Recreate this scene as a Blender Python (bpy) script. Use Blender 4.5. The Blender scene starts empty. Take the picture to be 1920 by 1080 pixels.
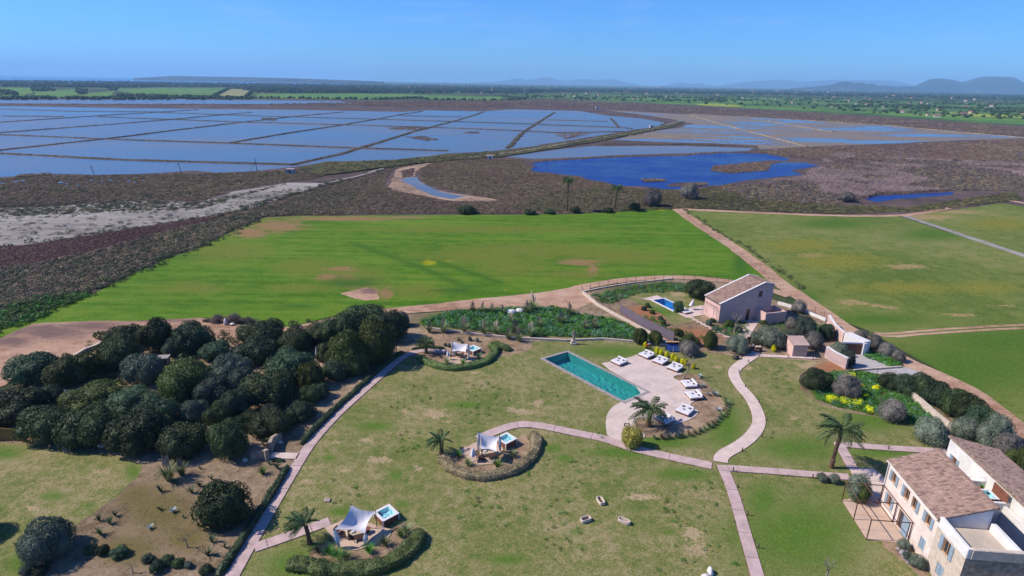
import bpy, bmesh, math, random
import numpy as np
from mathutils import Vector, Matrix, noise as mnoise
from mathutils.geometry import delaunay_2d_cdt

# ---------------------------------------------------------------- camera, sky, sun, exposure
SC = bpy.context.scene
COL = SC.collection
FPX, CAM_H = 1120.0, 45.0                       # focal length in photo pixels (1920 wide), drone height in metres
PITCH, ROLL = math.radians(18.99), math.radians(0.92)
FWD = np.array([0, math.cos(PITCH), -math.sin(PITCH)])
R0 = np.array([1.0, 0, 0]); U0 = np.array([0, math.sin(PITCH), math.cos(PITCH)])
RT = math.cos(ROLL) * R0 + math.sin(ROLL) * U0
UP = -math.sin(ROLL) * R0 + math.cos(ROLL) * U0
cam = bpy.data.cameras.new('camera'); camo = bpy.data.objects.new('camera', cam); COL.objects.link(camo)
cam.sensor_fit = 'HORIZONTAL'; cam.sensor_width = 36.0; cam.lens = 36.0 * FPX / 1920.0
cam.clip_start = 0.5; cam.clip_end = 80000
camo.matrix_world = Matrix(((RT[0], UP[0], -FWD[0], 0), (RT[1], UP[1], -FWD[1], 0), (RT[2], UP[2], -FWD[2], CAM_H), (0, 0, 0, 1)))
SC.camera = camo

SUN_EL, SUN_AZ = math.radians(43), math.radians(177.5)   # towards the sun: almost straight left of the view, a little ahead
TO_SUN = Vector((math.cos(SUN_EL) * math.cos(SUN_AZ), math.cos(SUN_EL) * math.sin(SUN_AZ), math.sin(SUN_EL)))
world = bpy.data.worlds.new('World'); SC.world = world; world.use_nodes = True
wt = world.node_tree; wn = wt.nodes; wn.clear()
sky = wn.new('ShaderNodeTexSky'); sky.sky_type = 'NISHITA'; sky.sun_disc = False
sky.sun_elevation = SUN_EL; sky.sun_rotation = math.atan2(TO_SUN.x, TO_SUN.y)
sky.altitude = 50; sky.air_density = 1.0; sky.dust_density = 0.1; sky.ozone_density = 4.0
wbg = wn.new('ShaderNodeBackground'); wbg.inputs['Strength'].default_value = 0.078
wo = wn.new('ShaderNodeOutputWorld')
# thin wisps of cloud low over the horizon, part of the sky itself
wtc = wn.new('ShaderNodeTexCoord')
wsep = wn.new('ShaderNodeSeparateXYZ'); wt.links.new(wtc.outputs['Generated'], wsep.inputs[0])
wmap = wn.new('ShaderNodeMapping'); wmap.inputs['Scale'].default_value = (2.2, 2.2, 16.0); wt.links.new(wtc.outputs['Generated'], wmap.inputs[0])
wnz = wn.new('ShaderNodeTexNoise'); wnz.inputs['Scale'].default_value = 3.0; wnz.inputs['Detail'].default_value = 6; wnz.inputs['Roughness'].default_value = 0.55
wt.links.new(wmap.outputs[0], wnz.inputs['Vector'])
wr = wn.new('ShaderNodeMapRange'); wr.inputs[1].default_value = 0.55; wr.inputs[2].default_value = 0.9; wr.inputs[4].default_value = 0.2
wt.links.new(wnz.outputs[0], wr.inputs[0])
wmx = wn.new('ShaderNodeMix'); wmx.data_type = 'RGBA'; wmx.inputs[7].default_value = (7.2, 7.8, 8.6, 1)
wti = wn.new('ShaderNodeMix'); wti.data_type = 'RGBA'; wti.blend_type = 'MULTIPLY'; wti.inputs[0].default_value = 1.0; wti.inputs[7].default_value = (0.38, 0.86, 1.62, 1)   # the drone's cool white balance
wt.links.new(sky.outputs[0], wti.inputs[6])
wt.links.new(wr.outputs[0], wmx.inputs[0]); wt.links.new(wti.outputs[2], wmx.inputs[6])
wt.links.new(wmx.outputs[2], wbg.inputs[0]); wt.links.new(wbg.outputs[0], wo.inputs[0])
sun = bpy.data.lights.new('sun', 'SUN'); sun.energy = 4.5; sun.angle = math.radians(0.53); sun.color = (1.0, 0.93, 0.82)
suno = bpy.data.objects.new('sun', sun); COL.objects.link(suno)
suno.rotation_euler = TO_SUN.to_track_quat('Z', 'Y').to_euler()
SC.view_settings.view_transform = 'Standard'; SC.view_settings.look = 'None'
SC.view_settings.exposure = 0.42; SC.view_settings.gamma = 1.0; SC.view_settings.use_curve_mapping = False
SC.render.engine = 'CYCLES'; SC.cycles.use_denoising = True
SC.cycles.max_bounces = 6; SC.cycles.diffuse_bounces = 2; SC.cycles.glossy_bounces = 2
SC.cycles.transparent_max_bounces = 10; SC.cycles.volume_bounces = 1

# ---------------------------------------------------------------- helpers
def ray(x, y): return FWD + RT * (x - 960) / FPX - UP * (y - 540) / FPX
def G(x, y, z=0.0):
    """world point at height z that the photograph shows at pixel (x, y): the survey of the place"""
    d = ray(x, y); t = (z - CAM_H) / d[2]
    return Vector((d[0] * t, d[1] * t, z))
def G2(x, y, z=0.0):
    p = G(x, y, z); return (p.x, p.y)
def GL(pts, z=0.0): return [G2(x, y, z) for x, y in pts]
def RD(x, y, dist):
    d = ray(x, y); t = dist / d[1]
    return Vector((d[0] * t, dist, CAM_H + d[2] * t))
def lin(c): return tuple(((v / 255.0) / 12.92 if v / 255.0 <= 0.04045 else ((v / 255.0 + 0.055) / 1.055) ** 2.4) for v in c)
ALB = 0.80
def C(r, g, b, k=None):
    """albedo of something that the sunlit photograph shows as sRGB (r, g, b)"""
    k = ALB if k is None else k
    return tuple(min(v * k, 0.85) for v in lin((r, g, b))) + (1.0,)

def tag(o, label=None, cat=None, group=None, kind=None):
    if label: o['label'] = label
    if cat: o['category'] = cat
    if group: o['group'] = group
    if kind: o['kind'] = kind
    return o
def mesh_np(name, V, Fc, mats=(), fmat=None, smooth=False, attrs=None):
    """mesh from vertex array and a face list (list of tuples or an (n,k) array)"""
    me = bpy.data.meshes.new(name)
    V = np.asarray(V, dtype=np.float32).reshape(-1, 3)
    if isinstance(Fc, np.ndarray):
        n, k = Fc.shape
        me.vertices.add(len(V)); me.vertices.foreach_set('co', V.ravel())
        me.loops.add(n * k); me.loops.foreach_set('vertex_index', Fc.astype(np.int32).ravel())
        me.polygons.add(n); me.polygons.foreach_set('loop_start', np.arange(0, n * k, k, dtype=np.int32))
    else:
        me.from_pydata(V.tolist(), [], [tuple(f) for f in Fc])
    for m in mats: me.materials.append(m)
    if fmat is not None: me.polygons.foreach_set('material_index', np.asarray(fmat, dtype=np.int32))
    if smooth: me.polygons.foreach_set('use_smooth', np.ones(len(me.polygons), dtype=bool))
    me.update(calc_edges=True); me.validate()
    if attrs:
        for an, av in attrs.items():
            a = me.attributes.new(an, 'FLOAT', 'POINT'); a.data.foreach_set('value', np.asarray(av, dtype=np.float32))
    return me
def obj(name, me, parent=None, loc=None, rz=None, scale=None):
    o = bpy.data.objects.new(name, me); COL.objects.link(o)
    if parent: o.parent = parent
    if loc is not None: o.location = loc
    if rz is not None: o.rotation_euler = (0, 0, rz)
    if scale is not None: o.scale = scale if hasattr(scale, '__len__') else (scale,) * 3
    return o
def thing(name, loc, label, cat, group=None, rz=0.0, scale=1.0):
    o = bpy.data.objects.new(name, None); COL.objects.link(o)
    o.location = loc; o.rotation_euler = (0, 0, rz); o.scale = (scale,) * 3
    o.empty_display_size = 0.2; o['kind'] = 'thing'
    return tag(o, label, cat, group)
def copy_tree(o, parent=None):
    c = o.copy(); COL.objects.link(c); c.parent = parent
    for ch in list(o.children): copy_tree(ch, c)
    return c
def ordw(n):
    return ['first', 'second', 'third', 'fourth', 'fifth', 'sixth', 'seventh', 'eighth', 'ninth', 'tenth', 'eleventh', 'twelfth', 'thirteenth',
            'fourteenth', 'fifteenth', 'sixteenth', 'seventeenth', 'eighteenth', 'nineteenth', 'twentieth', 'twenty-first', 'twenty-second',
            'twenty-third', 'twenty-fourth', 'twenty-fifth', 'twenty-sixth', 'twenty-seventh', 'twenty-eighth', 'twenty-ninth', 'thirtieth'][n]

class MB:
    """collects boxes, bars, tubes and prisms into ONE mesh"""
    def __init__(s): s.V = []; s.F = []; s.M = []
    def add(s, V, Fc, mi=0):
        b = len(s.V); s.V += [tuple(v) for v in V]; s.F += [tuple(i + b for i in f) for f in Fc]; s.M += [mi] * len(Fc); return s
    def box(s, x0, x1, y0, y1, z0, z1, mi=0, M=None):
        V = [Vector(p) for p in ((x0, y0, z0), (x1, y0, z0), (x1, y1, z0), (x0, y1, z0), (x0, y0, z1), (x1, y0, z1), (x1, y1, z1), (x0, y1, z1))]
        if M is not None: V = [M @ v for v in V]
        return s.add(V, [(0, 3, 2, 1), (4, 5, 6, 7), (0, 1, 5, 4), (1, 2, 6, 5), (2, 3, 7, 6), (3, 0, 4, 7)], mi)
    def bevbox(s, x0, x1, y0, y1, z0, z1, r=0.05, mi=0, M=None):
        pts = []
        for z, i in ((z0, r), (z0 + r, 0), (z1 - r, 0), (z1, r)):
            xa, xb, ya, yb = x0 + i, x1 - i, y0 + i, y1 - i
            for (x, y) in ((xa + r, ya), (xb - r, ya), (xb, ya + r), (xb, yb - r), (xb - r, yb), (xa + r, yb), (xa, yb - r), (xa, ya + r)):
                pts.append(Vector((x, y, z)))
        if M is not None: pts = [M @ p for p in pts]
        Fc = [tuple(range(7, -1, -1)), tuple(range(24, 32))]
        for k in range(3):
            for i in range(8):
                j = (i + 1) % 8; Fc.append((k * 8 + i, k * 8 + j, k * 8 + 8 + j, k * 8 + 8 + i))
        return s.add(pts, Fc, mi)
    def tube(s, pts, rad, n=6, mi=0, cap=True):
        pts = [Vector(p) for p in pts]; rad = rad if hasattr(rad, '__len__') else [rad] * len(pts)
        V = []; Fc = []
        for i, p in enumerate(pts):
            d = (pts[min(i + 1, len(pts) - 1)] - pts[max(i - 1, 0)]).normalized()
            a = d.orthogonal().normalized() if abs(d.z) < 0.9 else Vector((1, 0, 0)) - d * d.x
            a.normalize(); b = d.cross(a)
            for k in range(n):
                t = 2 * math.pi * k / n; V.append(p + (a * math.cos(t) + b * math.sin(t)) * rad[i])
        for i in range(len(pts) - 1):
            for k in range(n):
                j = (k + 1) % n; Fc.append((i * n + k, i * n + j, i * n + n + j, i * n + n + k))
        if cap: Fc += [tuple(range(n - 1, -1, -1)), tuple(range((len(pts) - 1) * n, len(pts) * n))]
        return s.add(V, Fc, mi)
    def prism(s, poly, z0, z1, mi=0):
        n = len(poly); V = [(x, y, z0) for x, y in poly] + [(x, y, z1) for x, y in poly]
        return s.add(V, [tuple(range(n - 1, -1, -1)), tuple(range(n, 2 * n))] + [(i, (i + 1) % n, n + (i + 1) % n, n + i) for i in range(n)], mi)
    def lathe(s, prof, n=12, mi=0, c=(0, 0, 0)):
        V = []; Fc = []
        for r, z in prof:
            for k in range(n):
                t = 2 * math.pi * k / n; V.append((c[0] + r * math.cos(t), c[1] + r * math.sin(t), c[2] + z))
        for i in range(len(prof) - 1):
            for k in range(n):
                j = (k + 1) % n; Fc.append((i * n + k, i * n + j, i * n + n + j, i * n + n + k))
        Fc += [tuple(range(n - 1, -1, -1)), tuple(range((len(prof) - 1) * n, len(prof) * n))]
        return s.add(V, Fc, mi)
    def mesh(s, name, mats, smooth=False):
        return mesh_np(name, s.V, s.F, mats if isinstance(mats, (list, tuple)) else [mats], s.M, smooth)
    def build(s, name, mats, parent=None, smooth=False, **k): return obj(name, s.mesh(name, mats, smooth), parent, **k)

# ---------------------------------------------------------------- procedural materials
class NT:
    def __init__(s, name):
        s.m = bpy.data.materials.new(name); s.m.use_nodes = True; s.t = s.m.node_tree; s.n = s.t.nodes; s.n.clear()
        s.out = s.n.new('ShaderNodeOutputMaterial'); s.pos = None
    def l(s, a, b): s.t.links.new(a, b)
    def set(s, sock, v):
        if isinstance(v, bpy.types.NodeSocket): s.l(v, sock)
        else: sock.default_value = v
    def P(s, space='world'):
        if space == 'world':
            return s.n.new('ShaderNodeNewGeometry').outputs['Position']
        return s.n.new('ShaderNodeTexCoord').outputs['Object']
    def noise(s, vec, scale, detail=4, rough=0.55, stretch=None, dist=0.0):
        if stretch:
            mp = s.n.new('ShaderNodeMapping'); mp.inputs['Scale'].default_value = stretch; s.l(vec, mp.inputs[0]); vec = mp.outputs[0]
        t = s.n.new('ShaderNodeTexNoise'); s.l(vec, t.inputs['Vector'])
        t.inputs['Scale'].default_value = scale; t.inputs['Detail'].default_value = detail; t.inputs['Roughness'].default_value = rough
        t.inputs['Distortion'].default_value = dist
        return t.outputs[0]
    def rng(s, v, a, b, c=0.0, d=1.0):
        r = s.n.new('ShaderNodeMapRange'); r.interpolation_type = 'SMOOTHSTEP'
        s.set(r.inputs[0], v); r.inputs[1].default_value = a; r.inputs[2].default_value = b; r.inputs[3].default_value = c; r.inputs[4].default_value = d
        return r.outputs[0]
    def mix(s, f, a, b, mode='MIX'):
        m = s.n.new('ShaderNodeMix'); m.data_type = 'RGBA'; m.blend_type = mode
        s.set(m.inputs[0], f); s.set(m.inputs[6], a); s.set(m.inputs[7], b); return m.outputs[2]
    def math(s, op, a, b=0.0):
        m = s.n.new('ShaderNodeMath'); m.operation = op; s.set(m.inputs[0], a); s.set(m.inputs[1], b); return m.outputs[0]
    def attr(s, name):
        a = s.n.new('ShaderNodeAttribute'); a.attribute_name = name; return a.outputs['Fac']
    def orand(s): return s.n.new('ShaderNodeObjectInfo').outputs['Random']
    def bump(s, h, strength=0.5, dist=0.1):
        b = s.n.new('ShaderNodeBump'); b.inputs['Strength'].default_value = strength; b.inputs['Distance'].default_value = dist
        s.l(h, b.inputs['Height']); return b.outputs[0]
    def bsdf(s, color, rough=0.85, normal=None, spec=0.3, metallic=0.0, **k):
        p = s.n.new('ShaderNodeBsdfPrincipled')
        s.set(p.inputs['Base Color'], color); s.set(p.inputs['Roughness'], rough); p.inputs['Specular IOR Level'].default_value = spec
        p.inputs['Metallic'].default_value = metallic
        if normal is not None: s.l(normal, p.inputs['Normal'])
        for kk, v in k.items(): s.set(p.inputs[kk], v)
        s.l(p.outputs[0], s.out.inputs[0]); return p

def M_plain(name, col, var=0.12, scale=3.0, rough=0.8, spec=0.3, bump=0.0, space='obj', detail=5):
    """one surface colour with mottling, grain and a little relief"""
    t = NT(name); P = t.P('world' if space == 'world' else 'obj')
    n1 = t.noise(P, scale, detail); n2 = t.noise(P, scale * 7.3, 3)
    f = t.math('ADD', t.math('MULTIPLY', n1, 0.65), t.math('MULTIPLY', n2, 0.35))
    dk = tuple(max(v * (1 - var * 2), 0) for v in col[:3]) + (1,); lt = tuple(min(v * (1 + var * 1.6), 0.9) for v in col[:3]) + (1,)
    c = t.mix(t.rng(f, 0.3, 0.7), dk, lt)
    t.bsdf(c, rough, t.bump(f, bump, 0.05) if bump else None, spec); return t.m
def M_leaf(name, c1, c2, var=0.35, scale=0.8, rough=0.6, trans=0.12, spec=0.25):
    """foliage: two greens by clump, per-plant shift, a little light through the leaf"""
    t = NT(name); P = t.P('world'); r = t.orand()
    n = t.noise(P, scale, 3); n2 = t.noise(P, scale * 9, 2)
    f = t.rng(t.math('ADD', t.math('MULTIPLY', n, 0.6), t.math('MULTIPLY', n2, 0.4)), 0.3, 0.7)
    c = t.mix(f, c1, c2)
    hsv = t.n.new('ShaderNodeHueSaturation'); t.l(c, hsv.inputs['Color'])
    t.l(t.rng(r, 0, 1, 0.485, 0.515), hsv.inputs['Hue']); t.l(t.rng(r, 0, 1, 1 - var, 1 + var), hsv.inputs['Value'])
    p = t.n.new('ShaderNodeBsdfPrincipled'); t.l(hsv.outputs[0], p.inputs['Base Color']); p.inputs['Roughness'].default_value = rough
    p.inputs['Specular IOR Level'].default_value = spec
    tr = t.n.new('ShaderNodeBsdfTranslucent'); t.l(hsv.outputs[0], tr.inputs[0])
    ms = t.n.new('ShaderNodeMixShader'); ms.inputs[0].default_value = trans
    t.l(p.outputs[0], ms.inputs[1]); t.l(tr.outputs[0], ms.inputs[2]); t.l(ms.outputs[0], t.out.inputs[0]); return t.m
def M_ground(name, cols, s1=0.05, s2=0.6, s3=6.0, masks=(), bump=0.25, bd=0.15, rough=0.95, stretch=None, w=(0.4, 0.35, 0.25), lo=0.42, hi=0.58, speck=0.22, rows=None):
    """ground cover: three colours by layered world-space noise; masks = (attribute, colour, softness) of bare or lush patches"""
    t = NT(name); P = t.P('world')
    a = t.noise(P, s1, 5, 0.6, stretch); b = t.noise(P, s2, 5, 0.65, stretch); c = t.noise(P, s3, 3, 0.6)
    f = t.math('ADD', t.math('MULTIPLY', a, w[0]), t.math('ADD', t.math('MULTIPLY', b, w[1]), t.math('MULTIPLY', c, w[2])))
    if rows: f = t.math('ADD', f, t.math('MULTIPLY', t.math('SUBTRACT', t.noise(P, rows, 3, 0.6, (0.05, 1.0, 1.0)), 0.5), 0.36))
    col = t.mix(t.rng(f, lo, 0.5), cols[0], cols[1]); col = t.mix(t.rng(f, 0.5, hi), col, cols[2])
    for an, mc, soft in masks:
        v = t.math('ADD', t.attr(an), t.math('MULTIPLY', t.math('SUBTRACT', t.math('ADD', t.math('MULTIPLY', b, 0.55), t.math('MULTIPLY', c, 0.45)), 0.5), 2.2))
        mc2 = t.mix(t.rng(c, 0.35, 0.65), tuple(x * 0.8 for x in mc[:3]) + (1,), tuple(min(x * 1.15, .9) for x in mc[:3]) + (1,))
        col = t.mix(t.rng(v, 0.5 - soft, 0.5 + soft), col, mc2)
    if speck:
        d = t.rng(t.noise(P, s3 * 2.7, 2, 0.7), 0.3, 0.7, 1 - speck, 1 + speck); vm = t.n.new('ShaderNodeVectorMath'); vm.operation = 'SCALE'; t.l(col, vm.inputs[0]); t.l(d, vm.inputs['Scale']); col = vm.outputs[0]
    t.bsdf(col, rough, t.bump(t.math('ADD', b, c), bump, bd), 0.15); return t.m
def M_water(name, c1, c2, rough=0.12, bump=0.15, wave=0.6, scale=0.01, ior=1.33, stretch=None, spec=0.5):
    t = NT(name); P = t.P('world')
    n = t.noise(P, scale, 5, 0.6, stretch); w = t.noise(P, wave, 3, 0.6)
    c = t.mix(t.rng(n, 0.35, 0.65), c1, c2)
    p = t.bsdf(c, t.rng(n, 0.3, 0.7, rough * 0.7, rough * 1.3), t.bump(w, bump, 0.3), spec); p.inputs['IOR'].default_value = ior; return t.m

def scale_jag(pts, step, amp, seed=0.0, closed=True):
    """walk a polygon, splitting its edges and pushing the new points about so that no border is ruled"""
    out = []; n = len(pts)
    for i in range(n if closed else n - 1):
        a = Vector((pts[i][0], pts[i][1])); b = Vector((pts[(i + 1) % n][0], pts[(i + 1) % n][1])); L = (b - a).length
        k = max(1, min(80, int(L / step)));
        nrm = Vector((-(b - a).y, (b - a).x)) / max(L, 1e-6)
        for j in range(k):
            p = a.lerp(b, j / k)
            d = mnoise.noise(Vector((p.x / (step * 2.7), p.y / (step * 2.7), seed))) + 0.5 * mnoise.noise(Vector((p.x / step, p.y / step, seed + 7)))
            out.append((p.x + nrm.x * d * amp, p.y + nrm.y * d * amp))
    if not closed: out.append((pts[-1][0], pts[-1][1]))
    return out
def smooth_line(pts, it=2, closed=False):
    pts = [Vector(p) for p in pts]
    for _ in range(it):
        q = []; n = len(pts)
        for i in range(n if closed else n - 1):
            a, b = pts[i], pts[(i + 1) % n]; q += [a.lerp(b, 0.25), a.lerp(b, 0.75)]
        if not closed: q[0] = pts[0]; q[-1] = pts[-1]
        pts = q
    return [tuple(p) for p in pts]
def inside(poly, X, Y):
    r = np.zeros(len(X), bool); n = len(poly); j = n - 1
    for i in range(n):
        xi, yi = poly[i]; xj, yj = poly[j]
        if yi != yj:
            m = ((yi > Y) != (yj > Y)) & (X < (xj - xi) * (Y - yi) / (yj - yi) + xi); r ^= m
        j = i
    return r
POOL_A = GL([(1021, 672.5), (1064, 660), (1211, 734), (1171, 752)], 0.2); POOL_B = GL([(1224, 562.5), (1245, 559.5), (1283, 577.5), (1263, 582)], 0.2)
HOLES = [POOL_A, POOL_B]            # where the pools are dug into the ground
def sheet(name, poly, z, mat, cell=None, attrs=None, kind='structure', parent=None):
    """a flat sheet of ground: outline triangulated with an inner grid so that it can carry patch masks"""
    pts = [Vector((p[0], p[1])) for p in poly]; nb = len(pts)
    if cell:
        A = np.array(poly); xs = np.arange(A[:, 0].min() + cell / 2, A[:, 0].max(), cell); ys = np.arange(A[:, 1].min() + cell / 2, A[:, 1].max(), cell)
        X, Y = np.meshgrid(xs, ys); X = X.ravel(); Y = Y.ravel(); m = inside(poly, X, Y)
        pts += [Vector((x, y)) for x, y in zip(X[m], Y[m])]
    edges = [(i, (i + 1) % nb) for i in range(nb)]; hs = []
    for h in HOLES:
        H = np.array(h)
        if inside(poly, H[:, 0], H[:, 1]).all():
            k0 = len(pts); pts += [Vector(p) for p in h]; edges += [(k0 + i, k0 + (i + 1) % len(h)) for i in range(len(h))]; hs.append(h)
    ov, oe, of, *_ = delaunay_2d_cdt(pts, edges, [list(range(nb))], 1, 1e-5)
    if hs:
        Cn = np.array([(sum(ov[i].x for i in f) / len(f), sum(ov[i].y for i in f) / len(f)) for f in of]); bad = np.zeros(len(of), bool)
        for h in hs: bad |= inside(h, Cn[:, 0], Cn[:, 1])
        of = [f for f, q in zip(of, bad) if not q]
    V = [(v.x, v.y, z) for v in ov]
    Fc = []
    for f in of:
        f = list(f); a, b, c = ov[f[0]], ov[f[1]], ov[f[2]]
        if (b - a).cross(c - a) < 0: f.reverse()
        Fc.append(f)
    at = None
    if attrs:
        XY = np.array([(v.x, v.y) for v in ov]); at = {k: fn(XY) for k, fn in attrs.items()}
    o = obj(name, mesh_np(name, V, Fc, [mat], attrs=at), parent)
    if kind and not parent: o['kind'] = kind
    return o
def blobs(lst):
    """patch mask from ellipses given as photo pixels (cx, cy, rx, ry): 1 at the centre, 0.5 at the rim, falling to 0"""
    E = []
    for cx, cy, rx, ry in lst:
        c = G(cx, cy); a = (G(cx + rx, cy) - c).xy; b = (G(cx, cy + ry * 0.5) - G(cx, cy - ry * 0.5)).xy
        E.append((np.array(c.xy), np.linalg.inv(np.array([[a.x, b.x], [a.y, b.y]]))))
    def fn(XY):
        v = np.zeros(len(XY))
        for c, Mi in E:
            q = (XY - c) @ Mi.T; d = np.sqrt((q ** 2).sum(1)); v = np.maximum(v, np.clip(1 - d * 0.5, 0, 1))
        return v
    return fn
def lines_mask(paths, width):
    segs = []
    for p in paths:
        w = GL(p)
        for i in range(len(w) - 1): segs.append((np.array(w[i]), np.array(w[i + 1])))
    def fn(XY):
        d = np.full(len(XY), 1e9)
        for a, b in segs:
            ab = b - a; t = np.clip(((XY - a) @ ab) / (ab @ ab), 0, 1); d = np.minimum(d, np.linalg.norm(XY - a - t[:, None] * ab, axis=1))
        return np.clip(1 - d / width * 0.5, 0, 1)
    return fn
def ribbon(cl, w):
    """left and right border of a strip of width w (number or list) round a centre line"""
    L = []; R = []; n = len(cl)
    for i in range(n):
        a = Vector(cl[max(i - 1, 0)]); b = Vector(cl[min(i + 1, n - 1)]); d = (b - a).normalized(); nn = Vector((-d.y, d.x))
        h = (w[i] if hasattr(w, '__len__') else w) / 2; p = Vector(cl[i]); L.append(tuple(p + nn * h)); R.append(tuple(p - nn * h))
    return L, R
def strip_poly(cl, w):
    L, R = ribbon(cl, w); return L + R[::-1]
def resample(cl, step):
    out = [Vector(cl[0])]; acc = 0.0
    for i in range(len(cl) - 1):
        a = Vector(cl[i]); b = Vector(cl[i + 1]); L = (b - a).length; t = step - acc
        while t <= L: out.append(a.lerp(b, t / L)); t += step
        acc = L - (t - step)
    return [tuple(p) for p in out]

PROTO = {}
def scatter(name, pts, protos, label, cat='vegetation', kind='stuff'):
    """uncountable cover: prototype clumps set on points (x, y, z, scale) by geometry nodes"""
    pts = np.asarray(pts, dtype=np.float32); n = len(pts); rs = np.random.RandomState(abs(hash(name)) % 9999 if False else sum(map(ord, name)))
    me = bpy.data.meshes.new(name); me.vertices.add(n); me.vertices.foreach_set('co', pts[:, :3].ravel())
    for an, av in (('scl', pts[:, 3]), ('rot', rs.rand(n) * 6.283)):
        a = me.attributes.new(an, 'FLOAT', 'POINT'); a.data.foreach_set('value', av.astype(np.float32))
    a = me.attributes.new('idx', 'INT', 'POINT'); a.data.foreach_set('value', rs.randint(0, len(protos), n).astype(np.int32))
    o = obj(name, me)
    key = tuple(p.name for p in protos)
    if key not in PROTO:
        c = bpy.data.collections.new('clumps')
        for i, p in enumerate(protos): c.objects.link(bpy.data.objects.new('clump%02d' % i, p))
        PROTO[key] = c
    ng = bpy.data.node_groups.new(name, 'GeometryNodeTree')
    ng.interface.new_socket('Geometry', in_out='INPUT', socket_type='NodeSocketGeometry'); ng.interface.new_socket('Geometry', in_out='OUTPUT', socket_type='NodeSocketGeometry')
    gi = ng.nodes.new('NodeGroupInput'); go = ng.nodes.new('NodeGroupOutput')
    iop = ng.nodes.new('GeometryNodeInstanceOnPoints'); ci = ng.nodes.new('GeometryNodeCollectionInfo')
    ci.inputs['Collection'].default_value = PROTO[key]; ci.inputs['Separate Children'].default_value = True; ci.inputs['Reset Children'].default_value = True
    def na(nm, t):
        x = ng.nodes.new('GeometryNodeInputNamedAttribute'); x.data_type = t; x.inputs['Name'].default_value = nm; return x.outputs[0]
    cx = ng.nodes.new('ShaderNodeCombineXYZ'); ng.links.new(na('rot', 'FLOAT'), cx.inputs[2])
    ng.links.new(gi.outputs[0], iop.inputs['Points']); ng.links.new(ci.outputs[0], iop.inputs['Instance'])
    iop.inputs['Pick Instance'].default_value = True; ng.links.new(na('idx', 'INT'), iop.inputs['Instance Index'])
    ng.links.new(cx.outputs[0], iop.inputs['Rotation']); ng.links.new(na('scl', 'FLOAT'), iop.inputs['Scale'])
    ng.links.new(iop.outputs[0], go.inputs[0])
    md = o.modifiers.new('scatter', 'NODES'); md.node_group = ng
    return tag(o, label, cat, kind=kind)
def in_px(poly, n, seed=1, far=False, excl=()):
    """n ground points inside a region outlined in photo pixels; far=True thins them with distance"""
    rs = np.random.RandomState(seed)
    P = np.array(poly, float)
    if far:
        X = rs.uniform(P[:, 0].min(), P[:, 0].max(), n * 4); Y = rs.uniform(P[:, 1].min(), P[:, 1].max(), n * 4)
        m = inside(poly, X, Y); X = X[m][:n]; Y = Y[m][:n]
        return [G2(x, y) for x, y in zip(X, Y) if not any(inside(e, np.array([x]), np.array([y]))[0] for e in excl)]
    W = GL(poly); A = np.array(W)
    X = rs.uniform(A[:, 0].min(), A[:, 0].max(), n * 6); Y = rs.uniform(A[:, 1].min(), A[:, 1].max(), n * 6)
    m = inside(W, X, Y)
    for e in excl: m &= ~inside(GL(e), X, Y)
    return list(zip(X[m][:n], Y[m][:n]))
def along(path_px, step, width, seed=1):
    rs = np.random.RandomState(seed); cl = resample(GL(path_px), step)
    return [(x + rs.normal() * width / 2, y + rs.normal() * width / 2) for x, y in cl]
def sz(pts, lo, hi, seed=3, z=0.0):
    rs = np.random.RandomState(seed); return [(x, y, z, lo + (hi - lo) * rs.rand() ** 1.5) for x, y in pts]

# ---------------------------------------------------------------- the setting: ground, water, roads
MT = {}
MT['plain'] = M_ground('plain_country', (C(52, 62, 40), C(66, 78, 44), C(92, 105, 52)), 0.004, 0.02, 0.12, bump=0.0)
MT['marsh'] = M_ground('marsh_soil', (C(70, 58, 54), C(92, 76, 72), C(108, 90, 84)), 0.02, 0.12, 0.9, bump=0.4, bd=0.4)
MT['crop'] = M_ground('crop_field', (C(68, 106, 10), C(86, 122, 18), C(108, 130, 36)), 0.035, 0.4, 2.4, bump=0.3, bd=0.3, stretch=(0.5, 1.0, 1.0), w=(0.30, 0.36, 0.34), rows=0.36,
    masks=(('pale', C(110, 120, 40), 0.4), ('bare', C(146, 116, 76), 0.25), ('lush', C(62, 100, 20), 0.45), ('yellow', C(150, 150, 20), 0.2)))
MT['pasture'] = M_ground('pasture', (C(88, 106, 38), C(108, 120, 52), C(132, 130, 74)), 0.025, 0.3, 1.8, bump=0.3, bd=0.25, w=(0.4, 0.34, 0.26),
    masks=(('bare', C(160, 138, 92), 0.2), ('yellow', C(128, 126, 46), 0.4), ('lush', C(80, 110, 30), 0.4)))
MT['lawn'] = M_ground('lawn_grass', (C(96, 110, 50), C(126, 124, 72), C(158, 142, 104)), 0.11, 0.8, 4.5, bump=0.35, bd=0.08, w=(0.28, 0.34, 0.38), lo=0.42, hi=0.575, speck=0.32,
    masks=(('lush', C(88, 116, 40), 0.45), ('bare', C(172, 150, 114), 0.2)))
MT['soil'] = M_ground('garden_soil', (C(112, 94, 72), C(146, 124, 100), C(174, 150, 126)), 0.08, 0.7, 5.0, bump=0.4, bd=0.08,
    masks=(('moss', C(112, 100, 58), 0.4), ('red', C(164, 112, 78), 0.25), ('lush', C(78, 98, 34), 0.2)))
MT['road'] = M_ground('dirt_road', (C(152, 116, 92), C(186, 148, 122), C(202, 168, 144)), 0.05, 0.5, 4.0, bump=0.25, bd=0.06, stretch=(0.6, 1, 1),
    masks=(('dark', C(122, 96, 88), 0.3),))
MT['flat'] = M_ground('salt_flat', (C(118, 110, 104), C(150, 142, 134), C(170, 162, 154)), 0.03, 0.25, 1.6, bump=0.2, bd=0.1, stretch=(0.5, 1, 1))
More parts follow.
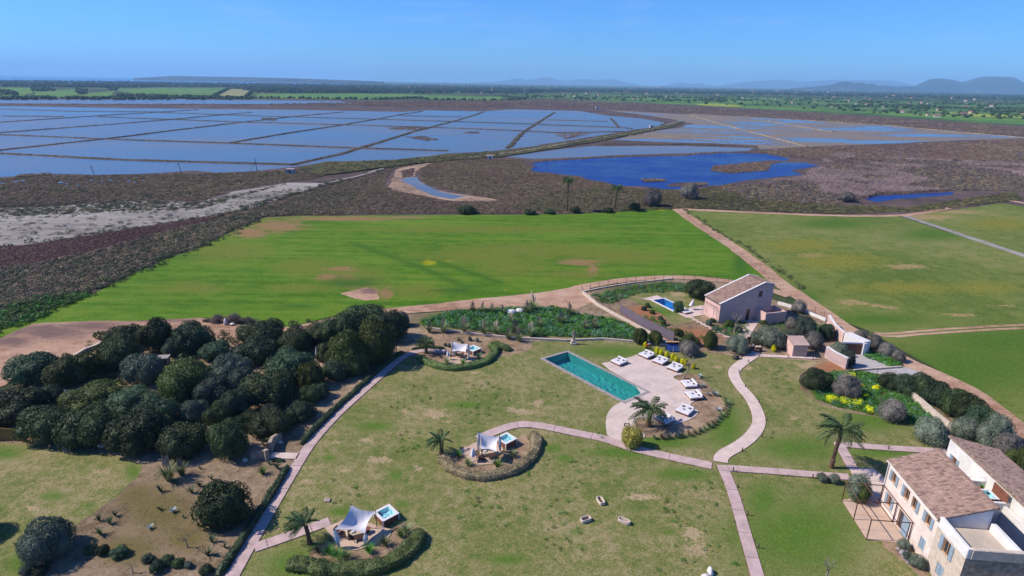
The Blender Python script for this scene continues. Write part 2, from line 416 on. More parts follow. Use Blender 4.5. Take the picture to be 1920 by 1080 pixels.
MT['scrubsoil'] = M_ground('scrub_soil', (C(60, 54, 40), C(84, 72, 58), C(100, 80, 70)), 0.03, 0.2, 1.4, bump=0.4, bd=0.4, masks=(('red', C(92, 58, 54), 0.4),))
MT['rough'] = M_ground('weedy_ground', (C(48, 70, 30), C(84, 104, 40), C(140, 132, 84)), 0.1, 0.6, 4.0, bump=0.5, bd=0.2)
MT['pan'] = M_water('salt_pan_water', (0.06, 0.07, 0.09, 1), (0.14, 0.145, 0.16, 1), 0.26, 0.10, 0.35, 0.006, stretch=(0.5, 1, 1))
MT['pond'] = M_water('pond_water', (0.003, 0.012, 0.11, 1), (0.006, 0.022, 0.17, 1), 0.28, 0.65, 0.5, 0.03, ior=1.2)
MT['sea'] = M_water('sea_water', (0.02, 0.10, 0.22, 1), (0.03, 0.12, 0.26, 1), 0.3, 0.5, 0.05, 0.0005)
MT['mud'] = M_ground('mud_flat', (C(120, 98, 84), C(158, 130, 108), C(178, 152, 130)), 0.05, 0.3, 1.5, bump=0.1)

sheet('ground', [(-29500, -300), (29500, -300), (29500, 29500), (-29500, 29500)], 0.0, MT['plain'])
sheet('sea', [RD(-500, 140, 29000).xy, RD(700, 150, 29000).xy, RD(640, 153, 6500).xy, RD(250, 150, 3600).xy, RD(-100, 147, 3000).xy, RD(-500, 146, 3000).xy], 0.6, MT['sea'])
marsh_px = [(-900, 174), (-250, 183), (480, 186), (700, 188), (950, 188), (1060, 186), (1150, 190), (1300, 197), (1440, 206), (1600, 215), (1750, 225), (1920, 236), (2150, 250),
            (2150, 400), (1900, 388), (1740, 398), (1690, 406), (1560, 406), (1290, 395), (1250, 394), (1080, 404), (500, 409), (370, 469), (190, 544), (-200, 690), (-900, 900)]
sheet('marsh', GL(marsh_px), 0.03, MT['marsh'])

# water: salt pans, ponds, stream
pans_px = [(-900, 187), (-220, 196), (0, 199), (250, 203), (480, 205), (605, 207), (755, 210), (800, 207), (905, 209), (960, 205), (1085, 208), (1140, 217), (1200, 222), (1246, 230),
           (1235, 237), (1190, 243), (1120, 255), (1040, 268), (960, 279), (900, 285), (840, 288), (800, 294), (740, 299), (650, 304), (612, 304), (547, 313), (500, 318),
           (417, 326), (363, 321), (300, 325), (177, 328), (97, 326), (30, 331), (0, 333), (-220, 346), (-900, 385)]
sheet('salt_pan_water', scale_jag(GL(pans_px), 9, 3.0, 1), 0.05, MT['pan'])
sheet('salt_pan_water', scale_jag(GL([(-200, 186), (120, 187), (300, 186), (480, 187.5), (640, 190), (680, 193), (480, 195), (200, 195), (-200, 192)]), 30, 14, 2), 0.05, MT['pan'])
sheet('salt_pan_water', scale_jag(GL([(945, 294), (1000, 286), (1060, 279), (1110, 274), (1200, 274), (1300, 274), (1420, 278), (1405, 283), (1300, 287), (1180, 290), (1080, 295), (1000, 298)]), 9, 3, 3), 0.05, MT['pan'])
pond_px = [(973, 319), (998, 314), (993, 306), (1040, 301), (1133, 296), (1280, 292), (1363, 287), (1440, 289), (1484, 299), (1460, 305), (1512, 305), (1537, 311), (1484, 320),
           (1502, 328), (1450, 333), (1400, 338), (1380, 343), (1330, 349), (1290, 354), (1240, 355), (1206, 350), (1160, 349), (1133, 341), (1100, 338), (1087, 330), (1050, 327), (1007, 322)]
sheet('pond_water', scale_jag(GL(pond_px), 5, 3.0, 4), 0.06, MT['pond'])
for k, p in enumerate([[(1623, 374), (1650, 367), (1720, 363), (1790, 360), (1786, 365), (1680, 374), (1645, 379)], [(1648, 287), (1680, 285.5), (1768, 291), (1740, 293.5), (1690, 292)],
                       [(1893, 295), (1915, 285), (1990, 283), (1990, 298)]]):
    sheet('pond_water', scale_jag(GL(p), 5, 2, 5 + k), 0.06, MT['pond'])
for k, p in enumerate([[(1332, 321), (1335, 312), (1400, 305), (1440, 301), (1480, 302), (1446, 309), (1440, 320), (1370, 326)], [(1278, 346), (1325, 342), (1329, 347), (1285, 353)],
                       [(1203, 336), (1245, 336), (1249, 341), (1210, 342)], [(1245, 350), (1262, 344), (1300, 342), (1290, 350)]]):
    sheet('marsh_island', scale_jag(GL(p), 4, 2, 9 + k), 0.12, MT['marsh'])
sheet('mud_flat', scale_jag(smooth_line(GL([(740, 320), (753, 313), (820, 303), (783, 318), (773, 331), (797, 346), (827, 359), (873, 366), (945, 376), (890, 377), (847, 379), (800, 368),
      (740, 358), (722, 348), (735, 338)]), 1, True), 4, 2, 13), 0.06, MT['mud'])
sheet('stream_water', scale_jag(GL([(752, 338), (762, 333), (784, 332), (790, 343), (827, 361), (873, 368), (847, 374), (807, 366), (785, 354), (765, 346)]), 4, 1.5, 14), 0.075, MT['pan'])
sheet('marsh_island', scale_jag(GL([(753, 321), (778, 315), (771, 331), (756, 333)]), 3, 1.5, 15), 0.12, MT['marsh'])
# right hand wetland: patchwork of shallow water and mud
t = NT('wetland'); P = t.P(); a = t.noise(P, 0.016, 6, 0.62, (0.35, 1.0, 1.0)); b = t.noise(P, 0.2, 4)
wet = t.rng(t.math('ADD', a, t.math('MULTIPLY', t.math('SUBTRACT', b, 0.5), 0.2)), 0.47, 0.56)
cc = t.mix(wet, t.mix(b, C(108, 96, 86), C(146, 130, 112)), t.mix(b, (0.05, 0.07, 0.11, 1), (0.12, 0.13, 0.15, 1)))
t.bsdf(cc, t.rng(wet, 0, 1, 0.9, 0.2), t.bump(b, 0.1, 0.2), 0.4); MT['wetland'] = t.m
sheet('wetland', scale_jag(GL([(1130, 206), (1280, 214), (1440, 222), (1627, 233), (1763, 245), (1930, 259), (1780, 264), (1613, 272), (1513, 275), (1425, 280), (1420, 273), (1300, 268), (1150, 262),
      (1215, 247), (1270, 240), (1300, 232), (1250, 222), (1180, 212)]), 14, 5, 16), 0.05, MT['wetland'])

# dikes between the pans: low earth banks
DIKES = [([(-150, 283), (0, 288), (233, 300), (547, 309)], 4.5), ([(-100, 249), (0, 253), (200, 261), (433, 269), (640, 277), (840, 283)], 4.5),
         ([(185, 219), (280, 223), (320, 224), (450, 229), (630, 234), (775, 238), (955, 244.5), (1042, 249), (1170, 247)], 5), ([(295, 211), (480, 217.5), (717, 224), (960, 231.5), (1155, 239), (1185, 241)], 6),
         ([(0, 204.5), (135, 209), (295, 210)], 5), ([(5, 218), (120, 219)], 4), ([(-60, 233), (0, 229.5), (175, 218), (287, 211), (370, 206)], 6), ([(-80, 254), (0, 249), (110, 241), (302, 226), (400, 217), (470, 211)], 5.5),
         ([(-60, 288), (0, 282), (200, 260.5), (290, 249), (450, 230), (520, 222), (600, 214)], 5), ([(433, 268), (542, 249.5), (640, 235), (712, 222.5), (757, 214), (792, 209)], 5),
         ([(550, 309), (640, 289), (783, 245), (853, 227), (890, 216), (907, 210)], 6.5), ([(953, 278), (980, 249), (1005, 233), (1040, 211)], 6), ([(1145, 222), (1160, 238)], 4),
         ([(1297, 217), (1390, 243), (1513, 275)], 4.5), ([(1437, 227), (1563, 248)], 4), ([(1290, 214), (1440, 221.5), (1627, 232.5), (1763, 244.5), (1925, 258.5)], 4), ([(1160, 254), (1300, 258), (1440, 262)], 3.5),
         ([(1120, 271), (1280, 271), (1420, 276)], 4), ([(750, 217), (865, 219.5)], 3), ([(1025, 225), (1140, 228)], 3), ([(595, 215), (645, 210)], 3)]
MT['dike'] = M_ground('dike_earth', (C(62, 56, 44), C(88, 76, 60), C(112, 96, 78)), 0.05, 0.4, 2.0, bump=0.5, bd=0.3)
MT['dikesand'] = M_ground('dike_sand', (C(120, 104, 80), C(150, 132, 102), C(172, 152, 122)), 0.05, 0.4, 2.0, bump=0.5, bd=0.3)
for k, (p, w) in enumerate(DIKES):
    cl = scale_jag(GL(p), 12, 1.2, 20 + k, False); V = []; Fc = []; ws = [w * (0.62 + 0.35 * mnoise.noise(Vector((x * 0.05, y * 0.05, k)))) for x, y in cl]
    L1, R1 = ribbon(cl, [x * 1.3 for x in ws]); L2, R2 = ribbon(cl, [x * 0.7 for x in ws])
    for i in range(len(cl)):
        h = 0.55 + 0.25 * mnoise.noise(Vector((cl[i][0] * 0.1, cl[i][1] * 0.1, 5.0)))
        V += [(*L1[i], 0.0), (*L2[i], h), (*R2[i], h), (*R1[i], 0.0)]
    for i in range(len(cl) - 1):
        for j in range(3): Fc.append((i * 4 + j, i * 4 + j + 1, i * 4 + 5 + j, i * 4 + 4 + j))
    o = obj('dike', mesh_np('dike', V, [f[::-1] for f in Fc], [MT['dikesand' if 13 <= k <= 16 else 'dike']])); o['kind'] = 'structure'

# far fields
far_green = M_ground('far_field', (C(70, 105, 40), C(92, 130, 48), C(112, 138, 60)), 0.004, 0.03, 0.2, bump=0.0)
far_tan = M_ground('far_stubble', (C(130, 130, 80), C(146, 144, 92), C(160, 152, 104)), 0.004, 0.03, 0.2, bump=0.0)
far_mix = M_ground('far_farmland', (C(54, 80, 40), C(78, 110, 48), C(110, 128, 60)), 0.006, 0.03, 0.2, bump=0.0, stretch=(0.4, 1, 1))
for p, m in [([(-150, 162), (0, 164), (62, 165), (70, 172), (35, 180), (-150, 179)], 0), ([(62, 173), (140, 167), (152, 177), (110, 183), (70, 182)], 0), ([(170, 174), (215, 170), (205, 184), (120, 184)], 0),
             ([(225, 167), (300, 165), (420, 166), (402, 178), (270, 177.5), (220, 171)], 0), ([(432, 167), (470, 167), (462, 182), (402, 180)], 1), ([(480, 176), (645, 175), (785, 177), (783, 183), (705, 187), (480, 183)], 0),
             ([(786, 178), (945, 181), (940, 188), (800, 186)], 0), ([(476, 168), (506, 170), (500, 175), (474, 173)], 1), ([(0, 180), (80, 179), (110, 184), (0, 185)], 0)]:
    sheet('field', scale_jag(GL(p), 40, 8, p[0][0]), 0.04, far_tan if m else far_green)
sheet('field', GL([(930, 178), (1100, 176), (1440, 182), (1700, 188), (1920, 196), (2150, 203), (2150, 245), (1920, 236), (1750, 225), (1600, 215), (1440, 206), (1300, 197), (1150, 190), (1060, 186)]), 0.05, far_mix)
far_yel = M_ground('rape_field', (C(120, 140, 40), C(150, 160, 50), C(160, 165, 60)), 0.004, 0.03, 0.2, bump=0.0)
sheet('field', scale_jag(GL([(1300, 194.5), (1345, 194), (1392, 198), (1380, 200), (1320, 198)]), 30, 8, 3), 0.07, far_yel)
sheet('field', scale_jag(GL([(1740, 207), (1800, 212), (1930, 217), (1930, 222), (1820, 218)]), 30, 8, 4), 0.07, far_yel)
for p in ([(1000, 191), (1150, 190), (1330, 199), (1500, 207), (1640, 212), (1500, 203), (1250, 192)], [(1560, 205), (1750, 213), (1920, 225), (1920, 233), (1750, 222)], [(1150, 183), (1300, 186), (1440, 190), (1430, 194), (1250, 190)]):
    sheet('field', scale_jag(GL(p), 30, 8, p[0][0]), 0.06, far_green)

# crop field, pastures
crop_px = [(497, 408), (440, 432), (370, 467), (317, 484), (240, 519), (190, 544), (150, 560), (120, 570), (60, 592), (-60, 640), (-20, 640), (30, 622), (60, 610), (140, 604), (250, 602), (330, 598), (380, 596),
           (480, 608), (545, 614), (600, 600), (650, 587), (740, 578), (800, 573), (900, 562), (1000, 553), (1060, 542), (1110, 530), (1170, 521), (1260, 517), (1330, 519), (1380, 526), (1452, 531), (1412, 497), (1353, 453),
           (1303, 422), (1262, 394), (1225, 391), (1200, 395), (1080, 402), (900, 403), (700, 404), (560, 405)]
yel_c = [(805, 493, 12, 4), (842, 490, 6, 2), (1235, 393, 14, 2), (690, 403, 20, 1)]
sheet('crop_field', scale_jag(GL(crop_px), 3, 0.8, 40), 0.06, MT['crop'], cell=1.6, attrs={
    'bare': blobs([(520, 424, 50, 10), (640, 410, 110, 4), (760, 408, 40, 2), (470, 437, 35, 9), (690, 545, 22, 9), (1085, 492, 36, 5), (1112, 505, 10, 10), (655, 528, 16, 12), (612, 520, 22, 6), (725, 550, 12, 12), (640, 505, 24, 4)]),
    'pale': blobs([(580, 500, 60, 14), (900, 480, 110, 14), (1000, 470, 160, 14), (660, 520, 60, 22), (780, 545, 60, 10), (430, 470, 70, 18), (960, 500, 60, 16), (1150, 480, 90, 14), (360, 540, 60, 10), (900, 430, 200, 6), (1080, 515, 60, 8), (560, 540, 60, 8)]),
    'lush': (lambda XY: np.maximum(0.74 * lines_mask([[(660, 455), (735, 482), (790, 502), (870, 538), (940, 531), (880, 511), (822, 491), (765, 487)]], 1.3)(XY), blobs([(660, 530, 44, 9), (1390, 490, 14, 24), (860, 545, 40, 4), (560, 575, 40, 4)])(XY))),
    'yellow': blobs(yel_c)})
sheet('sand_hollow', scale_jag(GL([(639, 551), (660, 546), (685, 540), (703, 543), (711, 562), (685, 564), (656, 557)]), 0.8, 0.4, 5), 0.075, MT['road'], cell=2, attrs={'dark': blobs([(690, 546, 20, 5)])})
past = {'bare': blobs([(1590, 567, 22, 5), (1625, 570, 14, 3), (1655, 590, 10, 2), (1530, 480, 30, 4), (1700, 500, 40, 4), (1660, 575, 20, 3), (1800, 590, 30, 3), (1880, 575, 20, 2)]),
        'yellow': blobs([(1570, 490, 70, 14), (1500, 460, 60, 10), (1700, 540, 90, 10), (1850, 540, 60, 10)]), 'lush': blobs([(1640, 600, 90, 10), (1800, 690, 140, 40), (1880, 640, 120, 24), (1500, 560, 40, 16), (1560, 420, 60, 8), (1750, 440, 60, 10)])}
sheet('pasture', scale_jag(GL([(1276, 391), (1400, 398), (1560, 405), (1685, 406), (1760, 430), (1840, 455), (1925, 484), (2100, 540), (2300, 700), (2300, 1000), (1925, 808), (1885, 779), (1840, 746), (1790, 714), (1740, 684), (1690, 656), (1655, 636), (1630, 621),
      (1600, 610), (1562, 597), (1520, 566), (1474, 535), (1437, 501), (1387, 464), (1328, 426)]), 3, 0.6, 41), 0.06, MT['pasture'], cell=2.0, attrs=past)
sheet('pasture', scale_jag(GL([(1692, 405), (1760, 397), (1830, 388), (1880, 381), (1925, 388), (2200, 410), (2200, 560), (1925, 480), (1850, 455), (1768, 428)]), 4, 0.8, 42), 0.065, MT['pasture'], cell=2.5,
      attrs={'bare': blobs([(1740, 408, 40, 5), (1800, 398, 40, 3)]), 'yellow': blobs([(1880, 420, 60, 10)]), 'lush': blobs([])})
sheet('track_verge', strip_poly(scale_jag(GL([(1695, 405), (1768, 429), (1850, 456), (1930, 483)]), 3, 0.4, 3, False), 3.0), 0.075, MT['flat'])
# left marsh: salt flat, red scrub ground
sheet('salt_flat', scale_jag(GL([(-700, 410), (-150, 392), (0, 390), (100, 388), (233, 377), (377, 380), (433, 360), (540, 343), (606, 344), (500, 380), (457, 395), (333, 414), (253, 427), (167, 440), (60, 459), (0, 462), (-150, 480), (-700, 560)]), 4, 2.5, 43), 0.06, MT['flat'])
sheet('scrub_ground', GL([(-700, 558), (-150, 478), (0, 466), (167, 441), (333, 417), (500, 383), (640, 342), (700, 330), (720, 360), (640, 404), (497, 407), (440, 430), (370, 466), (317, 482), (190, 543), (60, 575), (-150, 640), (-700, 800)]), 0.055, MT['scrubsoil'], cell=4,
      attrs={'red': blobs([(60, 480, 90, 14), (190, 455, 90, 8), (330, 430, 60, 6), (640, 362, 24, 8)])})

for k, (x, y, w) in enumerate([(30, 342, 8), (113, 344, 5), (125, 346, 4), (126, 350, 3), (138, 342, 3), (147, 349, 4), (165, 345, 6), (172, 340, 4), (192, 342, 4), (207, 339, 5), (214, 342, 6), (240, 341, 6), (254, 343, 4), (270, 340, 4), (5, 345, 5), (45, 340, 4)]):
    sheet('puddle_water', scale_jag(GL([(x - w, y), (x - w * 0.3, y - 1.6), (x + w * 0.5, y - 0.9), (x + w * 0.7, y + 0.5), (x, y + 1.5)]), 2.5, 1.2, 70 + k), 0.4, MT['pan'])
# dirt roads
def road(name, pts_px, w, z, amp=0.25, attrs=None, mat='road', sm=1):
    cl = smooth_line(GL(pts_px), sm); cl = scale_jag(cl, 2.0, amp * 0.5, 50, False)
    ws = [w * (1 + 0.14 * mnoise.noise(Vector((x * 0.15, y * 0.15, 3)))) for x, y in cl]
    at = attrs or {'dark': lambda XY: np.zeros(len(XY))}
    return sheet(name, strip_poly(cl, ws), z, MT[mat], cell=None if not attrs else 1.5, attrs=at)
road('dirt_road', [(1256, 386), (1268, 391), (1316, 425), (1370, 459), (1425, 500), (1462, 532), (1505, 560), (1552, 594), (1600, 625), (1640, 648), (1690, 676), (1745, 700), (1795, 723), (1837, 749), (1880, 783), (1925, 823), (2000, 890)], 4.2, 0.085)
road('dirt_track', [(1200, 389), (1230, 386), (1262, 390), (1290, 393), (1400, 398), (1560, 405), (1690, 405), (1735, 399), (1800, 385), (1860, 370), (1925, 382)], 3.0, 0.08)
for off in (-3, 3):
    road('wheel_rut', [(1632, 624), (1665, 630 + off), (1740, 623 + off), (1830, 617 + off), (1990, 609 + off)], 0.9, 0.08)
sheet('dirt_yard', scale_jag(GL([(-200, 690), (-20, 644), (60, 608), (140, 603), (245, 602), (335, 598), (375, 596), (450, 609), (545, 614), (600, 601), (650, 588), (745, 577), (800, 572), (900, 560), (1000, 551), (1060, 541), (1095, 534), (1135, 568),
      (1122, 598), (1040, 575), (940, 578), (850, 582), (750, 589), (690, 598), (620, 606), (560, 623), (480, 632), (240, 640), (205, 645), (160, 658), (110, 675), (60, 688), (10, 722), (-200, 800)]), 2.0, 0.35, 44), 0.07, MT['road'], cell=1.6,
      attrs={'dark': blobs([(90, 622, 70, 14), (170, 612, 60, 8), (20, 640, 40, 10), (300, 600, 60, 4)])})
road('dirt_track', [(1080, 541), (1130, 531), (1180, 524), (1260, 519.5), (1330, 523), (1390, 531), (1450, 545), (1480, 556)], 3.0, 0.082)
road('sandy_track', [(-120, 586), (0, 568), (60, 558), (118, 546), (150, 541)], 3.0, 0.08)
road('sandy_track', [(880, 296), (940, 290), (1023, 277), (1100, 263), (1207, 246), (1262, 232), (1275, 227)], 2.2, 0.62, mat='flat')
road('sandy_track', [(500, 380), (570, 357), (640, 336), (670, 331), (733, 311), (790, 305)], 2.0, 0.09, mat='flat')
sheet('mud_flat', scale_jag(GL([(628, 365), (645, 356), (663, 350), (660, 357), (640, 367)]), 3, 1, 3), 0.08, MT['mud'])
bankl = GL([(612, 305), (740, 301), (830, 292), (930, 285), (1010, 276), (1090, 263), (1190, 246), (1250, 234), (1285, 228), (1262, 238), (1215, 248), (1120, 266), (1030, 281), (940, 295), (840, 302), (740, 312), (670, 322), (600, 330), (560, 316)])
MT['bank'] = M_ground('green_bank', (C(58, 58, 36), C(84, 82, 46), C(108, 98, 66)), 0.03, 0.2, 1.4, bump=0.4, bd=0.3)
sheet('bank', scale_jag(bankl, 6, 2, 8), 0.6, MT['bank'])

# the resort's ground
sheet('garden_soil', scale_jag(GL([(-300, 800), (0, 748), (60, 692), (210, 645), (480, 632), (560, 624), (620, 608), (750, 590), (850, 584), (1000, 572), (1080, 580), (1125, 560), (1100, 548), (1180, 530), (1260, 524), (1340, 528), (1400, 537), (1440, 560),
      (1500, 575), (1550, 597), (1600, 640), (1650, 690), (1720, 712), (1797, 738), (1855, 782), (1920, 845), (2300, 1150), (2300, 1500), (-500, 1500)]), 2, 0.2, 45), 0.09, MT['soil'], cell=1.0, attrs={
      'moss': blobs([(300, 960, 60, 40), (240, 1030, 60, 26), (350, 1010, 40, 24), (260, 930, 40, 20)]), 'red': blobs([(1290, 630, 60, 14), (1210, 590, 40, 20), (1560, 690, 30, 10), (1340, 780, 26, 20)]),
      'lush': blobs([(340, 690, 30, 14), (205, 715, 20, 12), (1240, 545, 90, 12), (850, 600, 60, 16)])})
lawn_px = [(448, 1300), (446, 1082), (498, 992), (558, 890), (584, 848), (612, 812), (650, 772), (717, 713), (760, 675), (785, 664), (840, 668), (960, 665), (1000, 642), (1062, 634), (1130, 637), (1200, 643), (1260, 650), (1330, 662), (1400, 672), (1445, 672), (1540, 679),
           (1500, 700), (1500, 730), (1540, 760), (1600, 775), (1690, 790), (1720, 810), (1790, 815), (1830, 870), (1930, 1000), (1930, 1300)]
sheet('lawn', scale_jag(GL(lawn_px), 1.5, 0.25, 46), 0.10, MT['lawn'], cell=0.6, attrs={
    'bare': blobs([(816, 777, 20, 8), (757, 772, 9, 3), (712, 862, 20, 6), (784, 879, 10, 6), (572, 904, 15, 4), (645, 884, 10, 3), (957, 770, 7, 6), (980, 774, 20, 5), (1008, 757, 14, 5), (1202, 933, 26, 6), (1298, 1002, 18, 12), (1310, 1034, 16, 12), (690, 828, 12, 4), (585, 880, 9, 3),
                   (1525, 686, 28, 7), (1403, 691, 9, 3), (1488, 786, 9, 3), (1442, 752, 7, 3), (630, 830, 6, 3), (838, 792, 6, 3), (1030, 800, 5, 2), (890, 700, 10, 3), (780, 650, 20, 4), (1070, 700, 14, 3), (1345, 690, 12, 3)]),
    'lush': blobs([(755, 947, 12, 6), (742, 892, 10, 10), (617, 860, 12, 5), (1035, 842, 14, 7), (1060, 860, 14, 6), (1280, 890, 50, 10), (1160, 850, 60, 8), (560, 1060, 60, 24), (1500, 1000, 110, 60), (1490, 840, 70, 20), (1640, 790, 60, 16), (1660, 850, 60, 8), (640, 960, 24, 8), (870, 760, 30, 6),
                   (1360, 800, 30, 40), (1250, 830, 60, 10), (1150, 660, 60, 8), (1080, 1000, 12, 4), (950, 1050, 30, 8), (700, 800, 30, 8), (1250, 1000, 10, 4), (1430, 940, 30, 30)])})
sheet('lawn', scale_jag(GL([(-300, 800), (0, 832), (60, 834), (130, 846), (200, 850), (268, 872), (258, 895), (215, 935), (180, 962), (140, 985), (90, 1020), (50, 1060), (30, 1090), (0, 1200), (-300, 1300)]), 1.2, 0.3, 47), 0.10, MT['lawn'], cell=0.6, attrs={
    'bare': blobs([(60, 955, 14, 5), (80, 985, 12, 6), (190, 885, 18, 3)]), 'lush': blobs([(100, 932, 22, 6), (165, 948, 12, 4), (250, 885, 12, 14), (10, 850, 30, 10), (40, 1060, 24, 16)])})
sheet('lawn', scale_jag(GL([(1172, 560), (1210, 548), (1260, 544), (1300, 553), (1325, 560), (1318, 590), (1300, 604), (1262, 609), (1240, 590), (1200, 572)]), 1.5, 0.2, 48), 0.10, MT['lawn'], cell=1.0, attrs={'bare': blobs([(1270, 552, 14, 4)]), 'lush': blobs([(1230, 585, 40, 10)])})
sheet('weedy_ground', scale_jag(GL([(780, 606), (850, 584), (940, 579), (1040, 576), (1100, 592), (1150, 596), (1200, 620), (1250, 642), (1130, 636), (1000, 632), (900, 622), (800, 614)]), 2, 0.5, 49), 0.105, MT['rough'])
sheet('grass_verge', scale_jag(GL([(1622, 660), (1650, 666), (1690, 682), (1697, 690), (1670, 690), (1640, 680), (1620, 668)]), 1.5, 0.3, 51), 0.11, MT['rough'])
sheet('weedy_ground', scale_jag(GL([(1535, 700), (1600, 695), (1660, 705), (1700, 730), (1760, 775), (1790, 815), (1740, 815), (1690, 792), (1640, 780), (1570, 765), (1530, 750), (1510, 725)]), 1.5, 0.3, 52), 0.115, MT['rough'])
MT['bed'] = M_ground('bed_soil', (C(124, 100, 78), C(156, 130, 104), C(178, 150, 124)), 0.2, 1.0, 6.0, bump=0.4, bd=0.06)
sheet('bed_soil', scale_jag(smooth_line(GL([(590, 1030), (625, 1012), (640, 1030), (700, 1020), (735, 992), (758, 978), (785, 990), (782, 1015), (760, 1042), (720, 1060), (660, 1068), (600, 1060), (575, 1045)]), 1, True), 1, 0.15, 61), 0.106, MT['bed'])
sheet('bed_soil', scale_jag(smooth_line(GL([(832, 858), (860, 850), (866, 856), (893, 876), (925, 872), (945, 845), (968, 826), (985, 812), (1003, 822), (1005, 842), (992, 862), (965, 880), (930, 893), (895, 895), (860, 888), (840, 874)]), 1, True), 1, 0.15, 62), 0.106, MT['bed'])
sheet('bed_soil', scale_jag(smooth_line(GL([(765, 665), (775, 640), (800, 626), (900, 632), (985, 640), (1003, 652), (975, 664), (940, 668), (925, 676), (890, 690), (850, 693), (815, 687), (790, 672)]), 1, True), 1, 0.2, 63), 0.106, MT['bed'])
sheet('bed_soil', scale_jag(smooth_line(GL([(1262, 709), (1285, 700), (1310, 705), (1330, 725), (1350, 745), (1364, 765), (1350, 785), (1320, 805), (1280, 818), (1240, 822), (1205, 820), (1190, 800), (1195, 785), (1230, 780), (1290, 790), (1300, 760)]), 1, True), 1, 0.15, 64), 0.108, MT['bed'])
sheet('bed_soil', scale_jag(smooth_line(GL([(1640, 1015), (1700, 1022), (1730, 1055), (1750, 1095), (1735, 1095), (1700, 1060)]), 1, True), 1, 0.15, 65), 0.108, MT['bed'])

# ---------------------------------------------------------------- plants: leaf meshes
def leaf_quads(P, Nn, size, rs, tilt=0.5, asp=0.6):
    n = len(P); Nn = Nn + tilt * rs.normal(size=(n, 3)); Nn /= np.linalg.norm(Nn, axis=1)[:, None] + 1e-9
    A = np.cross(Nn, rs.normal(size=(n, 3))); A /= np.linalg.norm(A, axis=1)[:, None] + 1e-9; B = np.cross(Nn, A)
    s = (size * rs.uniform(0.6, 1.35, n))[:, None] * 0.5
    V = np.stack([P - A * s, P - B * s * asp + Nn * s * 0.15, P + A * s, P + B * s * asp + Nn * s * 0.15], 1).reshape(-1, 3)
    return V, np.arange(4 * n).reshape(n, 4)
_ico = {}
def ico(sub):
    if sub not in _ico:
        bm = bmesh.new(); bmesh.ops.create_icosphere(bm, subdivisions=sub, radius=1.0)
        _ico[sub] = (np.array([v.co for v in bm.verts]), np.array([[v.index for v in f.verts] for f in bm.faces])); bm.free()
    return _ico[sub]
def quads_to_tris(Q): return np.concatenate([Q[:, [0, 1, 2]], Q[:, [0, 2, 3]]])
def crown_mesh(name, seed, mat, lobes=14, n=1500, leaf=0.12, flat=0.0, spread=0.55, rl=(0.26, 0.46), core=0.84, main=0.72, squash=1.0):
    """unit crown (radius about 1, height about 1): overlapping lobes covered in leaf sprays over a dark core"""
    rs = np.random.RandomState(seed); L = [(np.array([0, 0, 0.36]), main, 0.80)]
    for k in range(lobes):
        a = rs.uniform(0, 6.283); e = rs.uniform(-0.15, 1.25); r = rs.uniform(*rl)
        L.append((np.array([math.cos(a) * math.cos(e) * spread, math.sin(a) * math.cos(e) * spread, 0.30 + math.sin(e) * 0.38]), r, rs.uniform(0.75, 1.0)))
    w = np.array([l[1] ** 2 for l in L]); w /= w.sum(); Pk = np.zeros((0, 3)); Nk = np.zeros((0, 3))
    LC = np.array([l[0] for l in L]); LR = np.array([l[1] for l in L]); LZ = np.array([l[2] for l in L])
    while len(Pk) < n:
        k = rs.choice(len(L), n * 2, p=w); d = rs.normal(size=(n * 2, 3)); d /= np.linalg.norm(d, axis=1)[:, None]
        sc = np.stack([np.ones(n * 2), np.ones(n * 2), LZ[k]], 1); p = LC[k] + d * sc * LR[k][:, None] * rs.uniform(0.92, 1.13, (n * 2, 1)); ok = (d[:, 2] > -0.55) & (p[:, 2] > 0.02)
        for j in range(len(L)): ok &= (k == j) | (np.linalg.norm((p - LC[j]) / np.array([1, 1, LZ[j]]), axis=1) > LR[j] * 0.9)
        Pk = np.concatenate([Pk, p[ok]]); Nk = np.concatenate([Nk, d[ok]])
    Pk = Pk[:n]; Nk = Nk[:n]
    V, Q = leaf_quads(np.array(Pk), np.array(Nk), leaf, rs); T = quads_to_tris(Q); Vs = [V]; Ts = [T]; b = len(V)
    if core:
        iv, it = ico(1)
        for c, r, zs in L:
            v = iv * np.array([1, 1, zs]) * r * core * (1 + 0.1 * rs.normal(size=(len(iv), 1))) + c; v[:, 2] = np.maximum(v[:, 2], 0.0)
            Vs.append(v); Ts.append(it + b); b += len(v)
    return mesh_np(name, np.concatenate(Vs) * np.array([1, 1, squash]), np.concatenate(Ts), [mat])
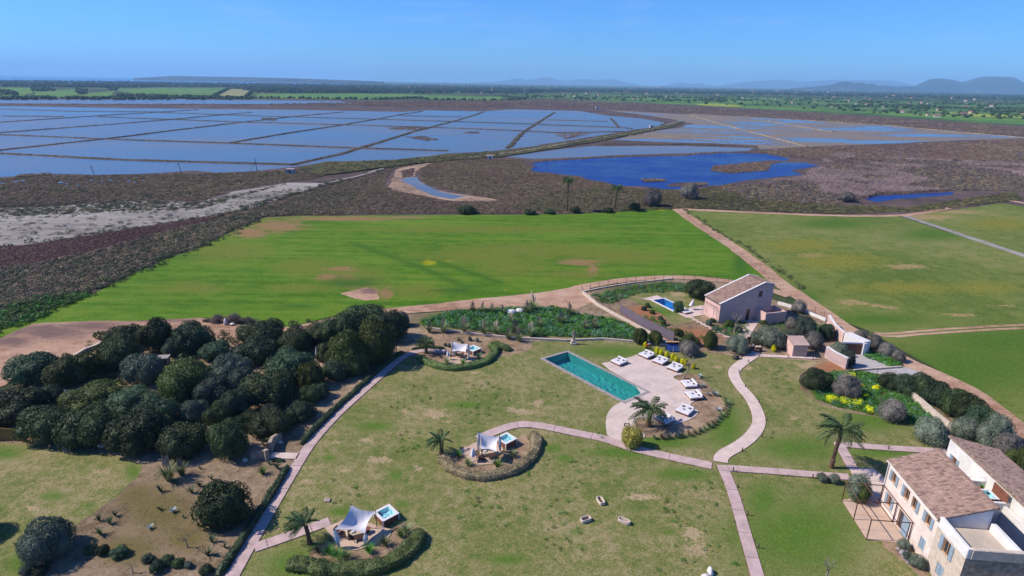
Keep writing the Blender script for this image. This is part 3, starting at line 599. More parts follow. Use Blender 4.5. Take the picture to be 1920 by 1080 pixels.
def blade_mesh(name, seed, mat, n=60, length=1.0, width=0.05, spread=0.5, droop=0.5, segs=3, up=0.3, base=0.15, plume=None):
    """tuft of arching blades"""
    rs = np.random.RandomState(seed); V = []; Fc = []; M = []
    for i in range(n):
        a = rs.uniform(0, 6.283); l = length * rs.uniform(0.7, 1.1); sp = spread * rs.uniform(0.3, 1.1); r0 = base * rs.uniform(0, 1)
        d = np.array([math.cos(a), math.sin(a), 0]); sd = np.array([-math.sin(a), math.cos(a), 0]); b = len(V)
        for k in range(segs + 1):
            t = k / segs; p = d * (r0 + l * sp * t ** 1.3) + np.array([0, 0, l * (t * (1 - up * 0) - droop * sp * t * t)])
            w = width * (1 - t * 0.85) * 0.5; V += [p - sd * w, p + sd * w]
        for k in range(segs): Fc.append((b + 2 * k, b + 2 * k + 1, b + 2 * k + 3, b + 2 * k + 2)); M.append(0)
    if plume:
        for i in range(plume):
            a = rs.uniform(0, 6.283); h = length * rs.uniform(1.05, 1.4); r = 0.22 * rs.rand(); b = len(V); x, y = math.cos(a) * r, math.sin(a) * r
            for k, (w, z) in enumerate(((0.01, 0.55), (0.045, 0.75), (0.035, 0.9), (0.01, 1.0))):
                for q in range(3):
                    t = q * 2.094; V.append(np.array([x * (0.5 + z) + math.cos(t) * w, y * (0.5 + z) + math.sin(t) * w, h * z]))
            for k in range(3):
                for q in range(3): Fc.append((b + k * 3 + q, b + k * 3 + (q + 1) % 3, b + k * 3 + 3 + (q + 1) % 3, b + k * 3 + 3 + q)); M.append(1)
    return mesh_np(name, np.array(V), Fc, [mat] if not isinstance(mat, (list, tuple)) else mat, M)

def CL(r, g, b): return C(r, g, b, 1.5)
def CS(r, g, b): return C(r, g, b, 1.9)
LF = {}
LF['dark'] = M_leaf('evergreen_leaf', CL(24, 36, 20), CL(62, 74, 40), scale=0.5)
LF['olive'] = M_leaf('olive_green_leaf', CL(36, 46, 18), CL(74, 82, 36), scale=0.5)
LF['grey'] = M_leaf('wild_olive_leaf', CL(42, 52, 44), CL(78, 88, 74), scale=0.5)
LF['teal'] = M_leaf('lentisk_leaf', CL(30, 44, 30), CL(62, 80, 54), scale=0.5)
LF['silver'] = M_leaf('silver_leaf', CL(66, 74, 62), CL(98, 104, 88), scale=0.9)
LF['mauve'] = M_leaf('dry_grey_leaf', CL(74, 70, 66), CL(104, 98, 92), scale=0.9)
LF['scrub'] = M_leaf('marsh_scrub', CS(94, 72, 66), CS(112, 98, 76), var=0.35, scale=0.014)
LF['scrubg'] = M_leaf('marsh_scrub_green', CS(62, 60, 38), CS(94, 88, 56), var=0.35, scale=0.02)
LF['scrubr'] = M_leaf('glasswort_red', CS(72, 50, 48), CS(92, 66, 60), var=0.25, scale=0.05)
LF['scrubd'] = M_leaf('dark_marsh_scrub', CS(40, 46, 34), CS(66, 68, 48), var=0.3, scale=0.05)
LF['reed'] = M_leaf('dry_reed', CL(116, 98, 94), CL(146, 126, 118), var=0.22, scale=0.04)
LF['palm'] = M_leaf('palm_leaf', CL(52, 70, 40), CL(86, 102, 62), scale=1.5, trans=0.15)
LF['agave'] = M_leaf('agave_leaf', CL(44, 56, 36), CL(78, 90, 62), scale=1.5)
LF['agavep'] = M_leaf('pale_agave_leaf', CL(120, 132, 130), CL(160, 168, 164), scale=1.5)
LF['pampas'] = M_leaf('pampas_leaf', CL(78, 92, 56), CL(118, 124, 84), scale=1.2)
LF['plume'] = M_leaf('pampas_plume', CL(126, 112, 98), CL(146, 130, 116), scale=1.2)
LF['weed'] = M_leaf('weed_leaf', CL(40, 82, 26), CL(82, 122, 44), scale=0.5)
LF['weedb'] = M_leaf('thistle_leaf', CL(60, 96, 70), CL(96, 130, 96), scale=0.5)
LF['yellow'] = M_leaf('yellow_green_leaf', CL(150, 146, 8), CL(196, 184, 24), var=0.12, scale=2.0, trans=0.25)
LF['flower'] = M_leaf('yellow_flower', CL(196, 200, 10), CL(228, 226, 30), var=0.1, scale=3.0, trans=0.2)
LF['hedge'] = M_leaf('hedge_leaf', CL(52, 66, 32), CL(88, 100, 54), scale=0.7)
LF['hedgeb'] = M_leaf('brown_hedge_leaf', CL(84, 72, 54), CL(122, 106, 82), scale=0.5)
LF['hedged'] = M_leaf('dark_hedge_leaf', CL(40, 54, 36), CL(62, 78, 50), scale=0.7)
LF['forest'] = M_leaf('pine_wood', CL(30, 46, 32), CL(48, 64, 40), var=0.35, scale=0.02)
LF['farm'] = M_leaf('farm_tree', CL(40, 56, 34), CL(66, 84, 44), var=0.35, scale=0.02)
MT['bark'] = M_plain('bark', C(96, 82, 68), 0.25, 4.0, 0.95, 0.1, 0.6)
MT['palmbark'] = M_plain('palm_bark', C(112, 90, 70), 0.3, 6.0, 0.95, 0.1, 0.8)
MT['deadwood'] = M_plain('bare_wood', C(150, 138, 124), 0.2, 5.0, 0.9, 0.1, 0.3)

CR = {k: [crown_mesh('crown_' + k, 10 + i * 7, LF[k], lobes=15 + i * 3, n=6000, leaf=0.058, spread=0.64, rl=(0.2, 0.46), main=0.66) for i in range(3)] for k in ('dark', 'olive', 'grey', 'teal')}
CR['silver'] = [crown_mesh('crown_silver', 90 + i, LF['silver'], n=4200, leaf=0.055, lobes=10) for i in range(2)]
CR['mauve'] = [crown_mesh('crown_mauve', 95 + i, LF['mauve'], n=4200, leaf=0.055, lobes=10) for i in range(2)]
SMALL = {k: [crown_mesh('small_' + k, 30 + i * 3, LF[k], lobes=4, n=84, leaf=0.30, rl=(0.3, 0.5), core=0, squash=0.62 if k[:5] == 'scrub' else 1.0) for i in range(3)] for k in ('scrub', 'scrubg', 'scrubr', 'scrubd', 'weed', 'weedb', 'flower', 'mauve', 'dark', 'silver', 'hedge')}
FARTREE = {k: [crown_mesh('far_' + k, 50 + i * 3, LF[k], lobes=5, n=40, leaf=0.5, core=0.9) for i in range(3)] for k in ('forest', 'farm')}
REED = [blade_mesh('reed_clump', 5 + i, LF['reed'], n=22, length=1.0, width=0.09, spread=0.28, droop=0.2, segs=2, base=0.45) for i in range(3)]

def trunk_mesh(seed, h=0.5, r=0.07):
    rs = np.random.RandomState(seed); b = MB()
    b.tube([(0, 0, -0.03), (0.03, 0.02, h * 0.5), (0.0, 0.04, h)], [r, r * 0.8, r * 0.5], 6)
    for k in range(4):
        a = k * 1.6 + rs.rand(); b.tube([(0, 0.02, h * 0.35), (math.cos(a) * 0.22, math.sin(a) * 0.22, h * 0.8), (math.cos(a) * 0.42, math.sin(a) * 0.42, h * 1.05)], [r * 0.6, r * 0.4, r * 0.15], 5)
    return b.mesh('trunk', MT['bark'])
TRUNKS = [trunk_mesh(i) for i in range(3)]
def px_m(y):                                  # metres per photo pixel at ground row y
    d = G(960, y).y; return (d * math.cos(PITCH) + CAM_H * math.sin(PITCH)) / FPX
def proj(p):
    v = np.array(p) - np.array([0, 0, CAM_H]); c = v @ FWD
    return 960 + FPX * (v @ RT) / c, 540 - FPX * (v @ UP) / c
def height_to(base, ytop):
    lo, hi = 0.0, 40.0
    for _ in range(40):
        m = (lo + hi) / 2
        if proj((base[0], base[1], m))[1] > ytop: lo = m
        else: hi = m
    return lo
_tc = [0]
def tree(name, cx, ytop, ybot, w, var, label, cat='tree', group=None, depth=0.8, trunk=True, crown=None):
    """a rounded tree or bush whose outline the photo shows between rows ytop and ybot, w pixels wide"""
    _tc[0] += 1; k = _tc[0]; r = w * 0.5 * px_m(ybot) * (1.05 if group == GR else 1.0)
    b = G(cx, ybot); c = Vector((b.x * (1 + r * 0.7 / b.y), b.y + r * 0.7, 0.1)); h = max(height_to(c, ytop) - 0.1, r * 0.5) * 0.97
    o = thing(name, c, label, cat, group, rz=k * 2.4)
    cm = crown or CR[var]; cm = cm[k % len(cm)]
    obj('crown', cm, o, scale=(r * 0.98, r * 0.98 * depth if depth != 0.8 else r * 0.92, h))
    if trunk: obj('trunk', TRUNKS[k % 3], o, scale=(r, r, h))
    return o

# ---- the grove of evergreens, one by one
GR = 'evergreen trees of the grove'
GROVE = [(65, 664, 734, 104, 'teal', 'big round blue-green evergreen at the corner of the dirt yard'), (147, 668, 735, 96, 'olive', 'olive-green evergreen beside the corner tree of the dirt yard'),
 (235, 608, 660, 70, 'dark', 'dark evergreen whose top meets the bend of the dirt road'), (301, 595, 668, 66, 'dark', 'tallest dark evergreen at the top of the grove by the dirt road'),
 (236, 632, 700, 84, 'dark', 'dark evergreen just below the two by the road bend'), (361, 603, 670, 88, 'teal', 'lone round evergreen left of the posts on the dirt road'), (330, 632, 672, 40, 'grey', 'small grey-green bush leaning on the lone round evergreen'),
 (275, 666, 728, 80, 'grey', 'grey-blue wild olive beside the stone hut in the clearing'), (205, 672, 704, 50, 'olive', 'low olive-green bush under the upper grove trees'), (42, 730, 806, 116, 'dark', 'wide dark evergreen above the cane screen'),
 (88, 727, 766, 62, 'teal', 'blue-green bush between the rubble pile and the cane screen tree'), (182, 722, 778, 104, 'olive', 'broad olive evergreen right of the rubble pile'), (258, 728, 784, 100, 'teal', 'blue-green evergreen in the middle of the grove below the clearing'),
 (352, 682, 762, 112, 'olive', 'large domed olive-green evergreen in the heart of the grove'), (404, 702, 762, 84, 'grey', 'grey wild olive beside the large domed evergreen'), (366, 748, 798, 54, 'grey', 'pale grey bush with a bare branch in the grove'),
 (98, 768, 846, 112, 'dark', 'dark evergreen at the edge of the small lawn next to the cane screen'), (185, 764, 850, 118, 'dark', 'tall dark evergreen behind the boulder on the small lawn'), (268, 770, 862, 124, 'dark', 'dark evergreen at the far end of the small lawn'),
 (300, 752, 816, 84, 'teal', 'blue-green evergreen behind the front row of the grove'), (352, 792, 868, 96, 'dark', 'dark front evergreen above the pampas clump'), (432, 786, 872, 80, 'dark', 'dark front evergreen at the corner by the stone gate pier'),
 (447, 732, 796, 70, 'teal', 'round blue-green evergreen behind the stone gate pier'), (495, 600, 654, 88, 'dark', 'dark evergreen against the dirt road below the brush heap'), (487, 632, 694, 90, 'teal', 'blue-green evergreen below the one at the brush heap'),
 (560, 616, 670, 74, 'dark', 'dark evergreen left of the closed parasol'), (545, 654, 722, 94, 'teal', 'round evergreen in front of the closed parasol'), (440, 664, 732, 84, 'grey', 'grey wild olive in the middle row of the grove'),
 (508, 700, 772, 104, 'dark', 'broad dark evergreen between the inner paths of the grove'), (585, 676, 734, 48, 'olive', 'narrow olive bush beside the terrace with the parasol'), (690, 569, 640, 112, 'dark', 'tallest dark evergreen of the mound above the road'),
 (640, 592, 655, 84, 'dark', 'dark evergreen on the slope of the mound'), (738, 580, 646, 64, 'teal', 'blue-green evergreen on the mound edge by the lawn'), (660, 612, 704, 88, 'olive', 'olive-green evergreen behind the hidden hot tub'),
 (705, 600, 692, 88, 'olive', 'tall olive-green evergreen at the front of the mound'), (607, 604, 652, 70, 'dark', 'dark evergreen where the dirt road slips behind the grove'), (755, 584, 616, 32, 'mauve', 'small dry grey bush at the end of the mound'),
 (583, 725, 764, 44, 'dark', 'small clipped round tree beside the hedge path'), (515, 768, 826, 84, 'dark', 'low wide evergreen above the stone gate'), (564, 754, 796, 60, 'teal', 'blue-green bush between the gate and the clipped round tree'),
 (508, 758, 788, 34, 'grey', 'small grey bush on the inner path of the grove'), (634, 670, 718, 58, 'teal', 'evergreen bush in front of the hidden hot tub'), (667, 664, 712, 58, 'dark', 'dark bush right of the hidden hot tub'),
 (455, 692, 742, 62, 'grey', 'grey wild olive just below the middle row'), (405, 640, 680, 60, 'teal', 'blue-green bush between the lone evergreen and the grove'), (420, 752, 806, 60, 'dark', 'dark evergreen behind the corner tree of the front row'),
 (335, 730, 770, 60, 'dark', 'dark bush under the large domed evergreen'), (12, 742, 800, 60, 'teal', 'evergreen cut by the left picture edge'), (545, 690, 735, 60, 'dark', 'dark evergreen under the parasol terrace'), (600, 720, 752, 40, 'teal', 'low bush under the parasol terrace'),
 (470, 608, 640, 50, 'dark', 'dark bush touching the brush heap track'), (620, 640, 680, 56, 'dark', 'dark evergreen right behind the closed parasol'), (215, 640, 690, 50, 'olive', 'olive bush by the low stone wall of the dirt yard'), (470, 770, 812, 50, 'dark', 'dark bush beside the inner path opening')]
for cx, yt, yb, w, v, lab in GROVE: tree('evergreen_tree', cx, yt, yb, w, v, lab, group=GR)
tree('evergreen_bush', 427, 908, 1006, 120, 'dark', 'huge round dark green bush beside the hedge path', 'bush', crown=[crown_mesh('big_bush', 77, LF['dark'], lobes=22, n=4200, leaf=0.07, spread=0.5)])
tree('olive_tree', 98, 985, 1072, 112, 'grey', 'grey-green olive tree on the small lawn near the bottom edge')
tree('evergreen_tree', -30, 950, 1020, 70, 'dark', 'dark tree just outside the small lawn, casting a long shadow')
tree('evergreen_bush', 874, 384, 403, 40, 'dark', 'round dark bush at the far edge of the crop field', 'bush')
tree('evergreen_bush', 1310, 525, 566, 62, 'dark', 'big dark bush behind the villa pool', 'bush')
for x, yt, yb, w, lab in [(993, 391, 404, 26, 'left of the tall palm'), (1077, 386, 401, 22, 'right under the tall palm'), (1190, 380, 396, 26, 'right of the shorter palm'), (1140, 388, 400, 22, 'left of the shorter palm'), (1030, 392, 403, 22, 'first left of the tall palm stem')]:
    tree('evergreen_bush', x, yt, yb, w, 'dark', 'dark bush at the field edge ' + lab, 'bush', 'bushes at the palm row')
for x, yt, yb, w, lab in [(1221, 352, 390, 46, 'leafless grey tree beside the shorter palm'), (1293, 342, 376, 46, 'leafless grey tree at the pond shore'), (1585, 360, 380, 44, 'rounded leafless bush left of the narrow pond')]:
    tree('bare_tree', x, yt, yb, w, 'mauve', lab)

ug = in_px([(20, 730), (130, 660), (215, 620), (300, 610), (500, 615), (680, 585), (750, 600), (740, 650), (640, 720), (560, 790), (480, 850), (300, 850), (120, 838), (20, 800)], 420, 80)
scatter('undergrowth', sz(ug, 0.4, 1.3, 81, 0.1), SMALL['dark'] + SMALL['hedge'][:1], 'dark undergrowth filling the gaps of the grove', 'undergrowth')
# ---- marsh vegetation nobody could count
mpoly = [(505, 402), (640, 345), (700, 330), (740, 315), (800, 306), (900, 298), (980, 300), (1000, 322), (1090, 334), (1160, 351), (1250, 358), (1290, 354), (1380, 345), (1290, 390), (1080, 401)]
ex = [[(735, 318), (820, 302), (785, 318), (797, 346), (945, 377), (847, 379), (740, 358), (720, 348)]]
scatter('marsh_scrub', sz(in_px(mpoly, 36000, 1, excl=ex), 0.25, 0.9, 1), SMALL['scrub'] + SMALL['scrubg'][:1], 'brown salt-marsh scrub between the crop field and the ponds')
scatter('green_marsh_scrub', sz(in_px([(960, 392), (1030, 362), (1130, 352), (1200, 358), (1290, 356), (1330, 352), (1500, 380), (1700, 390), (1900, 360), (1920, 375), (1740, 396), (1560, 402), (1290, 391), (1080, 401)], 11000, 2), 0.35, 1.1, 2), SMALL['scrubg'] + SMALL['scrubd'][:1], 'olive-green marsh scrub along the far edge of the fields')
scatter('red_marsh_scrub', sz(in_px([(-100, 476), (0, 468), (167, 443), (333, 418), (420, 404), (330, 432), (200, 470), (60, 500), (-100, 515)], 6500, 3), 0.3, 0.7, 3), SMALL['scrubr'], 'reddish glasswort beside the salt flat')
scatter('dark_marsh_scrub', sz(in_px([(-100, 510), (60, 497), (200, 466), (330, 430), (480, 395), (640, 344), (690, 336), (640, 402), (497, 406), (440, 430), (370, 465), (317, 481), (190, 541), (60, 566), (-100, 596)], 20000, 4), 0.3, 1.0, 4), SMALL['scrubd'] + SMALL['scrub'][:2] + SMALL['scrubg'][:1], 'dark marsh scrub between the salt flat and the crop field')
scatter('shore_scrub', sz(in_px([(-100, 340), (0, 336), (100, 331), (300, 328), (500, 322), (560, 318), (620, 322), (600, 335), (520, 343), (433, 358), (377, 377), (233, 374), (100, 385), (-100, 390)], 12000, 5), 0.35, 1.0, 5), SMALL['scrub'] + SMALL['scrubg'][:2], 'brown scrub between the salt pans and the salt flat')
scatter('salt_flat_bushes', sz(in_px([(-100, 392), (233, 380), (377, 383), (600, 345), (500, 378), (333, 412), (0, 458), (-100, 470)], 420, 6) + in_px([(-50, 388), (233, 376), (377, 379), (540, 345), (440, 372), (380, 392), (100, 402), (-50, 410)], 1600, 7), 0.3, 1.1, 6), SMALL['scrubg'] + SMALL['scrubd'], 'low bushes dotted over the pale salt flat')
hl = []
for p, w, st in [([(-100, 478), (0, 464), (60, 459), (167, 440), (253, 427), (333, 415), (457, 395), (500, 381), (560, 361), (640, 338)], 3.0, 0.8), ([(420, 398), (560, 363), (640, 343), (700, 326), (740, 312), (800, 304)], 3.0, 0.9), ([(-80, 352), (0, 355), (150, 360), (330, 370), (400, 350), (500, 330), (560, 320)], 3.5, 1.0),
                 ([(60, 570), (120, 552), (190, 540), (317, 482), (370, 467), (440, 432), (490, 410)], 2.5, 0.7), ([(0, 590), (40, 580), (70, 572), (130, 556)], 4.0, 0.5), ([(-20, 612), (30, 596), (60, 588)], 4, 0.5)]:
    hl += along(p, st, w, len(hl) + 1)
scatter('hedge_scrub', sz(hl, 0.4, 1.4, 8), SMALL['scrubd'] + SMALL['hedge'][:1], 'dark green scrub rows along the marsh tracks and field border')
dk = []
for k, (p, w) in enumerate(DIKES): dk += [(x, y) for x, y in along(p, 1.6 if k < 13 else 7.0, w * 0.42, 100 + k)]
scatter('dike_scrub', sz(dk, 0.3, 0.85, 9, 0.4), SMALL['scrubd'] + SMALL['scrub'][:1], 'dark scrub growing along the salt-pan dikes')
scatter('bank_scrub', sz(in_px([(612, 306), (740, 302), (830, 293), (930, 286), (1010, 277), (1090, 264), (1190, 247), (1255, 235), (1280, 230), (1215, 248), (1120, 265), (1030, 280), (940, 294), (840, 302), (740, 311), (670, 322), (600, 328)], 5200, 10), 0.4, 1.1, 10, 0.55), SMALL['scrubg'] + SMALL['scrubd'][:1], 'green scrub over the curving bank beside the salt pans')
fm = in_px([(-100, 196), (480, 197), (700, 200), (900, 203), (960, 200), (1130, 205), (1060, 188), (700, 190), (480, 195.5), (-100, 195)], 3500, 11, True) + in_px([(1060, 188), (1300, 199), (1600, 217), (1920, 239), (1950, 258), (1763, 243), (1440, 220), (1280, 212), (1130, 205)], 6500, 12, True) + \
     in_px([(1420, 283), (1513, 277), (1700, 270), (1950, 260), (1950, 300), (1700, 300), (1540, 300), (1440, 288)], 6500, 13, True) + in_px([(640, 190), (950, 189), (1050, 187), (900, 202), (700, 200)], 2500, 14, True)
scatter('far_marsh_scrub', [(x, y, 0, 0.5 + 0.0012 * y * (0.5 + (i % 7) / 7)) for i, (x, y) in enumerate(fm)], SMALL['scrub'], 'brown scrub on the far marsh')
rd = in_px([(1540, 300), (1570, 288), (1700, 298), (1930, 310), (1930, 350), (1850, 350), (1780, 358), (1640, 364), (1620, 378), (1400, 372), (1370, 352), (1450, 340), (1520, 332), (1510, 322), (1550, 311)], 15000, 15, True)
scatter('dry_reeds', [(x, y, 0, 1.0 + 0.9 * ((i * 37) % 11) / 11) for i, (x, y) in enumerate(rd) if mnoise.noise(Vector((x * 0.012, y * 0.012, 4.4))) + 0.5 * mnoise.noise(Vector((x * 0.05, y * 0.05, 1))) > -0.02], REED, 'pale dry reed beds round the pond', 'reeds')
rb = in_px([(1545, 300), (1930, 300), (1930, 358), (1800, 358), (1640, 366), (1622, 372), (1560, 385), (1400, 378), (1370, 352), (1520, 332), (1545, 312)], 9000, 16, True)
scatter('reed_bed_scrub', sz(rb, 0.5, 1.2, 16), SMALL['scrub'] + SMALL['mauve'][:1], 'brown scrub under the reed beds')
ri = in_px([(1333, 319), (1337, 312), (1400, 306), (1440, 303), (1445, 309), (1438, 319), (1370, 324)], 700, 17, True) + in_px([(1280, 346), (1324, 343), (1327, 347), (1286, 352)], 250, 18, True) + in_px([(1204, 337), (1244, 337), (1247, 340), (1211, 341)], 160, 19, True) + \
     [q for p, w in [([(1000, 313), (993, 304), (1133, 294), (1280, 290), (1363, 285)], 2)] for q in along(p, 0.8, 3, 20)] + in_px([(754, 322), (777, 316), (770, 331), (757, 332)], 150, 21, True)
scatter('island_scrub', sz(ri, 0.5, 1.1, 22, 0.1), SMALL['scrub'], 'brown scrub on the pond islands and shore')
isl = in_px([(727, 240), (775, 237), (810, 241), (790, 245), (735, 243)], 300, 23, True) + in_px([(762, 257), (790, 255), (822, 262), (800, 264)], 160, 24, True) + in_px([(870, 248), (900, 248), (898, 250), (872, 250)], 60, 25, True) + in_px([(1040, 250), (1080, 248), (1110, 250), (1060, 262)], 200, 26, True) + in_px([(489, 221), (520, 222), (515, 227), (492, 226)], 120, 27, True) + in_px([(30, 330), (90, 326), (97, 329), (35, 333)], 120, 28, True)
scatter('pan_island_scrub', sz(isl, 0.7, 1.4, 29), SMALL['scrub'], 'brown scrub islets in the salt pans')
rr = along([(1268, 393), (1316, 430), (1380, 466), (1432, 505), (1478, 540)], 0.8, 1.2, 30); rr = [(x + 3.6, y - 0.6) for x, y in rr]
scatter('roadside_scrub', sz(rr, 0.25, 0.9, 31, 0.06), SMALL['hedge'] + SMALL['scrubd'], 'scrub row along the right side of the dirt road')
# ---- far woods and farm trees
fw = in_px([(-60, 151), (225, 153), (480, 157), (700, 162), (700, 175), (480, 173), (430, 164), (300, 163), (225, 165), (60, 163), (-60, 162)], 4200, 40, True) + in_px([(480, 156), (960, 160.5), (1440, 168), (1990, 178), (1990, 190), (1440, 178), (1100, 173), (940, 175), (700, 175), (480, 174)], 6500, 41, True)
scatter('far_wood', [(x, y, 0, 5 + 5 * ((i * 53) % 17) / 17) for i, (x, y) in enumerate(fw)], FARTREE['forest'], 'dark pine woods stretching to the horizon', 'wood')
tl = in_px([(-40, 182), (110, 184), (200, 184), (230, 178), (420, 182), (470, 184), (480, 187), (-40, 187)], 420, 42, True) + in_px([(0, 169), (20, 170), (36, 178), (0, 178)], 60, 43, True) + in_px([(57, 164), (105, 166), (100, 171), (60, 171)], 60, 44, True) + in_px([(142, 165), (165, 168), (163, 178), (146, 176)], 60, 45, True) + \
     in_px([(195, 160), (225, 161), (222, 170), (205, 170)], 60, 46, True) + [q for p in ([(402, 180), (418, 172), (432, 166)], [(462, 182), (474, 170)], [(480, 184), (600, 185), (700, 187)], [(705, 187), (780, 184), (800, 187), (945, 189)], [(940, 181), (985, 186), (950, 188)]) for q in along(p, 9, 4, 47)]
scatter('tree_line', [(x, y, 0, 3.0 + 3.5 * ((i * 31) % 13) / 13) for i, (x, y) in enumerate(tl)], FARTREE['farm'], 'dark tree line between the far fields and the marsh', 'trees')
ft = in_px([(940, 176), (1440, 180), (1990, 190), (1990, 215), (1700, 204), (1440, 194), (1100, 186), (960, 184)], 2600, 48, True); ft = [p for i, p in enumerate(ft) if mnoise.noise(Vector((p[0] * 0.006, p[1] * 0.006, 9))) > 0.05]
ft += in_px([(1060, 186), (1440, 200), (1920, 228), (1920, 215), (1440, 188)], 160, 49, True)
scatter('farmland_trees', [(x, y, 0, 3.0 + 3 * ((i * 31) % 13) / 13) for i, (x, y) in enumerate(ft)], FARTREE['farm'], 'scattered trees over the far farmland', 'trees')

# ---- far hills
MT['hill'] = M_ground('hill_side', (C(36, 44, 38), C(52, 58, 46), C(96, 92, 82)), 0.0008, 0.004, 0.02, bump=0.0, lo=0.45, hi=0.62)
def hill(name, prof, dist, depth, seed):
    """a ridge whose crest follows the surveyed skyline at its real distance"""
    prof = smooth_line(prof, 1); V = []; n = len(prof); m = 11
    for i, (x, y) in enumerate(prof):
        p = RD(x, y, dist)
        for j in range(m):
            u = j / (m - 1) * 2 - 1; nz = mnoise.noise(Vector((p.x * 0.0011, u * 3, seed))) * 0.45 + mnoise.noise(Vector((p.x * 0.004, u * 7, seed))) * 0.25
            k = max(0.0, 1 - abs(u) ** 1.4) * (1 + nz * (1 - (1 - abs(u)) ** 3)); s = 1 + u * depth / dist
            V.append((p.x * s, dist + u * depth, max(p.z, 2) * k - (2 if abs(u) > 0.99 else 0)))
    Fc = np.array([(i * m + j, i * m + m + j, i * m + m + j + 1, i * m + j + 1) for i in range(n - 1) for j in range(m - 1)])
    o = obj(name, mesh_np(name, V, Fc[:, ::1], [MT['hill']], smooth=True)); o['kind'] = 'structure'; return o
hill('mountain', [(1690, 170), (1715, 161), (1730, 154), (1747, 147.5), (1767, 147), (1790, 150), (1802, 154), (1815, 151), (1835, 145), (1855, 143), (1902, 144.5), (1908, 149), (1925, 157), (1990, 172)], 12000, 1800, 1)
hill('hills', [(1480, 166), (1530, 162), (1560, 159), (1580, 152.5), (1590, 153), (1600, 156), (1612, 154), (1625, 157.5), (1635, 156), (1647, 161), (1660, 159.5), (1680, 162.5), (1702, 161), (1730, 164), (1760, 168)], 10500, 900, 2)
hill('far_mountains', [(1340, 162), (1385, 154), (1440, 150.5), (1472, 149), (1500, 154), (1540, 151), (1570, 150), (1615, 150.5), (1665, 151), (1690, 154), (1715, 160), (1740, 168)], 24000, 2500, 3)
hill('far_mountains', [(1240, 161), (1277, 154), (1292, 158), (1310, 155), (1335, 160), (1350, 162)], 25000, 2000, 4)
hill('far_mountains', [(880, 157), (940, 152), (972, 146), (992, 151), (1027, 143), (1042, 150), (1072, 151), (1095, 147), (1115, 151), (1145, 147), (1172, 154), (1200, 159)], 26000, 2500, 5)
hill('headland', [(250, 147), (265, 145.5), (295, 144), (320, 142.5), (332, 142.2), (375, 143.4), (425, 144), (480, 145), (560, 147), (640, 150), (720, 153)], 8500, 900, 6)

# ---- houses far across the plain
MT['fwall'] = M_plain('far_house_wall', C(186, 168, 152), 0.08, 0.4); MT['fwhite'] = M_plain('far_house_white', C(206, 196, 186), 0.05, 0.4); MT['froof'] = M_plain('far_house_roof', C(160, 112, 92), 0.15, 0.6)
def far_house_parts():
    w = MB().box(-5, 5, -3.5, 3.5, 0, 4.2); w.add([(-5, -3.5, 4.2), (-5, 3.5, 4.2), (-5, 0, 5.7), (5, -3.5, 4.2), (5, 3.5, 4.2), (5, 0, 5.7)], [(0, 2, 1), (3, 4, 5)])
    r = MB(); r.add([(-5.4, -3.9, 4.1), (5.4, -3.9, 4.1), (5.4, 0, 5.95), (-5.4, 0, 5.95), (-5.4, 3.9, 4.1), (5.4, 3.9, 4.1)], [(0, 1, 2, 3), (3, 2, 5, 4), (0, 3, 4), (1, 5, 2)])
    d = MB().box(-0.6, 0.6, -3.62, -3.5, 0, 2.2).box(-3.4, -2.4, -3.6, -3.5, 1.2, 2.4).box(2.4, 3.4, -3.6, -3.5, 1.2, 2.4)
    return w, r, d
_w, _r, _d = far_house_parts(); FHW = [_w.mesh('wall', MT['fwall']), _w.mesh('wall', MT['fwhite'])]; FHR = _r.mesh('roof', MT['froof'])
FH = [(1440 + a / 4, 130 + b / 4) for a, b in [(350, 240), (495, 205), (600, 240), (665, 258), (740, 265), (770, 225), (865, 285), (940, 200), (1060, 255), (1150, 250), (1200, 255), (1280, 305), (1480, 285), (1640, 285), (1675, 275), (1720, 315), (1520, 325), (1460, 342), (1200, 345),
      (1000, 320), (480, 280), (180, 250), (80, 165), (210, 178), (660, 195), (725, 215), (1480, 235), (1550, 225), (1380, 215), (1080, 215), (60, 220), (1265, 355), (885, 205), (300, 160), (450, 170), (1910, 340)]]
FH += [(960 + a / 4, 130 + b / 4) for a, b in [(90, 160), (390, 180), (470, 200), (560, 180), (650, 190), (740, 135), (700, 138), (870, 165), (930, 140), (1010, 180), (1100, 135), (1165, 205), (1280, 195), (1460, 205), (1540, 195), (1735, 215), (1805, 170), (920, 222)]]
FH += [(480 + a / 4, 130 + b / 4 + 1) for a, b in [(1600, 165), (1650, 163), (1690, 170), (1770, 152), (1410, 167), (1320, 162), (490, 102), (900, 110), (1150, 135), (1310, 108), (1400, 108), (1490, 110), (1195, 106)]]
for k, (x, y) in enumerate(FH):
    p = G(x, y + 1.5); s = 0.7 + 0.35 * ((k * 7) % 5) / 5 + max(0, p.y - 1800) / 2600
    o = thing('farmhouse', p, 'small pale farmhouse with a reddish roof on the far plain', 'house', 'farmhouses dotted over the far plain', rz=(k * 1.3) % 3.1 - 0.4, scale=s)
    obj('wall', FHW[(k // 2) % 2], o); obj('roof', FHR, o)

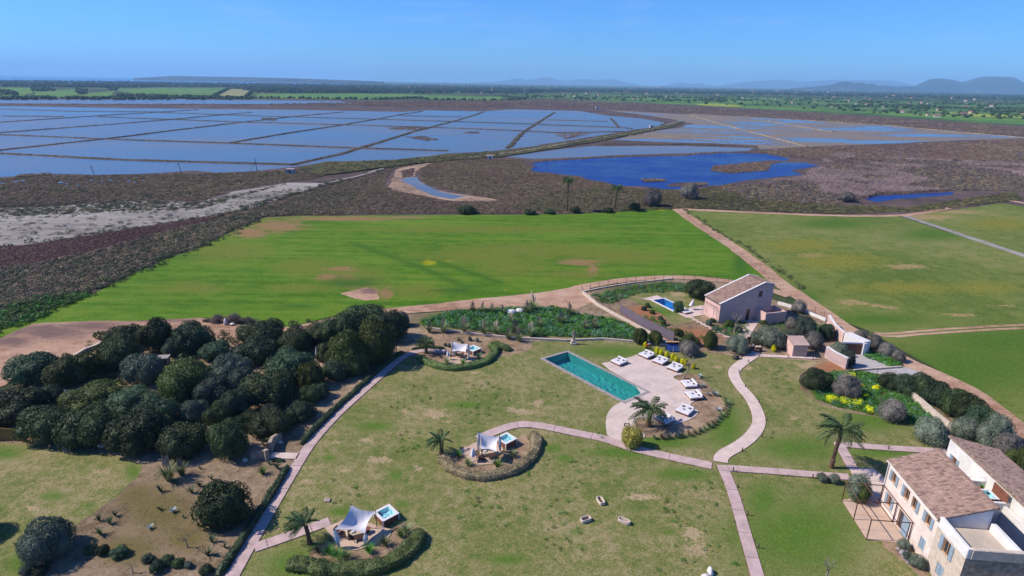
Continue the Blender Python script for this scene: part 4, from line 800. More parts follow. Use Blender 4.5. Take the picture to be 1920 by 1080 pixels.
# ---------------------------------------------------------------- paths, deck, pool
MT['conc'] = M_plain('pink_concrete', C(200, 172, 166), 0.10, 0.9, 0.9, 0.2, 0.15, 'world'); MT['concp'] = M_plain('pale_concrete', C(220, 196, 184), 0.08, 0.8, 0.9, 0.2, 0.1, 'world')
MT['concd'] = M_plain('deck_concrete', C(216, 194, 182), 0.085, 0.5, 0.85, 0.25, 0.12, 'world'); MT['terra'] = M_plain('terrace_concrete', C(206, 176, 154), 0.07, 0.7, 0.9, 0.2, 0.12, 'world')
MT['coping'] = M_plain('grey_stone_coping', C(164, 154, 150), 0.14, 2.5, 0.85, 0.2, 0.4, 'world'); MT['joint'] = M_plain('joint_soil', C(112, 78, 62), 0.15, 3.0, 0.95, 0.1, 0, 'world')
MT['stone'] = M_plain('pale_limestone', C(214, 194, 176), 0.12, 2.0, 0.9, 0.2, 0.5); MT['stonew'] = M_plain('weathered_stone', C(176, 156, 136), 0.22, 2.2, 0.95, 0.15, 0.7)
MT['pink'] = M_plain('pink_render', C(226, 188, 176), 0.07, 0.6, 0.92, 0.15, 0.12); MT['white'] = M_plain('white_paint', C(232, 226, 222), 0.03, 1.5, 0.7, 0.3, 0.05)
MT['lime'] = M_plain('limewash_wall', C(240, 218, 204), 0.11, 0.7, 0.92, 0.15, 0.3); MT['limew'] = M_plain('white_limewash', C(234, 228, 222), 0.08, 0.6, 0.92, 0.15, 0.2)
MT['wood'] = M_plain('red_brown_wood', C(140, 88, 66), 0.2, 3.0, 0.7, 0.3, 0.2); MT['woodl'] = M_plain('orange_wood', C(196, 136, 82), 0.15, 3.0, 0.6, 0.3, 0.1); MT['woodd'] = M_plain('dark_wood', C(78, 54, 46), 0.2, 3.0, 0.75, 0.2, 0.2)
MT['palis'] = M_plain('weathered_palisade', C(120, 108, 118), 0.2, 3.0, 0.9, 0.1, 0.4); MT['rust'] = M_plain('rusty_steel', C(104, 70, 58), 0.25, 4.0, 0.8, 0.3, 0.2); MT['iron'] = M_plain('dark_iron', C(70, 58, 56), 0.2, 4.0, 0.6, 0.4)
MT['cloth'] = M_plain('white_canvas', C(228, 222, 224), 0.04, 1.2, 0.9, 0.15, 0.2); MT['cush'] = M_plain('grey_cushion', C(92, 92, 98), 0.15, 6.0, 0.9, 0.1); MT['beige'] = M_plain('beige_fabric', C(206, 184, 156), 0.06, 4.0, 0.9, 0.1)
MT['blueg'] = M_plain('blue_grey_shutter', C(150, 166, 178), 0.06, 3.0, 0.6, 0.3); MT['black'] = M_plain('black_plastic', C(34, 34, 38), 0.2, 6.0, 0.5, 0.4); MT['blue'] = M_plain('blue_tarpaulin', C(46, 74, 140), 0.15, 1.5, 0.6, 0.3, 0.3)
MT['orange'] = M_plain('lifebuoy_orange', C(214, 84, 44), 0.06, 8.0, 0.5, 0.4); MT['glassd'] = M_plain('dark_window_glass', C(58, 66, 74), 0.15, 1.0, 0.08, 0.6); MT['pot'] = M_plain('terracotta', C(178, 104, 70), 0.12, 5.0, 0.9, 0.2)
MT['terrace'] = M_plain('roof_terrace_screed', C(200, 184, 168), 0.08, 0.9, 0.95, 0.15, 0.2); MT['poolt'] = M_plain('turquoise_pool_tile', C(96, 180, 176, 0.95), 0.06, 1.0, 0.5, 0.4, 0, 'world'); MT['poolb'] = M_plain('blue_pool_tile', C(70, 150, 214, 1.0), 0.06, 1.0, 0.5, 0.4, 0, 'world'); MT['tubi'] = M_plain('tub_liner', C(190, 232, 242, 1.0), 0.05, 2.0, 0.4, 0.4)
MT['skin'] = M_plain('skin', C(200, 150, 125), 0.05, 9.0, 0.6, 0.3); MT['navy'] = M_plain('navy_cloth', C(40, 46, 76), 0.15, 9.0, 0.9, 0.1); MT['whitec'] = M_plain('white_cloth', C(226, 222, 232), 0.05, 9.0, 0.9, 0.1); MT['hair'] = M_plain('dark_hair', C(58, 36, 34), 0.2, 9.0, 0.7, 0.2); MT['redc'] = M_plain('dark_red_cloth', C(122, 52, 72), 0.1, 9.0, 0.9, 0.1)
def M_clearwater(name, tint, bump=0.3, wave=1.6):
    t = NT(name); tr = t.n.new('ShaderNodeBsdfTransparent'); tr.inputs[0].default_value = tint
    nb = t.bump(t.noise(t.P(), wave, 3), bump, 0.2); gl = t.n.new('ShaderNodeBsdfGlossy'); gl.inputs['Roughness'].default_value = 0.05; t.l(nb, gl.inputs['Normal'])
    fr = t.n.new('ShaderNodeFresnel'); fr.inputs[0].default_value = 1.33; t.l(nb, fr.inputs['Normal'])
    ms = t.n.new('ShaderNodeMixShader'); t.l(fr.outputs[0], ms.inputs[0]); t.l(tr.outputs[0], ms.inputs[1]); t.l(gl.outputs[0], ms.inputs[2]); t.l(ms.outputs[0], t.out.inputs[0]); return t.m
MT['poolw'] = M_clearwater('pool_water', (0.58, 0.90, 0.89, 1)); MT['poolwb'] = M_clearwater('blue_pool_water', (0.62, 0.88, 0.97, 1)); MT['tubw'] = M_clearwater('tub_water', (0.86, 0.97, 0.99, 1))

def slab_path(name, pts_px, w, mat, step=4.6, z=0.10, t=0.07, gap=0.06, first=1.5):
    """a concrete path of separate slabs with open joints over a strip of soil"""
    cl = resample(smooth_line(GL(pts_px), 2), 0.4); n = len(cl); L, R = ribbon(cl, w); ks = max(2, int(step / 0.4))
    base = sheet(name, strip_poly(cl, w + 0.1), z + 0.012, MT['joint'])
    i = 0; j = max(1, int(first / 0.4)) if first else ks
    while i < n - 1:
        j = min(j, n - 1)
        if n - 1 - j < 3: j = n - 1
        l = [Vector(p) for p in L[i:j + 1]]; r = [Vector(p) for p in R[i:j + 1]]
        dv = (l[-1] - l[-2]).normalized() * gap; l[-1] = l[-1] - dv; r[-1] = r[-1] - dv
        MB().prism([tuple(p) for p in r] + [tuple(p) for p in l[::-1]], z + 0.016, z + 0.016 + t).build('slab', mat, base)
        i = j; j = i + ks
    return base
def clip_cell(poly, x0, x1, y0, y1):
    for ax, lim, sg in ((0, x0, 1), (0, x1, -1), (1, y0, 1), (1, y1, -1)):
        out = []
        for i in range(len(poly)):
            a, b = poly[i], poly[(i + 1) % len(poly)]; da, db = (a[ax] - lim) * sg, (b[ax] - lim) * sg
            if da >= 0: out.append(a)
            if (da > 0 > db) or (da < 0 < db):
                t = da / (da - db); out.append((a[0] + (b[0] - a[0]) * t, a[1] + (b[1] - a[1]) * t))
        poly = out
        if len(poly) < 3: return []
    return poly
def slab_deck(name, poly, mat, ang, sx, sy, z=0.115, t=0.06, gap=0.025, org=None):
    base = sheet(name, poly, z, MT['joint']); ca, sa = math.cos(-ang), math.sin(-ang); org = org or poly[0]
    q = [((x - org[0]) * ca - (y - org[1]) * sa, (x - org[0]) * sa + (y - org[1]) * ca) for x, y in poly]
    A = np.array(q); i0, i1 = math.floor(A[:, 0].min() / sx), math.ceil(A[:, 0].max() / sx); j0, j1 = math.floor(A[:, 1].min() / sy), math.ceil(A[:, 1].max() / sy)
    for i in range(i0, i1):
        for j in range(j0, j1):
            c = clip_cell(q, i * sx + gap / 2, (i + 1) * sx - gap / 2, j * sy + gap / 2, (j + 1) * sy - gap / 2)
            if len(c) < 3: continue
            ar = 0.5 * sum(c[k][0] * c[(k + 1) % len(c)][1] - c[(k + 1) % len(c)][0] * c[k][1] for k in range(len(c)))
            if abs(ar) < 0.05: continue
            if ar < 0: c = c[::-1]
            c = [(x * ca + y * sa + org[0], -x * sa + y * ca + org[1]) for x, y in c]
            MB().prism(c, z + 0.004, z + 0.004 + t).build('slab', mat, base)
    return base
slab_path('hedge_path', [(425, 1105), (437, 1080), (487, 992), (547, 890), (573, 847), (600, 812), (638, 772), (705, 713), (751, 672), (778, 661), (800, 656.5), (838, 661)], 1.35, MT['conc'], 4.4)
slab_path('gate_path', [(507, 856), (563, 857)], 1.25, MT['concp'], 9, first=0)
slab_path('hut_path', [(478, 1029), (540, 1008), (603, 985), (626, 977)], 1.35, MT['conc'], 4.6, z=0.104)
slab_path('pool_path', [(897, 824), (910, 818), (948, 803), (968, 798), (993, 797), (1027, 802), (1092, 816), (1135, 824), (1165, 836), (1210, 848), (1250, 857), (1338, 876)], 1.5, MT['conc'], 5.6)
slab_path('winding_path', [(1416, 662), (1413, 668), (1395, 679), (1375, 695), (1376, 708), (1388, 727), (1408, 749), (1421, 775), (1424, 797), (1410, 819), (1386, 838), (1358, 852), (1350, 862), (1352, 872)], 1.75, MT['concp'], 40, z=0.106, first=0)
slab_path('lawn_path', [(1353, 874), (1371, 915), (1387, 968), (1403, 1025), (1419, 1080), (1436, 1140)], 1.3, MT['conc'], 3.6, z=0.102)
slab_path('house_path', [(1366, 879.5), (1440, 884.5), (1480, 888), (1600, 897)], 1.25, MT['conc'], 5.0, z=0.109)
slab_path('palm_path', [(1572, 832), (1585, 855), (1601, 884)], 1.3, MT['conc'], 9, first=0)
slab_path('cross_path', [(1578, 835), (1665, 842), (1790, 849)], 1.25, MT['conc'], 5.0, z=0.104)
slab_path('wall_path', [(1424, 668), (1530, 672.5)], 1.0, MT['concp'], 7.0)
slab_path('villa_path', [(1392, 636), (1398, 625), (1407, 612), (1413, 602)], 2.0, MT['concp'], 3.0)
deck_poly = scale_jag(smooth_line(GL([(1122, 683), (1145, 680), (1180, 672), (1197, 665), (1245, 686), (1285, 702), (1264, 706), (1262, 711), (1280, 718), (1310, 722), (1318, 745), (1300, 755), (1293, 760), (1298, 767), (1312, 773), (1300, 786), (1270, 797), (1240, 797), (1205, 783),
      (1190, 788), (1190, 800), (1204, 811), (1212, 822), (1180, 834), (1160, 833), (1139, 822), (1135, 797), (1138, 777), (1150, 763), (1168, 754), (1213, 735)]), 1, True), 3, 0.0, 1)
slab_deck('pool_deck', deck_poly, MT['concd'], math.atan2(-14.7, 11.8), 3.2, 3.2)
slab_deck('house_patio', GL([(1592, 879), (1638, 880), (1664, 905), (1652, 948), (1610, 932), (1603, 905)]), MT['concp'], -0.1, 2.4, 2.4)
slab_deck('pergola_terrace', GL([(1578, 940), (1610, 934), (1653, 950), (1700, 1022), (1623, 1013)]), MT['terra'], -0.1, 2.4, 2.4, z=0.12)
sheet('driveway', scale_jag(smooth_line(GL([(1590, 664), (1620, 662), (1640, 672), (1665, 685), (1700, 690), (1740, 704), (1700, 708), (1660, 703), (1625, 700), (1600, 692), (1592, 678)]), 1, True), 2, 0.15, 5), 0.112, M_plain('grey_gravel', C(186, 178, 174), 0.08, 1.2, 0.95, 0.1, 0.4, 'world'))

def pool(name, inner, rim, depth, wl, tile, water, coping, label, stones=0.9):
    """inner = four world corners in order; a real basin with a coping of separate stones"""
    I = [Vector(p) for p in inner]; c = sum(I, Vector((0, 0))) / 4
    if sum((I[i].x * I[(i + 1) % 4].y - I[(i + 1) % 4].x * I[i].y) for i in range(4)) < 0: I = I[::-1]
    z1 = 0.20; o = thing(name, (c.x, c.y, 0.1), label, 'pool'); J = [p - c for p in I]
    b = MB(); top = z1 - 0.1
    b.add([(p.x, p.y, top) for p in J] + [(p.x, p.y, top - depth) for p in J], [(0, 4, 5, 1), (1, 5, 6, 2), (2, 6, 7, 3), (3, 7, 4, 0), (4, 7, 6, 5)])
    b.build('basin', tile, o)
    MB().add([(p.x, p.y, top - wl) for p in J], [(0, 1, 2, 3)]).build('water_surface', water, o)
    K = []
    for i in range(4):
        a, p, q = J[i - 1], J[i], J[(i + 1) % 4]; d1 = (p - a).normalized(); d2 = (q - p).normalized(); n1 = Vector((d1.y, -d1.x)); n2 = Vector((d2.y, -d2.x))
        K.append(p + (n1 + n2) * (rim / (1 + n1.dot(n2))))
    for i in range(4):
        a, p = J[i], J[(i + 1) % 4]; a2, p2 = K[i], K[(i + 1) % 4]; m = max(1, int((p - a).length / stones)); e = 0.008 / max((p - a).length, 1)
        for k in range(m):
            s0, s1 = k / m + e, (k + 1) / m - e
            MB().prism([tuple(a.lerp(p, s0)), tuple(a2.lerp(p2, s0)), tuple(a2.lerp(p2, s1)), tuple(a.lerp(p, s1))], -0.005, top + 0.004 * ((k * 7 + i) % 3)).build('coping_stone', coping, o)
    return o
pool('swimming_pool', POOL_A, 0.55, 1.5, 0.10, MT['poolt'], MT['poolw'], MT['coping'], 'long turquoise swimming pool beside the pale sun deck')
pool('plunge_pool', POOL_B, 0.4, 1.3, 0.12, MT['poolb'], MT['poolwb'], MT['white'], 'small bright blue pool with white rim beside the villa', 1.0)
slab_deck('villa_deck', GL([(1203, 561.5), (1232, 555), (1242, 559), (1221, 564.5)]), MT['concp'], 0.3, 1.2, 1.2)
slab_deck('villa_deck', GL([(1270, 588), (1287, 597), (1321, 591.5), (1320, 573), (1297, 577)]), MT['concp'], 0.3, 1.6, 1.6)

# ---------------------------------------------------------------- buildings
t = NT('roof_tile'); tn = t.attr('tint'); P = t.P('world'); n1 = t.noise(P, 0.8, 4); n2 = t.noise(P, 9.0, 3)
f = t.math('ADD', t.math('MULTIPLY', tn, 0.42), t.math('ADD', t.math('MULTIPLY', n1, 0.5), t.math('MULTIPLY', n2, 0.2)))
cc = t.mix(t.rng(f, 0.30, 0.60), C(138, 112, 102), C(180, 148, 132)); cc = t.mix(t.rng(f, 0.66, 0.92), cc, C(210, 176, 154))
t.bsdf(cc, 0.9, t.bump(n2, 0.3, 0.02), 0.2); MT['tile'] = t.m
def roof_tiles(parent, org, eu, ev, Lu, Lv, sp=0.25, row=0.40, seed=1):
    """barrel tiles laid in columns up the slope, each a curved shell lapping the one below"""
    eu = np.array(eu, float); ev = np.array(ev, float); nn = np.cross(eu, ev); nn /= np.linalg.norm(nn); rs = np.random.RandomState(seed); org = np.array(org, float)
    V = []; Fc = []; T = []; nu = int(Lu / sp); nv = int(Lv / row) + 1; sg = 4
    for i in range(nu):
        for j in range(nv):
            v0 = j * row; v1 = min(v0 + row * 1.12, Lv); u = (i + 0.5) * Lu / nu + rs.normal() * 0.012; b = len(V); tt = rs.rand(); lift = rs.uniform(0, 0.012)
            for v, zz, r in ((v0 - 0.02, 0.045 + lift, sp * 0.54), (v1, 0.005, sp * 0.46)):
                for k in range(sg + 1):
                    a = math.pi * k / sg; V.append(org + eu * (u + math.cos(a) * r) + ev * v + nn * (zz + math.sin(a) * r * 0.62)); T.append(tt)
            for k in range(sg): Fc.append((b + k + 1, b + k, b + sg + 1 + k, b + sg + 2 + k))
    me = mesh_np('roof_tile', V, Fc, [MT['tile']], attrs={'tint': T}); o = obj('roof_tiles', me, parent); o['kind'] = 'stuff'; return o
def wall(parent, name, M, L, top, openings, mat, dep=0.2, z0=0.0):
    """a wall face in the plane y=0 of M (outside towards -y) with real openings and reveals; top = height or (left, right)"""
    tp = (lambda x: top) if not hasattr(top, '__len__') else (lambda x: np.interp(x, [p[0] for p in top], [p[1] for p in top]))
    xs = sorted({0.0, L, *[v for o in openings for v in o[:2]], *([p[0] for p in top] if hasattr(top, '__len__') else [])}); zs = sorted({z0, 99.0, *[v for o in openings for v in o[2:4]]}); b = MB()
    for i in range(len(xs) - 1):
        for j in range(len(zs) - 1):
            xm, zm = (xs[i] + xs[i + 1]) / 2, (zs[j] + min(zs[j + 1], tp(xs[i]))) / 2
            if any(o[0] < xm < o[1] and o[2] < zm < o[3] for o in openings): continue
            za, zb, zc, zd = min(zs[j], tp(xs[i])), min(zs[j], tp(xs[i + 1])), min(zs[j + 1], tp(xs[i + 1])), min(zs[j + 1], tp(xs[i]))
            b.add([M @ Vector(q) for q in ((xs[i], 0, za), (xs[i + 1], 0, zb), (xs[i + 1], 0, zc), (xs[i], 0, zd))], [(0, 1, 2, 3)])
    for a, c, za, zb in [o[:4] for o in openings]:
        q = [(a, za), (c, za), (c, zb), (a, zb)]
        for k in range(4):
            (xa, ya), (xb, yb) = q[k], q[(k + 1) % 4]; b.add([M @ Vector(v) for v in ((xa, 0, ya), (xa, dep, ya), (xb, dep, yb), (xb, 0, yb))], [(3, 2, 1, 0)])
    return b.build(name, mat, parent)
def window(parent, M, a, c, za, zb, dep=0.2, shutters=0.0, frame='woodl', name='window', muntins=1, sh_mat='blueg', closed=False):
    w = c - a; b = MB(); fw = 0.07
    for x0, x1, y0, y1 in ((a, a + fw, za, zb), (c - fw, c, za, zb), (a + fw, c - fw, za, za + fw), (a + fw, c - fw, zb - fw, zb)): b.box(x0, x1, dep - 0.06, dep + 0.02, y0, y1, 0, M)
    for k in range(muntins): x = a + w * (k + 1) / (muntins + 1); b.box(x - 0.035, x + 0.035, dep - 0.055, dep + 0.015, za + fw, zb - fw, 0, M)
    o = b.build(name, MT[frame], parent)
    MB().add([M @ Vector(q) for q in ((a, dep - 0.015, za), (c, dep - 0.015, za), (c, dep - 0.015, zb), (a, dep - 0.015, zb))], [(0, 1, 2, 3)]).build('pane', MT['glassd'], o)
    if name == 'window': MB().box(a - 0.08, c + 0.08, -0.07, dep * 0.6, za - 0.07, za + 0.004, 0, M).build('sill', MT['stone'], o)
    if shutters:
        for x0 in ((a - shutters - 0.03, c + 0.03) if not closed else (a + 0.01, (a + c) / 2 + 0.01)):
            x1 = x0 + (shutters if not closed else w / 2 - 0.03); y1, y0 = (-0.02, -0.065) if not closed else (0.09, 0.045); s = MB().box(x0, x1, y0, y1, za - 0.03, zb + 0.03, 0, M); nsl = 9
            for k in range(nsl):
                z = za + (zb - za) * (k + 0.5) / nsl; s.box(x0 + 0.05, x1 - 0.05, y0 - 0.02, y0 + 0.002, z - 0.03, z + 0.02, 0, M)
            s.build('shutter', MT[sh_mat], o)
    return o
ID = Matrix.Identity(4)
def WM(x, y, ang): return Matrix.Translation((x, y, 0)) @ Matrix.Rotation(ang, 4, 'Z')

# the stone farmhouse in the corner
H1 = thing('stone_farmhouse', (42.4, 56.77, 0.10), 'two-storey cream stone farmhouse with tiled roof, flat roof terrace and blue-grey shutters', 'house', rz=math.radians(-95))
op = [(0.95, 1.75, 3.85, 5.05), (3.55, 4.45, 3.75, 5.05), (5.0, 5.9, 3.75, 5.05), (7.6, 8.4, 3.85, 5.05), (3.55, 5.75, 0.06, 2.25), (1.15, 1.95, 0.9, 2.25), (7.65, 8.5, 0.95, 2.25)]
wall(H1, 'wall', WM(0, 0, 0), 9.4, 5.75, op, MT['lime'])
ops = [(10.75, 11.75, 3.2, 4.75), (10.75, 11.75, 0.6, 1.95)]
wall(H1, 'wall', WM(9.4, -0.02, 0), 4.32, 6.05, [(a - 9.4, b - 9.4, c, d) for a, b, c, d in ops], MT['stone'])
for k, o in enumerate(op):
    if k == 4: window(H1, WM(0, 0, 0), *o, frame='woodl', name='door', muntins=2)
    else: window(H1, WM(0, 0, 0), *o, shutters=0.42 if k not in (2, 1) else 0.0, closed=(k == 6), muntins=1)
for x0 in (3.08, 5.93):
    s = MB().box(x0, x0 + 0.44, -0.07, -0.02, 3.72, 5.08)
    for k in range(9): s.box(x0 + 0.05, x0 + 0.39, -0.09, -0.068, 3.8 + k * 0.14, 3.86 + k * 0.14)
    s.build('shutter', MT['blueg'], H1)
MB().box(4.6, 5.7, -0.1, -0.03, 0.1, 2.2).build('blue_door_leaf', MT['blueg'], H1)
for o in ops: window(H1, WM(0, -0.02, 0), *o, shutters=0.48, closed=(o[2] < 2))
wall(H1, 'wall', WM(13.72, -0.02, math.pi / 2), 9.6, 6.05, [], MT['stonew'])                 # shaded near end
wall(H1, 'wall', WM(0, 4.6, -math.pi / 2), 4.6, [(0, 7.35), (4.6, 5.75)], [], MT['lime'])        # far end
wall(H1, 'wall', WM(9.4, 0, math.pi / 2), 4.6, [(0, 5.75), (4.6, 7.35)], [], MT['limew'])        # gable above the roof terrace
wall(H1, 'wall', WM(9.4, 4.6, math.pi), 9.4, 7.35, [], MT['limew'])
ev = Vector((0, 4.9, 1.70)).normalized()
b = MB(); b.add([(-0.15, -0.25, 5.62), (9.55, -0.25, 5.62), (9.55, 4.75, 7.36), (-0.15, 4.75, 7.36), (-0.15, -0.25, 5.76), (9.55, -0.25, 5.76), (9.55, 4.75, 7.5), (-0.15, 4.75, 7.5)],
      [(0, 3, 2, 1), (4, 5, 6, 7), (0, 1, 5, 4), (1, 2, 6, 5), (2, 3, 7, 6), (3, 0, 4, 7)]); rf = b.build('roof', MT['stonew'], H1)
roof_tiles(rf, (-0.15, -0.25, 5.77), (1, 0, 0), tuple(Vector((0, 5.0, 1.74)).normalized()), 9.7, 5.28, 0.24, 0.37, 3)
b = MB(); k = 0
for i in range(26):
    x = -0.12 + i * 0.373; b.tube([(x, 4.78, 7.52 + 0.012 * (i % 2)), (x + 0.39, 4.78, 7.525)], 0.11, 8)
b.build('ridge_tiles', MT['tile'], rf)
MB().tube([(-0.1, -0.3, 5.68), (9.5, -0.3, 5.66)], 0.06, 8).build('gutter', MT['white'], H1); MB().tube([(0.06, -0.12, 0.05), (0.06, -0.12, 5.6), (0.02, -0.28, 5.68)], 0.05, 8).build('downpipe', MT['white'], H1)
# roof terrace
MB().box(9.41, 13.7, 0.0, 5.0, 4.7, 4.96).build('terrace_floor', MT['terrace'], H1)
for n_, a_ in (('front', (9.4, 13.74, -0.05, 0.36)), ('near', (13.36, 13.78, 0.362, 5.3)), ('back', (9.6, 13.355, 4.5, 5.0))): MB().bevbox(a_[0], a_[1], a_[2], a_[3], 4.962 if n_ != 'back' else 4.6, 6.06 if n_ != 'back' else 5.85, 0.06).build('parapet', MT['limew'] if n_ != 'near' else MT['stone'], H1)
MB().tube([(9.7, 0.45, 5.9), (13.2, 0.45, 5.88)], 0.05, 6).build('cable_duct', MT['iron'], H1)
# rear court: lower terrace, hot tub deck and the back building
MB().box(-1.5, 4.2, 4.62, 10.0, 0, 3.55).build('court_block', MT['limew'], H1)
MB().box(4.2, 4.5, 4.65, 10.3, 0, 4.45).build('court_wall', MT['limew'], H1); MB().box(4.5, 14.5, 9.35, 9.7, 0, 4.1).build('court_wall', MT['limew'], H1)
MB().box(4.5, 14, 4.8, 9.35, 0, 0.25).build('court_floor', MT['terrace'], H1); MB().box(0.6, 0.72, 4.8, 10.0, 3.55, 4.35).build('court_parapet', MT['limew'], H1)
b = MB()
for y in (5.0, 6.6, 8.2, 9.8): b.tube([(0.66, y, 4.35), (0.66, y, 4.85)], 0.025, 5)
b.tube([(0.66, 5.0, 4.85), (0.66, 9.8, 4.85)], 0.025, 5); b.build('railing', MT['white'], H1)
wb = [(1.2, 2.0, 3.0, 4.1)]
wall(H1, 'wall', WM(-6.3, 10.0, 0), 21, 5.45, [(1.2, 2.0, 2.3, 3.7)], MT['limew']); window(H1, WM(-6.3, 10.0, 0), 1.2, 2.0, 2.3, 3.7, shutters=0.42)
wall(H1, 'wall', WM(-6.3, 15.6, -math.pi / 2), 5.6, [(0, 4.0), (5.6, 5.45)], [], MT['limew'])
wall(H1, 'wall', WM(14.7, 15.6, math.pi), 21, 4.0, [], MT['limew'])
b = MB(); b.add([(-6.5, 9.8, 5.42), (14.8, 9.8, 5.42), (14.8, 15.8, 3.9), (-6.5, 15.8, 3.9), (-6.5, 9.8, 5.55), (14.8, 9.8, 5.55), (14.8, 15.8, 4.03), (-6.5, 15.8, 4.03)], [(0, 3, 2, 1), (4, 5, 6, 7), (0, 1, 5, 4), (1, 2, 6, 5), (2, 3, 7, 6), (3, 0, 4, 7)])
rf = b.build('roof', MT['stonew'], H1); roof_tiles(rf, (14.8, 15.8, 4.04), (-1, 0, 0), tuple(Vector((0, -6.0, 1.52)).normalized()), 21.3, 6.18, 0.25, 0.38, 5)
w_ = thing('wooden_screen', H1.matrix_basis @ Vector((2.2, 9.6, 3.56)), 'brown wooden screen beside the hot tub on the rear terrace', 'screen', rz=math.radians(-95))
for k in range(12): MB().box(k * 0.19, k * 0.19 + 0.175, -0.02, 0.02, 0, 1.9).build('plank', MT['wood'], w_)

# pergola frame
PG = thing('pergola', H1.matrix_basis @ Vector((0, 0, 0)), 'thin dark steel pergola frame over the terrace in front of the farmhouse', 'pergola', rz=math.radians(-95))
for x in (0.1, 3.15, 6.2):
    for y in (-4.2, -0.15): MB().box(x - 0.04, x + 0.04, y - 0.04, y + 0.04, 0.06, 2.6).build('post', MT['rust'], PG)
    MB().box(x - 0.035, x + 0.035, -4.158, -0.192, 2.52, 2.60).build('cross_bar', MT['rust'], PG)
for y in (-4.2, -2.2, -0.15): MB().box(0.0, 6.3, y - 0.035, y + 0.035, 2.603, 2.67).build('beam', MT['rust'], PG)

# the pink villa
H2 = thing('pink_villa', (41.3, 110.8, 0.09), 'pink rendered villa with a long sloping tiled roof above the small pool', 'house', rz=math.radians(16)); D2 = 5.3
wall(H2, 'wall', WM(0, 0, 0), 11.9, [(0, 4.0), (9.7, 7.7), (11.9, 7.2)], [(8.55, 9.45, 4.9, 6.15), (6.2, 7.1, 0.02, 2.45)], MT['pink'], 0.25)
window(H2, WM(0, 0, 0), 8.55, 9.45, 4.9, 6.15, 0.25, frame='wood'); window(H2, WM(0, 0, 0), 6.2, 7.1, 0.02, 2.45, 0.25, frame='woodd', name='door', muntins=0)
wall(H2, 'wall', WM(0, D2, -math.pi / 2), D2, 4.0, [], MT['pink']); wall(H2, 'wall', WM(11.9, 0, math.pi / 2), D2, 7.2, [], MT['pink'])
wall(H2, 'wall', WM(11.9, D2, math.pi), 11.9, [(0, 7.2), (2.2, 7.7), (11.9, 4.0)], [], MT['pink'])
s2 = Vector((9.85, 0, 3.75)).normalized(); b = MB()
b.add([(-0.15, -0.05, 3.94), (9.7, -0.05, 7.70), (12.0, -0.05, 7.18), (-0.15, D2 + 0.05, 3.94), (9.7, D2 + 0.05, 7.70), (12.0, D2 + 0.05, 7.18), (-0.15, -0.05, 4.06), (9.7, -0.05, 7.82), (12.0, -0.05, 7.30), (-0.15, D2 + 0.05, 4.06), (9.7, D2 + 0.05, 7.82), (12.0, D2 + 0.05, 7.30)],
      [(0, 3, 4, 1), (1, 4, 5, 2), (6, 7, 10, 9), (7, 8, 11, 10), (0, 1, 7, 6), (1, 2, 8, 7), (3, 9, 10, 4), (4, 10, 11, 5), (0, 6, 9, 3), (2, 5, 11, 8)]); rf = b.build('roof', MT['stonew'], H2)
roof_tiles(rf, (-0.18, D2 - 0.22, 4.07), (0, -1, 0), tuple(s2), D2 - 0.44, 10.5, 0.24, 0.4, 7)
roof_tiles(rf, (12.05, 0.22, 7.31), (0, 1, 0), tuple(Vector((-2.3, 0, 0.52)).normalized()), D2 - 0.44, 2.35, 0.24, 0.4, 8)
for y0, y1 in ((-0.12, 0.2), (D2 - 0.2, D2 + 0.12)):
    b = MB(); b.add([(-0.2, y0, 4.08), (9.7, y0, 7.86), (12.05, y0, 7.34), (-0.2, y1, 4.08), (9.7, y1, 7.86), (12.05, y1, 7.34), (-0.2, y0, 4.2), (9.7, y0, 7.98), (12.05, y0, 7.46), (-0.2, y1, 4.2), (9.7, y1, 7.98), (12.05, y1, 7.46)],
          [(0, 3, 4, 1), (1, 4, 5, 2), (6, 7, 10, 9), (7, 8, 11, 10), (0, 1, 7, 6), (1, 2, 8, 7), (3, 9, 10, 4), (4, 10, 11, 5), (0, 6, 9, 3), (2, 5, 11, 8)]); b.build('verge_coping', MT['white'], H2)
b = MB()
for x0, x1, y0, y1 in ((8.5, 8.75, -3.0, 0), (8.75, 13.35, -3.0, -2.75), (13.1, 13.35, -2.75, 0.6), (11.95, 13.1, 0.35, 0.6)): b.box(x0, x1, y0, y1, 0, 2.5)
b.build('courtyard_wall', MT['pink'], H2); MB().box(8.76, 13.09, -2.74, -0.02, 0.0, 0.08).build('courtyard_floor', MT['terrace'], H2)
MB().box(5.5, 11.9, D2 + 0.02, D2 + 2.4, 0, 4.6).build('rear_wing', MT['pink'], H2); MB().box(5.35, 12.05, D2 + 0.06, D2 + 2.55, 4.6, 4.75).build('rear_wing_roof', MT['white'], H2)
MB().tube([(-0.2, -0.1, 4.0), (-0.2, D2 + 0.1, 4.0)], 0.06, 8).build('gutter', MT['iron'], H2)
v_ = thing('veranda_frame', H2.matrix_basis @ Vector((0, 0, 0)), 'thin steel frame against the pool end of the pink villa', 'frame', rz=math.radians(16))
for x, y in ((-0.9, 0.6), (-0.9, 4.6), (-0.35, 0.4), (-0.35, 4.8)): MB().tube([(x, y, 0.02), (x, y, 3.2)], 0.035, 6).build('post', MT['rust'], v_)
for a, c in (((-0.9, 0.6), (-0.9, 4.6)), ((-0.35, 0.4), (-0.35, 4.8)), ((-0.9, 0.6), (-0.35, 0.4)), ((-0.9, 4.6), (-0.35, 4.8))): MB().tube([(*a, 3.2), (*c, 3.2)], 0.03, 6).build('rail', MT['rust'], v_)

